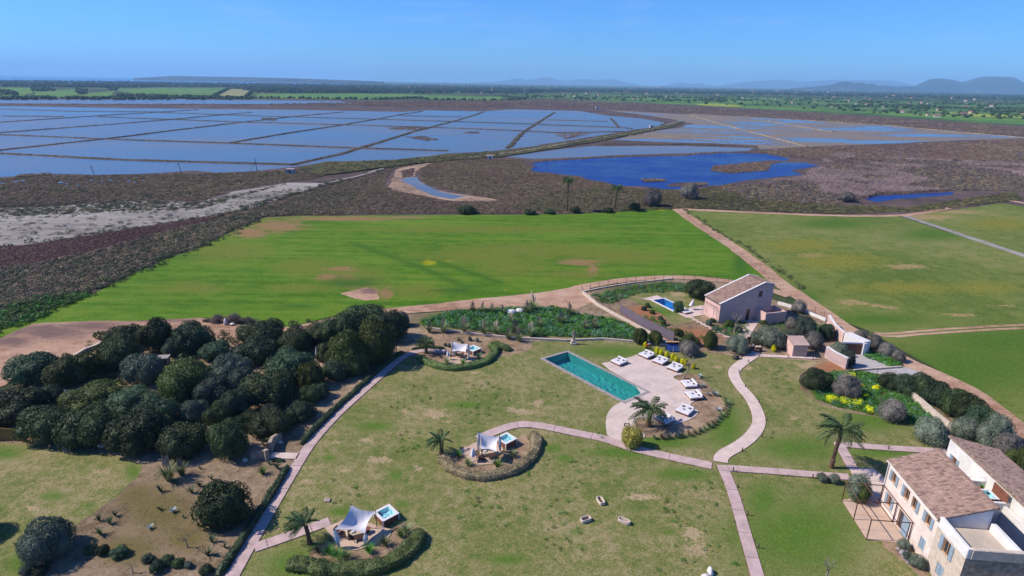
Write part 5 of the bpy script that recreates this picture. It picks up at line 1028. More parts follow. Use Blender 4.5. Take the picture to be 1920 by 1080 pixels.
# garden shed
SH = thing('garden_shed', (49.45, 95.75, 0.1), 'small square pink shed with a striped tile roof', 'shed', rz=math.radians(1.5)); L_, Dp = 2.55, 2.5
wall(SH, 'wall', WM(0, 0, 0), L_, 2.15, [(0.55, 2.2, 0.02, 1.5)], MT['pink'], 0.12); wall(SH, 'wall', WM(0, Dp, -math.pi / 2), Dp, [(0, 2.75), (Dp, 2.15)], [], MT['pink']); wall(SH, 'wall', WM(L_, 0, math.pi / 2), Dp, [(0, 2.15), (Dp, 2.75)], [], MT['pink']); wall(SH, 'wall', WM(L_, Dp, math.pi), L_, 2.75, [], MT['pink'])
MB().box(0.56, 2.19, 0.07, 0.11, 0.03, 1.49).build('door', MT['beige'], SH)
b = MB(); b.add([(-0.1, -0.15, 2.12), (L_ + 0.1, -0.15, 2.12), (L_ + 0.1, Dp + 0.1, 2.8), (-0.1, Dp + 0.1, 2.8), (-0.1, -0.15, 2.2), (L_ + 0.1, -0.15, 2.2), (L_ + 0.1, Dp + 0.1, 2.88), (-0.1, Dp + 0.1, 2.88)], [(0, 3, 2, 1), (4, 5, 6, 7), (0, 1, 5, 4), (1, 2, 6, 5), (2, 3, 7, 6), (3, 0, 4, 7)])
rf = b.build('roof', MT['woodd'], SH); sv = Vector((0, 2.75, 0.68)).normalized(); k = 0
for i in range(11):
    x = -0.05 + i * 0.265; b = MB(); V = []; Fc = []
    for q, (s0, r) in enumerate(((0.0, 0.095), (2.82, 0.085))):
        for a in range(6): V.append(Vector((x + 0.09 + math.cos(math.pi * a / 5) * r, -0.16, 2.2)) + sv * s0 + Vector((0, 0, math.sin(math.pi * a / 5) * r)))
    b.add(V, [(a + 1, a, 6 + a, 7 + a) for a in range(5)] + [tuple(range(6))]).build('tile_row', MT['conc'], rf)

# walls and gate by the road
def wall_run(name, pts, h, th, mat, label, z=0.1, cat='wall', cap=None):
    """a freestanding wall along a line, its coping a part of its own"""
    o = thing(name, (pts[0][0], pts[0][1], z), label, cat); c = Vector(pts[0][:2]); hs = h if hasattr(h, '__len__') else [h] * len(pts)
    L, R = ribbon([tuple(Vector(p[:2]) - c) for p in pts], th); L2, R2 = ribbon([tuple(Vector(p[:2]) - c) for p in pts], th + 0.06); n = len(pts)
    for nm, A, B, za, zb, mt in (('wall_body', L, R, [0] * n, hs, mat),) + ((('coping', L2, R2, [x - 0.002 for x in hs], [x + 0.07 for x in hs], cap),) if cap else ()):
        V = []; Fc = []
        for i in range(n): V += [(*A[i], za[i]), (*A[i], zb[i]), (*B[i], zb[i]), (*B[i], za[i])]
        for i in range(n - 1):
            for k in range(4): Fc.append((i * 4 + k, i * 4 + (k + 1) % 4, i * 4 + 4 + (k + 1) % 4, i * 4 + 4 + k))
        Fc += [(0, 3, 2, 1), (n * 4 - 4, n * 4 - 3, n * 4 - 2, n * 4 - 1)]
        obj(nm, mesh_np(nm, V, Fc, [mt]), o)
    return o
wall_run('boundary_wall', [(62.9, 110.4), (61.6, 105.5), (61.3, 101.4)], [2.3, 2.3, 2.3], 0.4, MT['pink'], 'tall pink wall along the road left of the gate', cap=MT['white'])
wall_run('boundary_wall', [(61.7, 101.2), (63.1, 97.2)], 2.5, 1.5, MT['white'], 'thick white-topped wall beside the wooden gate')
wall_run('boundary_wall', [(55.4, 95.9), (55.7, 93.6), (56.6, 91.2)], 2.0, 0.4, MT['conc'], 'pale wall on the near side of the driveway gate', cap=MT['white'])
g_ = thing('driveway_gate', (58.7, 97.35, 0.11), 'brown wooden gate under a white beam at the driveway', 'gate', rz=-0.03)
for k in range(11): MB().box(0.0 + k * 0.33, 0.31 + k * 0.33, -0.04, 0.04, 0.05, 2.0).build('plank', MT['wood'], g_)
MB().box(-0.1, 3.7, -0.15, 0.15, 2.02, 2.3).build('beam', MT['white'], g_); MB().box(3.66, 4.2, -0.5, 0.3, 0, 2.3).build('gate_post', MT['white'], g_)
g_ = thing('garden_gate', G(1402, 648, 0) + Vector((0, 0.3, 0.1)), 'small red-brown wooden gate between the grey hedges', 'gate')
for k in range(8): MB().box(k * 0.24, k * 0.24 + 0.225, -0.03, 0.03, 0, 1.5).build('plank', MT['wood'], g_)
for x in (-0.14, 2.0): MB().box(x, x + 0.12, -0.06, 0.06, 0, 1.65).build('gate_post', MT['woodd'], g_)
wall_run('low_wall', GL([(1090, 549), (1120, 574), (1160, 596), (1205, 620), (1258, 649)]), [0.6, 0.55, 0.5, 0.5, 0.5], 0.4, MT['stone'], 'long low white wall running down from the fence corner to the lawn')
wall_run('low_wall', GL([(1092, 549), (1130, 541), (1180, 533), (1262, 524)]), 0.3, 0.35, MT['stone'], 'low white plinth under the iron fence behind the villa')
wall_run('low_wall', GL([(1458, 571), (1500, 583), (1548, 603)]), 0.6, 0.35, MT['limew'], 'low white wall right of the villa below the road')
wall_run('low_wall', GL([(798, 617), (870, 626), (960, 636), (1060, 641), (1130, 638), (1200, 644), (1250, 650)]), 0.4, 0.3, MT['stone'], 'knee-high stone wall between the lawn and the weedy ground')
wall_run('low_wall', GL([(1684, 724), (1700, 738), (1733, 768), (1760, 792), (1785, 812), (1800, 826)]), 1.0, 0.5, MT['stone'], 'rough stone wall between the shrub bed and the roadside hedge')
wall_run('low_wall', GL([(135, 674), (160, 660), (180, 652), (203, 640)]), [0.5, 0.6, 0.5, 0.5], 0.5, MT['stone'], 'dry stone wall at the edge of the dirt yard')
wall_run('low_wall', GL([(508, 850), (512, 838), (527, 822)]), [1.5, 1.4, 0.9], 0.45, MT['stonew'], 'sloping stone gate wall above the gate path')
wall_run('low_wall', GL([(503, 866), (498, 860), (472, 862)]), [1.6, 1.2, 0.8], 0.5, MT['stonew'], 'stone gate wall below the gate path')
wall_run('low_wall', GL([(1690, 690), (1600, 697)]), 0.3, 0.25, MT['stone'], 'low kerb wall along the driveway bed')
# weathered palisade and the fence behind the villa
pts = resample(GL([(1163, 588), (1205, 614), (1262, 642)]), 0.32); ps = thing('palisade', (pts[0][0], pts[0][1], 0.1), 'weathered grey-purple palisade screen along the low white wall', 'fence'); c0 = Vector(pts[0])
pm = MB().box(-0.15, 0.15, -0.03, 0.03, 0, 1.9).mesh('board', MT['palis'])
for k, p in enumerate(pts):
    q = Vector(p) - c0; d = Vector(pts[min(k + 1, len(pts) - 1)]) - Vector(pts[max(k - 1, 0)]); obj('board', pm, ps, loc=(q.x, q.y, 0.015 * ((k * 7) % 5)), rz=math.atan2(d.y, d.x))
def post_fence(pts_px, step, h, label, mat='iron', wires=3, r=0.04, z=0.1, cat='fence'):
    pts = resample(GL(pts_px), step); o = thing('post_fence', (pts[0][0], pts[0][1], z), label, cat); c = Vector(pts[0])
    pm = MB().tube([(0, 0, 0), (0, 0, h)], r, 6).mesh('post', MT[mat])
    for p in pts: q = Vector(p) - c; obj('post', pm, o, loc=(q.x, q.y, 0))
    for k in range(wires):
        MB().tube([(p[0] - c.x, p[1] - c.y, h * (k + 0.7) / (wires)) for p in pts], 0.012, 4).build('wire', MT[mat], o)
    return o
post_fence([(1090, 552), (1130, 543), (1180, 535), (1262, 526), (1340, 530), (1390, 537), (1440, 548)], 2.6, 1.9, 'dark iron post fence curving behind the villa garden')
post_fence([(1092, 551), (1120, 572), (1150, 590)], 2.4, 1.5, 'dark iron fence on the low white wall')
post_fence([(1456, 566), (1500, 579), (1548, 597)], 2.2, 1.6, 'dark iron fence between the villa and the road')
post_fence([(1272, 398), (1316, 430), (1366, 464), (1415, 500), (1452, 532)], 3.2, 1.2, 'thin wooden post fence along the crop field beside the dirt road', 'deadwood', 2, 0.035, 0.06)
post_fence([(330, 625), (400, 628), (455, 632)], 3.5, 1.8, 'thin dark posts along the dirt road above the grove')
post_fence([(1610, 700), (1650, 706), (1690, 712)], 2.6, 1.3, 'thin posts beside the driveway bed')
post_fence([(1050, 637), (1110, 633), (1170, 641)], 3.0, 1.1, 'thin posts behind the statue', 'deadwood', 1)
cs = thing('cane_screen', G(-40, 828) + Vector((0, 0, 0.1)), 'yellow-brown cane screen at the edge of the small lawn', 'fence'); cp = resample(GL([(-40, 828), (10, 826), (54, 830)]), 0.3); c0 = Vector(cp[0])
pm = MB().box(-0.145, 0.145, -0.03, 0.03, 0, 1.75).mesh('cane_panel', M_plain('cane', C(164, 124, 66), 0.2, 5.0, 0.9, 0.1, 0.4))
for k, p in enumerate(cp): q = Vector(p) - c0; obj('cane_panel', pm, cs, loc=(q.x, q.y, 0.02 * (k % 3)), rz=0.02)

# ---------------------------------------------------------------- garden plants
def frond_mesh(name, seed, L=1.0, rise=0.5, droop=0.9, n=22, lw=0.25, mat='palm'):
    """one palm leaf: arching midrib with two rows of leaflets"""
    rs = np.random.RandomState(seed); V = []; Fc = []
    def pt(t): return np.array([L * (t * 0.92), 0, L * (rise * t - droop * t * t * 0.62)])
    for k in range(9):
        t = k / 8; p = pt(t); w = 0.018 * (1 - t) + 0.004; V += [p + [0, -w, 0], p + [0, w, 0]]
    for k in range(8): Fc.append((2 * k, 2 * k + 1, 2 * k + 3, 2 * k + 2))
    for k in range(n):
        t = 0.12 + 0.88 * k / (n - 1); p = pt(t); d = pt(min(t + 0.02, 1.02)) - p; d /= np.linalg.norm(d); l = lw * (math.sin(math.pi * min(1, t * 0.82 + 0.13)) ** 0.7) * L * rs.uniform(0.85, 1.1)
        for s in (-1, 1):
            dv = d * 0.75 + np.array([0, s * 0.85, 0]) + np.array([0, 0, 0.22 - 0.5 * rs.rand()]); dv /= np.linalg.norm(dv); b = len(V); wv = d * 0.014 * L
            V += [p - wv, p + wv, p + dv * l + wv * 0.2, p + dv * l - wv * 0.2 + np.array([0, 0, -0.05 * L])]; Fc.append((b, b + 1, b + 2, b + 3))
    return mesh_np(name, np.array(V), Fc, [LF[mat]])
FR = [frond_mesh('frond', 1, 1, 0.95, 0.95), frond_mesh('frond', 2, 1, 0.62, 1.05), frond_mesh('frond', 3, 1, 0.25, 1.05), frond_mesh('frond', 4, 1, -0.05, 0.75)]
def palm(cx, ybase, ytop, L, r, nf, label, wind=(0, 0), group=None, lean=(0, 0), thin=False):
    """palm: ringed trunk from the ground at (cx, ybase) up to the crown at row ytop"""
    b = G(cx, ybase); b.z = 0.1; h = height_to(b, ytop) - 0.1; o = thing('palm_tree', b, label, 'palm', group); mb = MB(); k = max(8, int(h / 0.22)); pts = []; rr = []
    for i in range(k + 1):
        t = i / k; pts.append((lean[0] * t * t, lean[1] * t * t, h * t)); rr.append(r * (1.35 - 0.5 * t if t < 0.25 else 1.0 + 0.02 * (i % 2)) * (1.08 if i % 2 else 0.95) * (1.25 if t > 0.93 and not thin else 1))
    mb.tube(pts, rr, 9).build('trunk', MT['palmbark'], o)
    for i in range(nf):
        a = i * 2.39996; ring = i / nf; m = FR[0 if ring < 0.25 else 1 if ring < 0.55 else 2 if ring < 0.85 else 3]
        f = obj('frond', m, o, loc=(lean[0], lean[1], h), rz=a + wind[0] * 0, scale=L * (0.85 + 0.25 * ((i * 7) % 5) / 5))
        if wind != (0, 0):
            d = Vector((math.cos(a) + wind[0], math.sin(a) + wind[1])); f.rotation_euler = (0, 0, math.atan2(d.y, d.x))
    return o
palm(1558, 878, 806, 3.1, 0.22, 20, 'large palm with long arching fronds beside the farmhouse paths', lean=(0.5, 0.1))
palm(1216, 800, 768, 2.9, 0.32, 20, 'stout feathery palm in the round bed on the pool deck')
palm(581, 1021, 983, 2.1, 0.2, 18, 'small windswept palm beside the nearest shade sail', wind=(-0.9, 0.35), lean=(-0.25, 0.0))
palm(828, 852, 826, 2.0, 0.24, 16, 'small windswept palm beside the middle shade sail', wind=(-0.8, 0.3))
palm(799, 663, 643, 1.9, 0.25, 26, 'small bushy palm at the start of the hedge path')
palm(1063, 396, 338, 2.7, 0.26, 26, 'tallest slender palm at the edge of the marsh', thin=True)
palm(1152, 395, 352, 2.8, 0.26, 24, 'shorter slender palm at the edge of the marsh', thin=True, lean=(0.6, 0))

def hedge(name, pts_px, w, h, leaf, label, z=0.1, size=0.16, dens=95, closed=False):
    """clipped hedge: rounded section swept along a line, all over small leaves"""
    cl = resample(smooth_line(GL(pts_px), 2), 0.35); c = Vector(cl[0]); n = len(cl); rs = np.random.RandomState(len(label)); o = thing(name, (c.x, c.y, z), label, 'hedge')
    prof = [(-0.5, 0.0), (-0.53, 0.45), (-0.44, 0.85), (-0.2, 1.0), (0.2, 1.0), (0.44, 0.85), (0.53, 0.45), (0.5, 0.0)]; V = []; Fc = []; m = len(prof)
    for i in range(n):
        a = Vector(cl[max(i - 1, 0)]); b = Vector(cl[min(i + 1, n - 1)]); d = (b - a).normalized(); nn = Vector((-d.y, d.x)); e = min(1.0, 0.55 + 0.25 * min(i, n - 1 - i)); q = Vector(cl[i]) - c
        for px_, pz in prof:
            k = 0.90 * e * (1 + 0.30 * mnoise.noise(Vector((cl[i][0] * 0.8, cl[i][1] * 0.8, px_ * 2))) + 0.12 * mnoise.noise(Vector((cl[i][0] * 2.5, cl[i][1] * 2.5, px_ * 5)))); V.append((q.x + nn.x * px_ * w * k, q.y + nn.y * px_ * w * k, pz * h * k))
    for i in range(n - 1):
        for j in range(m - 1): Fc.append((i * m + j, i * m + j + 1, i * m + m + j + 1, i * m + m + j))
    Fc += [tuple(range(m)), tuple(range((n - 1) * m + m - 1, (n - 1) * m - 1, -1))]
    Va = np.array(V); Q = np.array(Fc[:-2]); A_ = Va[Q[:, 0]]; B_ = Va[Q[:, 1]]; C_ = Va[Q[:, 2]]; D_ = Va[Q[:, 3]]; ar = np.linalg.norm(np.cross(B_ - A_, D_ - A_), axis=1); N_ = int(ar.sum() * dens)
    f = rs.choice(len(Q), N_, p=ar / ar.sum()); s, t_ = rs.rand(N_, 1), rs.rand(N_, 1); Pp = (A_[f] * (1 - s) + B_[f] * s) * (1 - t_) + (D_[f] * (1 - s) + C_[f] * s) * t_
    Nn = np.cross(D_[f] - A_[f], B_[f] - A_[f]); Nn /= np.linalg.norm(Nn, axis=1)[:, None] + 1e-9; LV, LQ = leaf_quads(Pp + Nn * rs.uniform(-0.05, 0.12, (N_, 1)), Nn, size, rs, 0.9)
    obj('foliage', mesh_np('foliage', LV, LQ, [LF[leaf]]), o); obj('core', mesh_np('core', V, [x[::-1] for x in Fc], [LF[leaf]]), o); return o
hedge('clipped_hedge', [(408, 1084), (452, 1021), (497, 949), (525, 905), (541, 876)], 0.75, 0.65, 'hedged', 'low dark hedge along the lower end of the hedge path')
hedge('clipped_hedge', [(566, 836), (582, 816), (625, 773), (665, 738), (725, 682), (757, 663)], 0.75, 0.65, 'hedged', 'low dark hedge along the upper end of the hedge path')
hedge('clipped_hedge', [(772, 657), (800, 653), (836, 656)], 0.6, 0.5, 'hedged', 'short dark hedge behind the far shade sail path')
hedge('clipped_hedge', [(512, 866), (536, 866)], 0.6, 0.5, 'hedged', 'tiny hedge below the gate path')
hedge('clipped_hedge', [(538, 1066), (565, 1063), (610, 1074), (680, 1076), (730, 1062), (765, 1040), (783, 1014), (787, 996)], 1.7, 0.95, 'hedge', 'thick curved green hedge round the nearest shade sail', dens=80)
hedge('clipped_hedge', [(826, 860), (838, 876), (865, 891), (902, 899), (943, 893), (975, 880), (997, 861), (1007, 840), (1004, 826), (992, 816)], 1.5, 0.85, 'hedgeb', 'thick brown oval hedge round the middle shade sail', dens=80)
hedge('clipped_hedge', [(787, 671), (797, 680), (816, 689), (848, 694.5), (882, 691), (909, 682), (927, 669), (929, 657), (918, 648)], 1.5, 0.8, 'hedge', 'thick oval green hedge round the far shade sail', dens=70)
hedge('clipped_hedge', [(920, 647), (940, 652), (958, 660)], 1.5, 0.8, 'hedge', 'hedge spur pointing from the far oval hedge to the pool', dens=70)

def bush(cx, yt, yb, w, v, lab, cat='bush', **k): return tree('garden_bush', cx, yt, yb, w, v, lab, cat, trunk=k.pop('trunk', False), **k)
bush(1379, 628, 668, 56, 'silver', 'grey domed bush left of the small garden gate'); bush(1440, 612, 658, 66, 'silver', 'wide grey bush right of the small garden gate'); bush(1415, 622, 650, 30, 'silver', 'grey bush directly behind the garden gate'); bush(1475, 616, 655, 50, 'silver', 'grey bush just left of the pink shed'); bush(1520, 622, 660, 50, 'mauve', 'grey bush behind the pink shed')
bush(1293, 626, 652, 36, 'olive', 'dark olive bush between the tarpaulin shelter and the grey hedge'); bush(1329, 622, 658, 34, 'olive', 'upright olive bush next to the grey domed bush'); bush(1272, 616, 634, 22, 'olive', 'small green bush behind the tarpaulin shelter')
tree('small_olive_tree', 1198, 612, 648, 30, 'olive', 'small olive tree on the lawn left of the lifebuoy'); tree('small_olive_tree', 1228, 621, 650, 30, 'olive', 'small olive tree right of the lifebuoy')
bush(1506, 588, 640, 44, 'grey', 'tall grey-green bush between the villa and the road wall'); bush(1545, 605, 640, 36, 'teal', 'dark bush against the pink road wall'); bush(1480, 595, 620, 30, 'mauve', 'dry grey bush right of the villa courtyard'); bush(1570, 640, 672, 34, 'silver', 'grey bush behind the near gate wall'); bush(1588, 655, 690, 26, 'grey', 'grey bush beside the brown driveway gate'); bush(1495, 562, 590, 34, 'mauve', 'leafless reddish bush at the fence right of the villa')
for k, (x, yt, yb, w, l) in enumerate([(1612, 618, 648, 36, 'nearest the gate'), (1636, 628, 660, 40, 'second from the gate'), (1660, 642, 674, 40, 'third from the gate'), (1682, 656, 682, 32, 'farthest from the gate')]): bush(x, yt, yb, w, 'mauve', 'dry grey roadside bush ' + l, group='dry bushes between the gate and the road')
bush(1530, 692, 738, 64, 'dark', 'rounded dark green bush at the end of the flower bed'); bush(1582, 703, 752, 66, 'mauve', 'broad grey bush behind the yellow flowers'); bush(1666, 750, 797, 64, 'mauve', 'round leafless grey bush on the lawn edge'); bush(1736, 783, 842, 74, 'silver', 'large clipped grey-green bush in front of the farmhouse roof'); bush(1760, 800, 840, 40, 'mauve', 'smaller grey bush tucked against the stone wall')
RH = [(1665, 700, 735, 50, 'dark', 'first'), (1695, 700, 745, 60, 'teal', 'second'), (1722, 704, 755, 64, 'dark', 'third'), (1750, 712, 770, 66, 'teal', 'fourth'), (1778, 724, 786, 66, 'dark', 'fifth'), (1806, 740, 804, 66, 'dark', 'sixth'), (1832, 758, 822, 66, 'teal', 'seventh'), (1800, 782, 836, 56, 'silver', 'eighth'), (1845, 790, 850, 66, 'silver', 'ninth'), (1880, 812, 872, 64, 'mauve', 'tenth'), (1906, 838, 905, 60, 'olive', 'eleventh'), (1862, 776, 838, 56, 'silver', 'twelfth'), (1930, 870, 930, 60, 'dark', 'thirteenth')]
for x, yt, yb, w, v, n_ in RH: bush(x, yt, yb, w, v, n_ + ' bush of the roadside hedge counted from the driveway', group='bushes of the roadside hedge')
bush(1604, 890, 945, 56, 'silver', 'grey-green bush at the corner of the pergola terrace'); bush(1540, 888, 908, 26, 'silver', 'first small grey bush beside the house path'); bush(1562, 889, 912, 26, 'silver', 'second small grey bush beside the house path'); bush(1612, 905, 950, 34, 'olive', 'olive bush under the pergola corner')
bush(1690, 1012, 1036, 30, 'silver', 'low grey bush by the pergola foot'); bush(1716, 1040, 1072, 34, 'silver', 'low grey bush with white flowers along the house wall'); bush(1700, 1035, 1054, 22, 'grey', 'small green bush in the house flower bed')
tree('bare_shrub', 1290, 640, 672, 48, 'mauve', 'leafless grey shrub behind the poolside daybeds', 'bush')
YB = [(1209, 640, 655, 'beside the lifebuoy'), (1231, 650, 665, 'first in the row behind the daybeds'), (1239, 654, 668, 'second in the row behind the daybeds'), (1250, 657, 672, 'third in the row behind the daybeds'), (1261, 662, 677, 'fourth in the row behind the daybeds'), (1268, 666, 681, 'fifth in the row behind the daybeds'), (1279, 671, 685, 'sixth in the row behind the daybeds'), (1285, 672, 687, 'seventh in the row behind the daybeds'), (1299, 680, 694, 'standing alone by the bare tree'), (1449, 645, 662, 'in front of the grey hedge by the shed')]
YM = [crown_mesh('yellow_crown', 60 + i, LF['yellow'], lobes=5, n=420, leaf=0.24, spread=0.3, main=0.62) for i in range(2)]
for x, yt, yb, l in YB: tree('yellow_shrub', x, yt, yb, 13, 'dark', 'bright yellow-green cone-shaped shrub ' + l, 'shrub', 'yellow-green shrubs', crown=YM)
LF['yellowd'] = M_leaf('yellow_olive_leaf', CL(92, 88, 36), CL(134, 122, 58), scale=1.5)
tree('garden_bush', 1184, 796, 846, 46, 'dark', 'loose yellow-olive bush where the pool path meets the deck', 'bush', trunk=False, crown=[crown_mesh('yellow_olive_crown', 66, LF['yellowd'], lobes=16, n=2200, leaf=0.09)])
# tufts: pampas, ornamental grass, agaves
PM = [blade_mesh('pampas', 3 + i, [LF['pampas'], LF['plume']], n=170, length=1.25, width=0.045, spread=0.62, droop=0.75, segs=4, plume=9) for i in range(2)]
GM = [blade_mesh('ornamental_grass', 8 + i, LF['weed'] if i else LF['pampas'], n=150, length=1.1, width=0.04, spread=0.7, droop=0.8, segs=4) for i in range(2)]
AM = [blade_mesh('agave', 12 + i, LF['agave'], n=26, length=1.0, width=0.16, spread=0.85, droop=0.35, segs=3, base=0.08) for i in range(2)]; AP = [blade_mesh('agave', 15, LF['agavep'], n=34, length=0.8, width=0.2, spread=0.8, droop=0.3, segs=3, base=0.08)]
def tuft(name, ms, x, y, s, label, cat, group=None, k=0, part='leaves'):
    o = thing(name, G(x, y) + Vector((0, 0, 0.1)), label, cat, group, rz=k * 1.7); obj(part, ms[k % len(ms)], o, scale=s); return o
PP = [(805, 624, 1.6), (831, 624, 2.0), (871, 625, 2.1), (908, 629, 1.9), (931, 628, 1.9), (953, 637, 1.5), (966, 626, 1.8), (973, 641, 1.8), (995, 632, 2.0)]
for k, (x, y, s) in enumerate(PP): tuft('pampas_grass', PM, x, y, s, ordw(k) + ' pampas tussock from the grove along the wall behind the far shade sail', 'grass tussock', 'pampas along the stone wall', k)
for k, (x, y, s) in enumerate([(886, 586, 1.6), (905, 586, 1.5), (988, 590, 2.0), (999, 584, 2.6), (959, 608, 1.7), (1010, 615, 1.6), (1052, 609, 1.9), (1068, 592, 1.8), (1097, 620, 1.5), (1114, 618, 1.6), (922, 588, 1.5), (942, 590, 1.4)]):
    tuft('pampas_grass', PM, x, y, s, ordw(k) + ' pampas tussock standing in the weedy ground below the dirt road', 'grass tussock', 'pampas in the weedy ground', k)
tuft('pampas_grass', PM, 318, 902, 2.2, 'large pale pampas clump at the edge of the small lawn', 'grass tussock'); tuft('pampas_grass', PM, 342, 893, 1.6, 'smaller pampas clump right of the large one by the small lawn', 'grass tussock')
for k, (x, y, s, l) in enumerate([(722, 1024, 1.3, 'right of the nearest sail'), (692, 1037, 1.2, 'in front of the nearest sail'), (762, 1000, 1.3, 'below the nearest hot tub'), (752, 1008, 1.0, 'second below the nearest hot tub'), (650, 1050, 1.3, 'at the front curve of the nearest sail'), (618, 1040, 1.2, 'left front of the nearest sail'), (596, 1036, 0.9, 'next to the nearest windswept palm'), (635, 1048, 1.2, 'beside the leaning pole of the nearest sail'),
                                 (878, 874, 1.1, 'left front of the middle sail'), (932, 876, 1.2, 'right front of the middle sail'), (961, 858, 1.2, 'below the middle hot tub'), (860, 857, 1.0, 'left of the middle sail pad'), (838, 683, 1.3, 'left front of the far sail'), (868, 683, 1.1, 'right front of the far sail'), (898, 674, 1.3, 'below the far hot tub'), (493, 890, 1.2, 'beside the gate step')]):
    tuft('ornamental_grass', GM, x, y, s, 'tuft of ornamental grass ' + l, 'grass tussock', 'ornamental grasses round the shade sails', k)
for k, (x, y, s) in enumerate([(187, 978, 0.8), (207, 984, 0.95), (217, 969, 0.7), (189, 1003, 1.05), (302, 923, 0.9), (330, 910, 0.7), (360, 926, 1.0), (375, 913, 0.85), (397, 900, 0.7), (377, 881, 0.5), (398, 1018, 0.95), (390, 1042, 1.1), (422, 1028, 0.6), (302, 958, 0.6), (520, 880, 1.0), (505, 872, 0.6), (345, 972, 0.4)]):
    tuft('agave', AM, x, y, s, ordw(k) + ' dark spiky agave of the bare bed, counting from the small lawn to the path', 'agave', 'agaves in the bare bed', k)
tuft('agave', AP, 325, 962, 0.8, 'pale silvery agave in the bare bed', 'agave'); tuft('agave', AP, 282, 993, 0.7, 'small round blue-grey agave below the silvery one', 'agave')
GS = [blade_mesh('border_tuft', 21 + i, LF[('pampas', 'silver', 'hedgeb')[i]], n=150, length=1.0, width=0.05, spread=0.75, droop=0.7, segs=4) for i in range(3)]
for k, q in enumerate(resample(GL([(1228, 824), (1243, 824), (1282, 820), (1313, 811), (1340, 796), (1356, 779), (1364, 762), (1360, 748)]), 1.0)[:28]):
    o = thing('border_plant', (q[0], q[1], 0.1), ordw(k) + ' grey-green tuft of the pool bed border, counted from the stout palm', 'border plant', 'tufts of the pool bed border', rz=k * 2.1); obj('leaves', GS[(k * 5 + k // 3) % 3], o, scale=0.75 + 0.35 * ((k * 7) % 4) / 4)
for k, (x, y, s, l) in enumerate([(1317, 727, 0.9, 'behind the upper daybed of the pool bed'), (1340, 743, 1.1, 'in the middle of the pool bed'), (1312, 708, 0.8, 'below the bare poolside tree'), (1346, 772, 0.9, 'near the end of the pool bed'), (1328, 742, 0.7, 'behind the lower daybed')]): tuft('agave', AP, x, y, s, 'pale agave ' + l, 'agave', 'agaves of the pool bed', k)
for k, (x, yt, yb, w) in enumerate([(835, 642, 651, 8), (842, 643, 653, 9), (860, 633, 641, 8), (866, 639, 645, 7), (881, 630, 641, 10), (895, 633, 643, 9)]): bush(x, yt, yb, w, 'silver', ordw(k) + ' small rounded grey cactus-like shrub behind the far sail', 'shrub', group='small shrubs behind the far sail')
for k, (x, yt, yb, w, v) in enumerate([(52, 1062, 1082, 26, 'grey'), (80, 1060, 1085, 28, 'teal'), (175, 1022, 1042, 26, 'teal'), (195, 1024, 1046, 26, 'dark'), (228, 1026, 1052, 34, 'teal'), (280, 1040, 1058, 26, 'grey'), (297, 1054, 1080, 32, 'teal'), (317, 1043, 1066, 30, 'teal'), (336, 1048, 1068, 26, 'dark'), (355, 1055, 1070, 18, 'grey'), (390, 1060, 1082, 28, 'teal')]):
    bush(x, yt, yb, w, v, ordw(k) + ' low round shrub from the left picture edge in the bottom bed', 'shrub', group='low round shrubs at the bottom edge')
for k, (x, yt, yb, w) in enumerate([(1213, 567, 578, 12), (1207, 574, 584, 12), (1222, 580, 590, 12), (1238, 592, 602, 12), (1244, 600, 612, 12), (1340, 612, 622, 16), (1366, 600, 618, 22), (1328, 600, 612, 14), (1335, 596, 606, 12), (1385, 612, 626, 16), (1430, 600, 612, 14)]):
    bush(x, yt, yb, w, ('olive', 'grey')[k % 2], ordw(k) + ' little shrub in the villa garden, counted from its pool end', 'shrub', group='little shrubs of the villa garden')
def bare_tree(x, yb, yt, label, seed, sp=0.5, mat='deadwood', name='bare_tree', lean=0.0):
    rs = random.Random(seed); b = G(x, yb); b.z = 0.1; h = height_to(b, yt) - 0.1; o = thing(name, b, label, 'tree'); tb = MB(); br = MB(); r = h * 0.035
    tb.tube([(0, 0, 0), (lean * h * 0.2, 0, h * 0.25), (lean * h * 0.45, 0.02, h * 0.5)], [r * 1.2, r, r * 0.75], 7).build('trunk', MT[mat], o)
    def grow(p, d, l, rad, n):
        q = p + d * l; m = p + d * l * 0.5 + Vector((rs.uniform(-.1, .1), rs.uniform(-.1, .1), 0.05)) * l; br.tube([p, m, q], [rad, rad * 0.8, rad * 0.55], 5)
        if n:
            for _ in range(rs.choice((2, 3))): grow(q, (d + Vector((rs.uniform(-1, 1), rs.uniform(-1, 1), rs.uniform(-0.3, 0.7))) * sp * 1.3).normalized(), l * 0.66, rad * 0.55, n - 1)
    for k in range(4): a = k * 1.57 + rs.random(); grow(Vector((lean * h * 0.45, 0.02, h * (0.42 + 0.02 * k))), Vector((math.cos(a) * sp, math.sin(a) * sp, 1)).normalized(), h * 0.25, r * 0.6, 3)
    br.build('branches', MT[mat], o); return o
bare_tree(1377, 624, 588, 'dead pale tree in front of the pink villa', 3); bare_tree(1282, 711, 668, 'bare tree leaning beside the upper daybeds', 5, 0.6, lean=0.35); bare_tree(969, 441, 428, 'tiny bare tree alone in the crop field', 7, 0.8)
bare_tree(1315, 766, 752, 'thin bare sapling on the pool bed', 9); bare_tree(352, 1028, 1000, 'thin bare shrub in the bottom bed', 11, 0.8); bare_tree(250, 1076, 1052, 'pale dead branchy shrub at the bottom edge', 13, 1.0); bare_tree(1548, 1090, 1050, 'bare twig sapling on the lawn left of the farmhouse', 15, 0.4)
tree('villa_tree', 1271, 563, 588, 22, 'teal', 'small dark tree on a bent trunk in front of the villa pool')
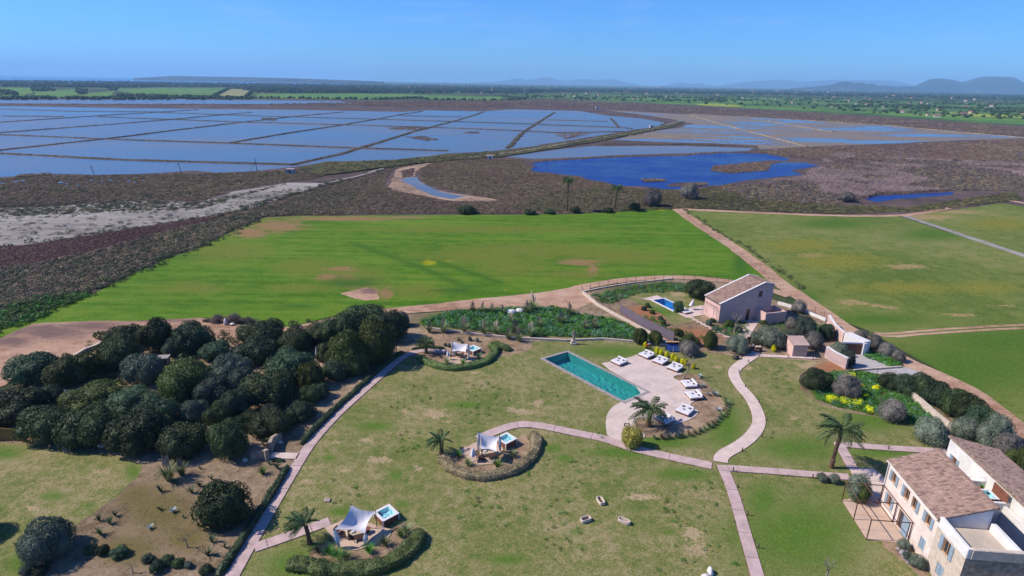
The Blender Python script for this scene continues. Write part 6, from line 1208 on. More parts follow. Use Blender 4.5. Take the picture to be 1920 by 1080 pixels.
# weeds, flowers and other cover nobody could count
wp = in_px([(790, 604), (850, 586), (940, 581), (1040, 578), (1100, 594), (1150, 600), (1240, 640), (1130, 634), (1000, 630), (900, 620), (800, 612)], 3600, 60)
scatter('weeds', sz(wp, 0.2, 0.75, 61, 0.1), SMALL['weed'] + SMALL['weedb'][:2], 'lush green weeds between the dirt road and the lawn wall', 'weeds')
wp = in_px([(1535, 702), (1600, 697), (1660, 707), (1700, 732), (1760, 778), (1785, 812), (1690, 792), (1570, 763), (1530, 748)], 1500, 62) + in_px([(1622, 661), (1650, 667), (1693, 684), (1670, 689), (1620, 669)], 350, 63)
scatter('bed_weeds', sz(wp, 0.15, 0.55, 64, 0.1), SMALL['weed'] + SMALL['weedb'][:1], 'green ground cover in the bed beside the driveway', 'weeds')
wp = in_px([(1105, 556), (1180, 537), (1260, 530), (1330, 536), (1300, 548), (1200, 550), (1150, 570), (1130, 570)], 700, 65) + in_px([(1160, 580), (1230, 596), (1300, 630), (1350, 640), (1240, 640)], 160, 66) + in_px([(1330, 600), (1400, 605), (1400, 640), (1340, 625)], 150, 67) + in_px([(1425, 605), (1470, 600), (1545, 612), (1540, 640), (1430, 615)], 260, 68)
scatter('villa_weeds', sz(wp, 0.15, 0.6, 69, 0.1), SMALL['weed'] + SMALL['weedb'][:1] + SMALL['silver'][:1], 'weeds and herbs over the villa garden', 'weeds')
fl = [q for b_ in [(1557, 750, 10, 5), (1585, 753, 11, 8), (1607, 756, 10, 6), (1612, 727, 6, 3), (1642, 730, 5, 3), (1590, 707, 12, 4), (1630, 770, 4, 5), (1622, 745, 5, 3)] for q in in_px([(b_[0] + b_[2] * math.cos(a), b_[1] + b_[3] * math.sin(a)) for a in np.linspace(0, 6.28, 9)[:-1]], 46, int(b_[0]))]
scatter('yellow_flowers', sz(fl, 0.25, 0.5, 70, 0.1), SMALL['flower'], 'bright yellow flowers massed in the bed in front of the grey bush', 'flowers')
wf = M_leaf('white_flower', C(220, 214, 226), C(236, 232, 240), var=0.1, scale=3.0); WFL = [crown_mesh('white_flower_head', 3, wf, lobes=3, n=40, leaf=0.4, core=0)]
scatter('white_flowers', sz(in_px([(1680, 1030), (1700, 1036), (1712, 1052), (1700, 1060), (1690, 1048)], 40, 71), 0.1, 0.25, 72, 0.15), WFL, 'white flowers along the farmhouse wall', 'flowers')
lw = in_px([(560, 1000), (640, 870), (760, 720), (1000, 700), (1130, 820), (1330, 890), (1400, 1090), (900, 1090), (820, 900), (700, 930)], 700, 73) + in_px([(1400, 690), (1480, 690), (1500, 770), (1440, 830), (1430, 760)], 90, 74)
scatter('lawn_weeds', sz([p for p in lw if mnoise.noise(Vector((p[0] * 0.12, p[1] * 0.12, 2))) > 0.08], 0.08, 0.3, 75, 0.09), SMALL['weed'], 'darker weed tufts dotted over the big lawn', 'weeds')
hv = in_px([(60, 560), (190, 545), (60, 605), (-40, 640), (-40, 600)], 500, 76)
scatter('verge_weeds', sz(hv, 0.3, 0.9, 77, 0.05), SMALL['weed'] + SMALL['hedge'][:1], 'green weeds on the verge at the left end of the crop field', 'weeds')
pe = []
for k, pl in enumerate(([(437, 1080), (487, 992), (547, 890), (573, 847), (600, 812), (638, 772), (705, 713), (751, 672)], [(948, 803), (993, 797), (1027, 802), (1092, 816), (1135, 824), (1165, 836), (1210, 848), (1250, 857), (1338, 876)], [(1353, 874), (1371, 915), (1387, 968), (1403, 1025), (1419, 1080)], [(1366, 879.5), (1480, 888), (1600, 897)], [(1578, 835), (1665, 842), (1780, 848)], [(480, 1028), (540, 1008), (603, 985)])):
    L, R = ribbon(resample(smooth_line(GL(pl), 2), 0.35), (1.35, 1.5, 1.3, 1.25, 1.25, 1.35)[k] + 0.1)
    for i, q in enumerate(L + R):
        if mnoise.noise(Vector((q[0] * 0.7, q[1] * 0.7, 3.3))) > -0.1: pe.append((q[0] + 0.05 * mnoise.noise(Vector((i, 1, 1))), q[1]))
LF['edge'] = M_leaf('edge_grass', CL(70, 84, 38), CL(112, 112, 60), scale=0.8)
scatter('edge_grass', sz(pe, 0.07, 0.2, 90, 0.09), [blade_mesh('edge_tuft', 31 + i, LF['edge'], n=26, length=1.2, width=0.16, spread=0.9, droop=0.5, segs=2, base=0.7) for i in range(2)], 'grass creeping over the edges of the garden paths', 'grass')
dt = in_px([(270, 880), (390, 874), (480, 876), (520, 890), (430, 1060), (150, 1070), (150, 1000), (220, 945)], 900, 91)
LF['dry'] = M_leaf('dry_tuft', CL(112, 92, 58), CL(140, 122, 82), scale=0.6)
scatter('dry_tufts', sz([q for q in dt if mnoise.noise(Vector((q[0] * 0.25, q[1] * 0.25, 6))) > 0.0], 0.04, 0.13, 92, 0.09), [blade_mesh('dry_tuft', 41 + i, LF['dry'], n=24, length=1.0, width=0.16, spread=1.0, droop=0.5, segs=2, base=0.6) for i in range(2)], 'dry grass tufts over the bare bed', 'grass')

# ---------------------------------------------------------------- poolside and garden objects
def daybed_parts():
    o = bpy.data.objects.new('daybed', None); COL.objects.link(o); b = MB().box(-1.0, 1.0, -1.0, 1.0, 0.16, 0.28); b.build('base_frame', MT['wood'], o)
    for x in (-0.9, 0.9):
        for y in (-0.9, 0.9): MB().box(x - 0.06, x + 0.06, y - 0.06, y + 0.06, 0, 0.16).build('leg', MT['woodd'], o)
    MB().bevbox(-1.03, 1.03, -1.03, 1.03, 0.281, 0.52, 0.06).build('mattress', MT['cloth'], o); MB().bevbox(-1.0, 1.0, 0.72, 1.02, 0.515, 0.80, 0.08).build('backrest', MT['cloth'], o)
    for x, y, s, a in ((-0.5, 0.5, 0.2, 0.4), (0.45, 0.52, 0.2, -0.3), (-0.1, -0.2, 0.16, 0.9)): MB().bevbox(-s, s, -s * 0.7, s * 0.7, 0.53, 0.64, 0.04, M=Matrix.Translation((x, y, 0)) @ Matrix.Rotation(a, 4, 'Z')).build('cushion', MT['cush'], o)
    return o
DB = [([(1144, 675), (1160, 669), (1178, 678), (1162, 685)], 'standing alone at the grass edge of the deck'), ([(1196, 662), (1212, 656), (1227.5, 666), (1214, 672.5)], 'first in the row in front of the yellow shrubs, nearest the lifebuoy'),
      ([(1222, 675), (1236, 667), (1255, 675), (1240, 684)], 'middle one of the row in front of the yellow shrubs'), ([(1249, 687.5), (1264, 679), (1282.5, 687.5), (1267.5, 697.5)], 'last in the row by the yellow shrubs, beside the bare tree'),
      ([(1278, 712.5), (1300, 710.5), (1308.6, 725.7), (1283, 726.4)], 'upper of the two side by side at the soil bed'), ([(1286, 733.3), (1311, 731), (1317.6, 747), (1290.5, 748.6)], 'lower of the two side by side at the soil bed'),
      ([(1265, 769.5), (1281, 759), (1303, 765), (1289, 779)], 'turned askew below the sapling'), ([(1228, 783), (1245, 777), (1267.6, 786), (1247.5, 794.5)], 'half in the shade of the stout palm')]
proto = daybed_parts()
for k, (c, l) in enumerate(DB):
    o = proto if k == 0 else copy_tree(proto); W = [G(x, y, 0.6) for x, y in c]; ctr = sum(W, Vector((0, 0, 0))) / 4; d = (W[1] + W[2]) / 2 - (W[0] + W[3]) / 2
    o.location = (ctr.x, ctr.y, 0.18); o.rotation_euler = (0, 0, math.atan2(d.y, d.x) - math.pi / 2); tag(o, 'white cushioned daybed ' + l, 'daybed', 'daybeds round the pool')
BL = [(1403, 681, 'first along the winding path from the garden gate'), (1385, 700, 'second along the winding path from the garden gate'), (1397, 727, 'third along the winding path from the garden gate'), (1423, 757, 'fourth along the winding path from the garden gate'), (1437, 790, 'fifth along the winding path from the garden gate'), (1428, 821, 'sixth along the winding path from the garden gate'), (1391, 848, 'seventh along the winding path from the garden gate'),
      (1424, 668, 'at the corner of the wall path'), (1477, 672, 'in front of the pink shed'), (1524, 675, 'at the end of the wall path'), (1374, 885, 'at the junction of the lawn paths'), (1383, 916, 'first down the lawn path'), (1401, 968, 'second down the lawn path'), (1421, 1029, 'third down the lawn path'), (1523, 898, 'along the house path'), (1606, 875, 'in the shadow of the large palm'), (1665, 844, 'along the cross path'), (1750, 850, 'at the far corner of the farmhouse roof')]
bp = bpy.data.objects.new('path_light', None); COL.objects.link(bp); MB().box(-0.055, 0.055, -0.055, 0.055, 0, 0.5).build('post', MT['rust'], bp); MB().box(-0.075, 0.075, -0.075, 0.075, 0.5, 0.56).build('cap', MT['iron'], bp); MB().box(-0.056, -0.0555, -0.04, 0.04, 0.38, 0.47).build('lens', MT['white'], bp)
for k, (x, y, l) in enumerate(BL):
    o = bp if k == 0 else copy_tree(bp); p = G(x, y); o.location = (p.x, p.y, 0.1); tag(o, 'short rusty path light ' + l, 'path light', 'rusty path lights')

def sail(name, A, B, Cc, D, label, feet, curtains=()):
    """shade sail: curved-edge cloth sagging between four poles"""
    P4 = [Vector(p) for p in (A, B, Cc, D)]; c = sum(P4, Vector((0, 0, 0))) / 4; c.z = 0.12; o = thing(name, c, label, 'shade sail'); Q = [p - c for p in P4]; n = 16; V = []
    for i in range(n + 1):
        for j in range(n + 1):
            u, v = i / n, j / n; uu = u + 0.10 * math.sin(math.pi * v) * (0.5 - u) * 2 * 0.9; vv = v + 0.10 * math.sin(math.pi * u) * (0.5 - v) * 2 * 0.9
            p = (Q[0] * (1 - uu) + Q[1] * uu) * (1 - vv) + (Q[3] * (1 - uu) + Q[2] * uu) * vv
            p.z -= 0.55 * math.sin(math.pi * u) * math.sin(math.pi * v) + 0.05 * mnoise.noise(Vector((u * 9, v * 3, 1))); V.append(p)
    m = n + 1; me = mesh_np('canvas', V, [(i * m + j, i * m + m + j, i * m + m + j + 1, i * m + j + 1) for i in range(n) for j in range(n)], [MT['cloth']], smooth=True); obj('canvas', me, o)
    for q, f in zip(Q, feet):
        f = Vector(f) - c; t = q + (q - f).normalized() * 0.15; MB().tube([f, t], 0.045, 8).build('pole', MT['rust'], o)
    for q, f in [(Q[i], Vector(feet[i]) - c) for i in curtains]:
        b = MB(); V = []; n2 = 8
        for k in range(7):
            t = k / 6; p = q.lerp(f, t * 0.9); r = 0.10 + 0.16 * math.sin(math.pi * min(1, t * 1.1)) ** 1 * (0.6 + 0.4 * t)
            for a in range(n2): V.append(p + Vector((math.cos(a * 6.283 / n2) * r * (1 + 0.25 * (a % 2)), math.sin(a * 6.283 / n2) * r * (1 + 0.25 * (a % 2)), 0)))
        b.add(V, [(k * n2 + a, k * n2 + (a + 1) % n2, k * n2 + n2 + (a + 1) % n2, k * n2 + n2 + a) for k in range(6) for a in range(n2)]); b.build('curtain', MT['cloth'], o)
    return o
def tub(px, foot, label, zadd=0.0):
    """square hot tub: slatted wooden skirt, white rim, water inside"""
    h = max(0.75, height_to(G(*foot, 0.12 + zadd) if zadd == 0 else G(*foot, 0.12), px[3][1])); W = [G(x, y, h + zadd) for x, y in px]; c = sum(W, Vector((0, 0, 0))) / 4; d = W[1] - W[0]; s = max(0.95, ((W[1] - W[0]).length + (W[2] - W[1]).length) / 4); z0 = 0.12 + zadd
    o = thing('hot_tub', (c.x, c.y, z0), label, 'hot tub', 'garden hot tubs', rz=math.atan2(d.y, d.x)); H_ = h - z0 + zadd
    for sx, sy in ((1, 0), (-1, 0), (0, 1), (0, -1)):
        for k in range(8):
            a = -s + 0.07 + k * (2 * s - 0.14) / 8; e = a + (2 * s - 0.14) / 8 - 0.012
            MB().box(*((sx * (s - 0.05) - 0.02, sx * (s - 0.05) + 0.02, a, e) if sx else (a, e, sy * (s - 0.05) - 0.02, sy * (s - 0.05) + 0.02)), 0.03, H_ - 0.06).build('skirt_board', MT['wood'], o)
    for x in (-1, 1):
        for y in (-1, 1): MB().box(x * s - 0.05, x * s + 0.05, y * s - 0.05, y * s + 0.05, 0, H_ - 0.062).build('corner_post', MT['white'], o)
    b = MB(); i_ = s - 0.24
    for x0, x1, y0, y1 in ((-s - 0.06, s + 0.06, -s - 0.06, -i_), (-s - 0.06, s + 0.06, i_, s + 0.06), (-s - 0.06, -i_, -i_, i_), (i_, s + 0.06, -i_, i_)): b.box(x0, x1, y0, y1, H_ - 0.06, H_ + 0.02)
    b.build('rim', MT['white'], o)
    b = MB(); b.add([(-i_, -i_, H_), (i_, -i_, H_), (i_, i_, H_), (-i_, i_, H_), (-i_ * 0.8, -i_ * 0.8, H_ - 0.38), (i_ * 0.8, -i_ * 0.8, H_ - 0.38), (i_ * 0.8, i_ * 0.8, H_ - 0.38), (-i_ * 0.8, i_ * 0.8, H_ - 0.38)], [(0, 4, 5, 1), (1, 5, 6, 2), (2, 6, 7, 3), (3, 7, 4, 0), (4, 7, 6, 5)]); b.build('shell', MT['tubi'], o)
    MB().add([(-i_, -i_, H_ - 0.03), (i_, -i_, H_ - 0.03), (i_, i_, H_ - 0.03), (-i_, i_, H_ - 0.03)], [(0, 1, 2, 3)]).build('water_surface', MT['tubw'], o)
    MB().box(-i_ * 0.9, -i_ * 0.5, i_ * 0.55, i_ * 0.9, H_ - 0.3, H_ - 0.14).build('headrest', MT['cush'], o); return o
def lounge_chair(x, y, rz, label, z=0.19):
    p = G(x, y); o = thing('lounge_chair', (p.x, p.y, z), label, 'chair', 'dark lounge chairs under the sails', rz)
    b = MB()
    for k in range(7): b.box(-0.32, 0.32, -0.9 + k * 0.16, -0.77 + k * 0.16, 0.26, 0.30)
    b.build('seat', MT['woodd'], o); b = MB()
    for k in range(5): b.box(-0.32, 0.32, -0.02, 0.02, 0.03 + k * 0.14, 0.14 + k * 0.14, 0, Matrix.Translation((0, 0.26, 0.28)) @ Matrix.Rotation(-0.7, 4, 'X'))
    b.build('backrest', MT['woodd'], o)
    for sx in (-0.3, 0.3):
        for sy in (-0.8, 0.2): MB().box(sx - 0.03, sx + 0.03, sy - 0.03, sy + 0.03, 0, 0.262).build('leg', MT['woodd'], o)
    return o
def sofa(x, y, rz, label, z=0.19):
    p = G(x, y); o = thing('low_sofa', (p.x, p.y, z), label, 'sofa', 'beige low sofas under the sails', rz); MB().bevbox(-0.8, 0.8, -0.4, 0.4, 0.05, 0.4, 0.05).build('seat', MT['beige'], o); MB().bevbox(-0.8, 0.8, 0.25, 0.45, 0.38, 0.75, 0.05).build('backrest', MT['beige'], o)
    for s_ in (-1, 1): MB().bevbox(s_ * 0.9 - 0.1, s_ * 0.9 + 0.1, -0.4, 0.45, 0.05, 0.55, 0.04).build('armrest', MT['beige'], o)
    MB().bevbox(-0.5, -0.1, -0.1, 0.2, 0.41, 0.56, 0.04).build('cushion', MT['cloth'], o); return o
def side_table(x, y, label, z=0.19):
    p = G(x, y); o = thing('side_table', (p.x, p.y, z), label, 'table', 'side tables under the sails'); MB().lathe([(0.3, 0.4), (0.32, 0.42), (0.32, 0.45), (0.29, 0.46)], 14).build('table_top', MT['wood'], o); MB().lathe([(0.16, 0), (0.05, 0.05), (0.04, 0.38), (0.1, 0.4)], 10).build('leg', MT['woodd'], o)
def parasol(x, yb, yt, label, lean=(0, 0), z=0.15, w=0.2):
    p = G(x, yb); h = height_to(p, yt) - z; o = thing('closed_parasol', (p.x, p.y, z), label, 'parasol', 'closed white parasols'); L_ = Vector((lean[0], lean[1], h))
    MB().tube([(0, 0, 0.06), L_], 0.03, 6).build('pole', MT['white'], o); MB().box(-0.25, 0.25, -0.25, 0.25, 0, 0.07).build('base', MT['conc'], o); b = MB(); V = []; n2 = 10
    for k, (t, r) in enumerate(((0.34, 0.10), (0.42, w), (0.6, w * 0.85), (0.8, w * 0.55), (0.97, w * 0.25), (1.0, 0.03))):
        for a in range(n2): q = L_ * t; rr = r * (1 + 0.22 * (a % 2)); V.append((q.x + math.cos(a * 6.283 / n2) * rr, q.y + math.sin(a * 6.283 / n2) * rr, q.z))
    b.add(V, [(k * n2 + a, k * n2 + (a + 1) % n2, k * n2 + n2 + (a + 1) % n2, k * n2 + n2 + a) for k in range(5) for a in range(n2)] + [tuple(range(n2 - 1, -1, -1))]); b.build('canopy', MT['cloth'], o); return o
# nearest hut
slab_deck('hut_pad', GL([(609, 991), (651, 973), (700, 985), (736, 996), (728, 1012), (700, 1024), (668, 1034), (640, 1030), (625, 1012)]), MT['terra'], 0.6, 1.5, 1.5)
fB = G(706.7, 989, 0.12); zB = height_to(fB, 958.9); fC = G(685, 1021, 0.12); zC = height_to(fC, 1001); fD = G(637, 1028, 0.12)
sail('shade_sail', G(658.9, 946.7, 3.1), G(704.4, 958.9, zB), G(685, 1001, zC), G(626.7, 993.3, 2.3), 'white shade sail on leaning poles, nearest of the three', [G(658.9, 946.7, 3.1) * 1 + Vector((-0.2, 0.3, -2.98)), fB, fC, fD], (2, 3))
tub([(705.6, 958.3), (727.2, 947.2), (743.3, 964.4), (720, 975)], (720.6, 986.7), 'square hot tub with a white rim beside the nearest shade sail')
lounge_chair(640, 1006, 1.2, 'dark lounge chair under the left corner of the nearest sail'); lounge_chair(668, 1015, 1.9, 'dark lounge chair in the middle under the nearest sail'); sofa(668, 1006, 0.4, 'beige low sofa under the nearest sail'); side_table(690, 1000, 'small round table under the nearest sail')
# middle hut
slab_deck('hut_pad', GL([(859, 847), (895, 830), (916, 822), (938, 826), (944, 846), (931, 858), (924, 872), (893, 874), (866, 853)]), MT['terra'], 0.6, 1.5, 1.5)
fB = G(938, 847, 0.12); zB = height_to(fB, 818.8)
sail('shade_sail', G(897.9, 810.8, 3.1), G(936.7, 818.8, zB), G(931.7, 847.5, 1.9), G(900, 842, 2.0), 'white shade sail of the brown oval hedge', [G(897.9, 810.8, 3.1) + Vector((-0.1, 0.2, -2.98)), fB, G(931.7, 847.5, 1.9) + Vector((0.3, -0.2, -1.78)), G(900, 842, 2.0) + Vector((-0.3, -0.3, -1.88))], (0, 1))
tub([(941, 817.5), (949, 813.5), (962, 824), (946, 831)], (946, 842), 'square hot tub beside the sail of the brown oval hedge')
lounge_chair(918, 862, 2.2, 'dark lounge chair at the front of the middle sail pad'); lounge_chair(899, 862, 0.8, 'dark lounge chair next to the closed parasol'); sofa(914, 854, 0.3, 'beige low sofa at the front edge of the middle sail'); parasol(887, 866, 840, 'closed white parasol on the pad of the middle sail', w=0.32); side_table(905, 852, 'small round table under the middle sail')
# far hut
slab_deck('hut_pad', GL([(841, 664), (874, 662), (893, 675), (876, 682), (848, 685), (839, 677)]), MT['terra'], 0.3, 1.5, 1.5)
fB = G(874, 679, 0.12); zB = height_to(fB, 648)
sail('shade_sail', G(848.3, 640.6, 2.9), G(878, 645, 2.7), G(874, 660, 1.9), G(847, 659, 1.7), 'white shade sail nearest the grove and the dirt road', [G(848.3, 640.6, 2.9) + Vector((0, 0.2, -2.78)), G(878, 645, 2.7) + Vector((0.1, 0.2, -2.58)), G(874, 660, 1.9) + Vector((0, -0.2, -1.78)), G(847, 659, 1.7) + Vector((-0.2, -0.2, -1.58))], (0, 1))
parasol(840.5, 676, 657, 'closed white parasol at the left end of the far sail', w=0.26); tub([(877, 651), (888, 646.5), (899, 655), (885.5, 659)], (885.6, 667), 'square hot tub beside the far shade sail'); lounge_chair(862, 672, 1.4, 'dark lounge chair in front of the far sail'); sofa(853, 668, 0.2, 'beige low sofa in front of the far sail'); side_table(868, 668, 'small round table beside the far sail')
# hidden terrace in the grove
slab_deck('grove_terrace', GL([(588, 676), (612, 668), (650, 676), (640, 690), (604, 692)]), MT['terra'], 0.3, 1.6, 1.6)
tub([(625.6, 662.6), (640, 659.3), (648, 666.3), (632, 670)], (633, 679), 'square hot tub half hidden among the grove trees'); parasol(595, 678, 650, 'slim closed white parasol among the grove trees', w=0.16); lounge_chair(601, 681, 1.2, 'dark lounge chair on the grove terrace')
# villa pool furniture, rear terrace tub
parasol(1292, 582, 562, 'large closed white parasol leaning beside the villa pool', lean=(0.8, 0.3), w=0.42)
p = G(1287, 588); o = thing('sun_bed', (p.x, p.y, 0.18), 'white padded sun bed at the edge of the villa pool', 'sun bed', rz=0.5); MB().box(-0.95, 0.95, -0.65, 0.65, 0.1, 0.2).build('base_frame', MT['wood'], o); MB().bevbox(-0.95, 0.95, -0.65, 0.65, 0.201, 0.4, 0.06).build('mattress', MT['cloth'], o); MB().bevbox(0.7, 0.95, -0.6, 0.6, 0.39, 0.6, 0.05).build('headrest', MT['cloth'], o)
o = tub([(1844, 925), (1877, 923), (1892, 941), (1857, 937)], (1857, 950), 'square hot tub on the rear terrace of the farmhouse'); q = H1.matrix_basis @ Vector((3.0, 8.55, 3.56)); o.location = q; o.rotation_euler = (0, 0, math.radians(-95)); o.scale = (0.8, 0.8, 0.9)
o = thing('potted_plant', H1.matrix_basis @ Vector((1.3, 9.2, 3.56)), 'plant in a terracotta pot beside the rear terrace hot tub', 'potted plant'); MB().lathe([(0.16, 0), (0.24, 0.35), (0.26, 0.4), (0.22, 0.4)], 12).build('pot', MT['pot'], o); obj('leaves', GM[1], o, loc=(0, 0, 0.38), scale=0.55)

# statue, people
def figure(name, parent, mat, joints, edges, radii, sub=2):
    """one continuous body grown over a skeleton of joints"""
    me = bpy.data.meshes.new(name); me.from_pydata(joints, edges, []); me.materials.append(mat); o = obj(name, me, parent)
    md = o.modifiers.new('skin', 'SKIN'); sv = me.skin_vertices[0].data
    for v, r in zip(sv, radii): v.radius = r if hasattr(r, '__len__') else (r, r)
    sv[0].use_root = True; md.use_smooth_shade = True; s = o.modifiers.new('sub', 'SUBSURF'); s.levels = sub; s.render_levels = sub; return o
HJ = [(0, 0, .95), (0, 0, 1.18), (0, 0, 1.42), (0, -.01, 1.52), (0, -.02, 1.60), (0, -.02, 1.72), (.10, 0, .90), (.11, -.01, .50), (.11, .02, .09), (.12, -.12, .04), (-.10, 0, .90), (-.11, -.01, .50), (-.11, .02, .09), (-.12, -.12, .04),
      (.19, 0, 1.40), (.24, .01, 1.13), (.25, -.06, .90), (.25, -.09, .81), (-.19, 0, 1.40), (-.24, .01, 1.13), (-.25, -.06, .90), (-.25, -.09, .81)]
HE = [(0, 1), (1, 2), (2, 3), (3, 4), (4, 5), (0, 6), (6, 7), (7, 8), (8, 9), (0, 10), (10, 11), (11, 12), (12, 13), (2, 14), (14, 15), (15, 16), (16, 17), (2, 18), (18, 19), (19, 20), (20, 21)]
HR = [(.15, .11), (.13, .10), (.16, .10), .055, (.08, .095), (.07, .085), .09, .065, .045, .04, .09, .065, .045, .04, .065, .048, .036, .03, .065, .048, .036, .03]
p = G(1075, 646); ST = thing('statue', (p.x, p.y, 0.1), 'pale stone statue on a pedestal on the lawn behind the pool', 'statue'); MB().bevbox(-0.55, 0.55, -0.45, 0.45, 0, 0.35, 0.05).bevbox(-0.42, 0.42, -0.36, 0.36, 0.345, 0.75, 0.05).build('pedestal', MT['stone'], ST)
SJ = [list(j) for j in HJ]; SJ[15] = (.36, -.05, 1.22); SJ[16] = (.30, -.16, 1.42); SJ[17] = (.26, -.18, 1.50); SJ[7] = (.08, -.02, .5); SJ[8] = (.07, .02, .1); SJ[11] = (-.09, -.06, .5); SJ[12] = (-.08, .03, .1)
o = figure('figure', ST, MT['stonew'], [tuple(j) for j in SJ], HE, HR); o.location = (0, 0, 0.72); o.scale = (1.2, 1.2, 1.2)
b = MB().lathe([(0.30, 0), (0.27, 0.3), (0.2, 0.7), (0.19, 1.0), (0.1, 1.1)], 12, c=(0, 0.02, 0.74)); b.build('drapery', MT['stonew'], ST)
def person(x, y, rz, label, top, legs, hair, pose=None):
    p = G(x, y); o = thing('person', (p.x, p.y, 0.12), label, 'person', rz=rz); J = [tuple(j) for j in HJ]
    if pose:
        for k, v in pose.items(): J[k] = v
    figure('body', o, MT['skin'], J, HE, [tuple(q * 0.96 for q in r) if hasattr(r, '__len__') else r * 0.96 for r in HR])
    up = [0, 1, 2, 14, 15, 16, 18, 19, 20]; ix = {v: i for i, v in enumerate(up)}
    figure('top', o, MT[top], [J[i] for i in up], [(ix[a], ix[b_]) for a, b_ in HE if a in ix and b_ in ix], [tuple(q * 1.14 for q in HR[i]) if hasattr(HR[i], '__len__') else HR[i] * 1.25 for i in up])
    lo = [0, 6, 7, 8, 10, 11, 12]; ix = {v: i for i, v in enumerate(lo)}
    figure('trousers', o, MT[legs], [J[i] for i in lo], [(ix[a], ix[b_]) for a, b_ in HE if a in ix and b_ in ix], [tuple(q * 1.1 for q in HR[i]) if hasattr(HR[i], '__len__') else HR[i] * 1.22 for i in lo])
    h = J[5]; b = MB(); b.lathe([(0.085, -0.08), (0.11, 0.0), (0.10, 0.07), (0.05, 0.11), (0.01, 0.12)], 10, c=(h[0], h[1] + 0.025, h[2])); b.build('hair', MT[hair], o)
    for q, c_ in ((0.03, 0), (-0.03, 0)): MB().box(h[0] + q - 0.012, h[0] + q + 0.012, h[1] - 0.105, h[1] - 0.085, h[2] - 0.055, h[2] - 0.035).build('eye', MT['black'], o)
    MB().add([(h[0] - 0.015, h[1] - 0.09, h[2] - 0.1), (h[0] + 0.015, h[1] - 0.09, h[2] - 0.1), (h[0], h[1] - 0.125, h[2] - 0.095), (h[0], h[1] - 0.09, h[2] - 0.04)], [(0, 2, 3), (2, 1, 3), (0, 1, 2)]).build('nose', MT['skin'], o)
    for s_ in (17, 21):
        j = Vector(J[s_])
        for k in range(5): a = -0.03 + k * 0.015; MB().tube([j + Vector((0, a, 0)), j + Vector((0.004, a - 0.01, -0.05 - 0.01 * (2 - abs(k - 2)))), j + Vector((-0.008, a - 0.02, -0.085 - 0.01 * (2 - abs(k - 2))))], [0.011, 0.010, 0.008], 6).build('finger', MT['skin'], o)
    return o
person(1406, 664, 2.6, 'person in dark navy clothes with a red scarf standing at the garden gate', 'navy', 'navy', 'redc')
person(1411.5, 660, -1.3, 'person in a white top leaning over the handcart at the garden gate', 'whitec', 'navy', 'hair', {2: (0, -.12, 1.40), 3: (0, -.17, 1.49), 4: (0, -.21, 1.56), 5: (0, -.24, 1.67), 14: (.19, -.13, 1.37), 15: (.22, -.26, 1.14), 16: (.2, -.44, 1.0), 17: (.2, -.52, .96), 18: (-.19, -.13, 1.37), 19: (-.22, -.26, 1.14), 20: (-.2, -.44, 1.0), 21: (-.2, -.52, .96)})
p = G(1421, 659); o = thing('handcart', (p.x, p.y, 0.12), 'wooden handcart loaded with pale linen at the garden gate', 'handcart', rz=0.1); b = MB().box(-0.6, 0.6, -0.35, 0.35, 0.45, 0.5); b.box(-0.6, 0.6, -0.35, -0.32, 0.5, 0.8); b.box(-0.6, 0.6, 0.32, 0.35, 0.5, 0.8); b.box(0.57, 0.6, -0.32, 0.32, 0.5, 0.8); b.build('cart_body', MT['wood'], o)
for y in (-0.4, 0.4): MB().add([(0.3 + 0.26 * math.cos(a), y + q, 0.26 + 0.26 * math.sin(a)) for q in (-0.03, 0.03) for a in np.linspace(0, 6.283, 15)[:-1]], [tuple(range(13, -1, -1)), tuple(range(14, 28))] + [(i, (i + 1) % 14, 14 + (i + 1) % 14, 14 + i) for i in range(14)]).build('wheel', MT['black'], o)
for y in (-0.3, 0.3): MB().tube([(-0.55, y, 0.5), (-1.0, y, 0.85)], 0.025, 6).build('handle', MT['woodd'], o); MB().box(-0.5, -0.44, y - 0.03, y + 0.03, 0, 0.45).build('leg', MT['woodd'], o)
MB().bevbox(-0.5, 0.5, -0.3, 0.3, 0.51, 0.95, 0.1).build('linen', MT['beige'], o)

# small things
def lumpy(name, size, mat, parent=None, seed=1, sub=2, flat=0.35):
    iv, it = ico(sub); rs = Vector((seed * 3.1, seed * 1.7, seed)); V = []
    for v in iv:
        n_ = 1 + 0.28 * mnoise.noise(Vector(v) * 1.3 + rs) + 0.12 * mnoise.noise(Vector(v) * 3.7 + rs); V.append((v[0] * size[0] * n_, v[1] * size[1] * n_, max(v[2], -flat) * size[2] * n_ + flat * size[2] * 0.9))
    return obj(name, mesh_np(name, np.array(V), it, [mat]), parent)
def rock(x, y, size, label, seed, name='boulder', mat='stone', z=0.1, rz=0.0):
    p = G(x, y); o = lumpy(name, size, MT[mat], seed=seed); o.location = (p.x, p.y, z); o.rotation_euler = (0, 0, rz); return tag(o, label, 'stone')
rock(127, 846, (0.55, 0.4, 0.45), 'grey boulder at the edge of the small lawn', 2, mat='coping'); rock(191, 839, (0.4, 0.3, 0.4), 'small pale stone under the dark grove trees by the small lawn', 3); rock(460, 866, (0.4, 0.3, 0.3), 'pale stone below the gate wall', 6); rock(606, 734, (0.6, 0.25, 0.3), 'long pale stone beside the clipped round tree', 8, rz=0.8); rock(525, 832, (0.4, 0.3, 0.3), 'pale stone at the end of the gate wall', 9)
for k, (x, y, s) in enumerate([(117, 734, .5), (123, 737, .6), (119, 741, .55), (128, 743, .6), (124, 748, .5), (132, 747, .45), (112, 739, .45), (128, 737, .4)]): rock(x, y, (s, s * 0.7, s * 0.6), ordw(k) + ' pale block of the rubble pile in the grove', 20 + k, 'rubble_block', rz=k)
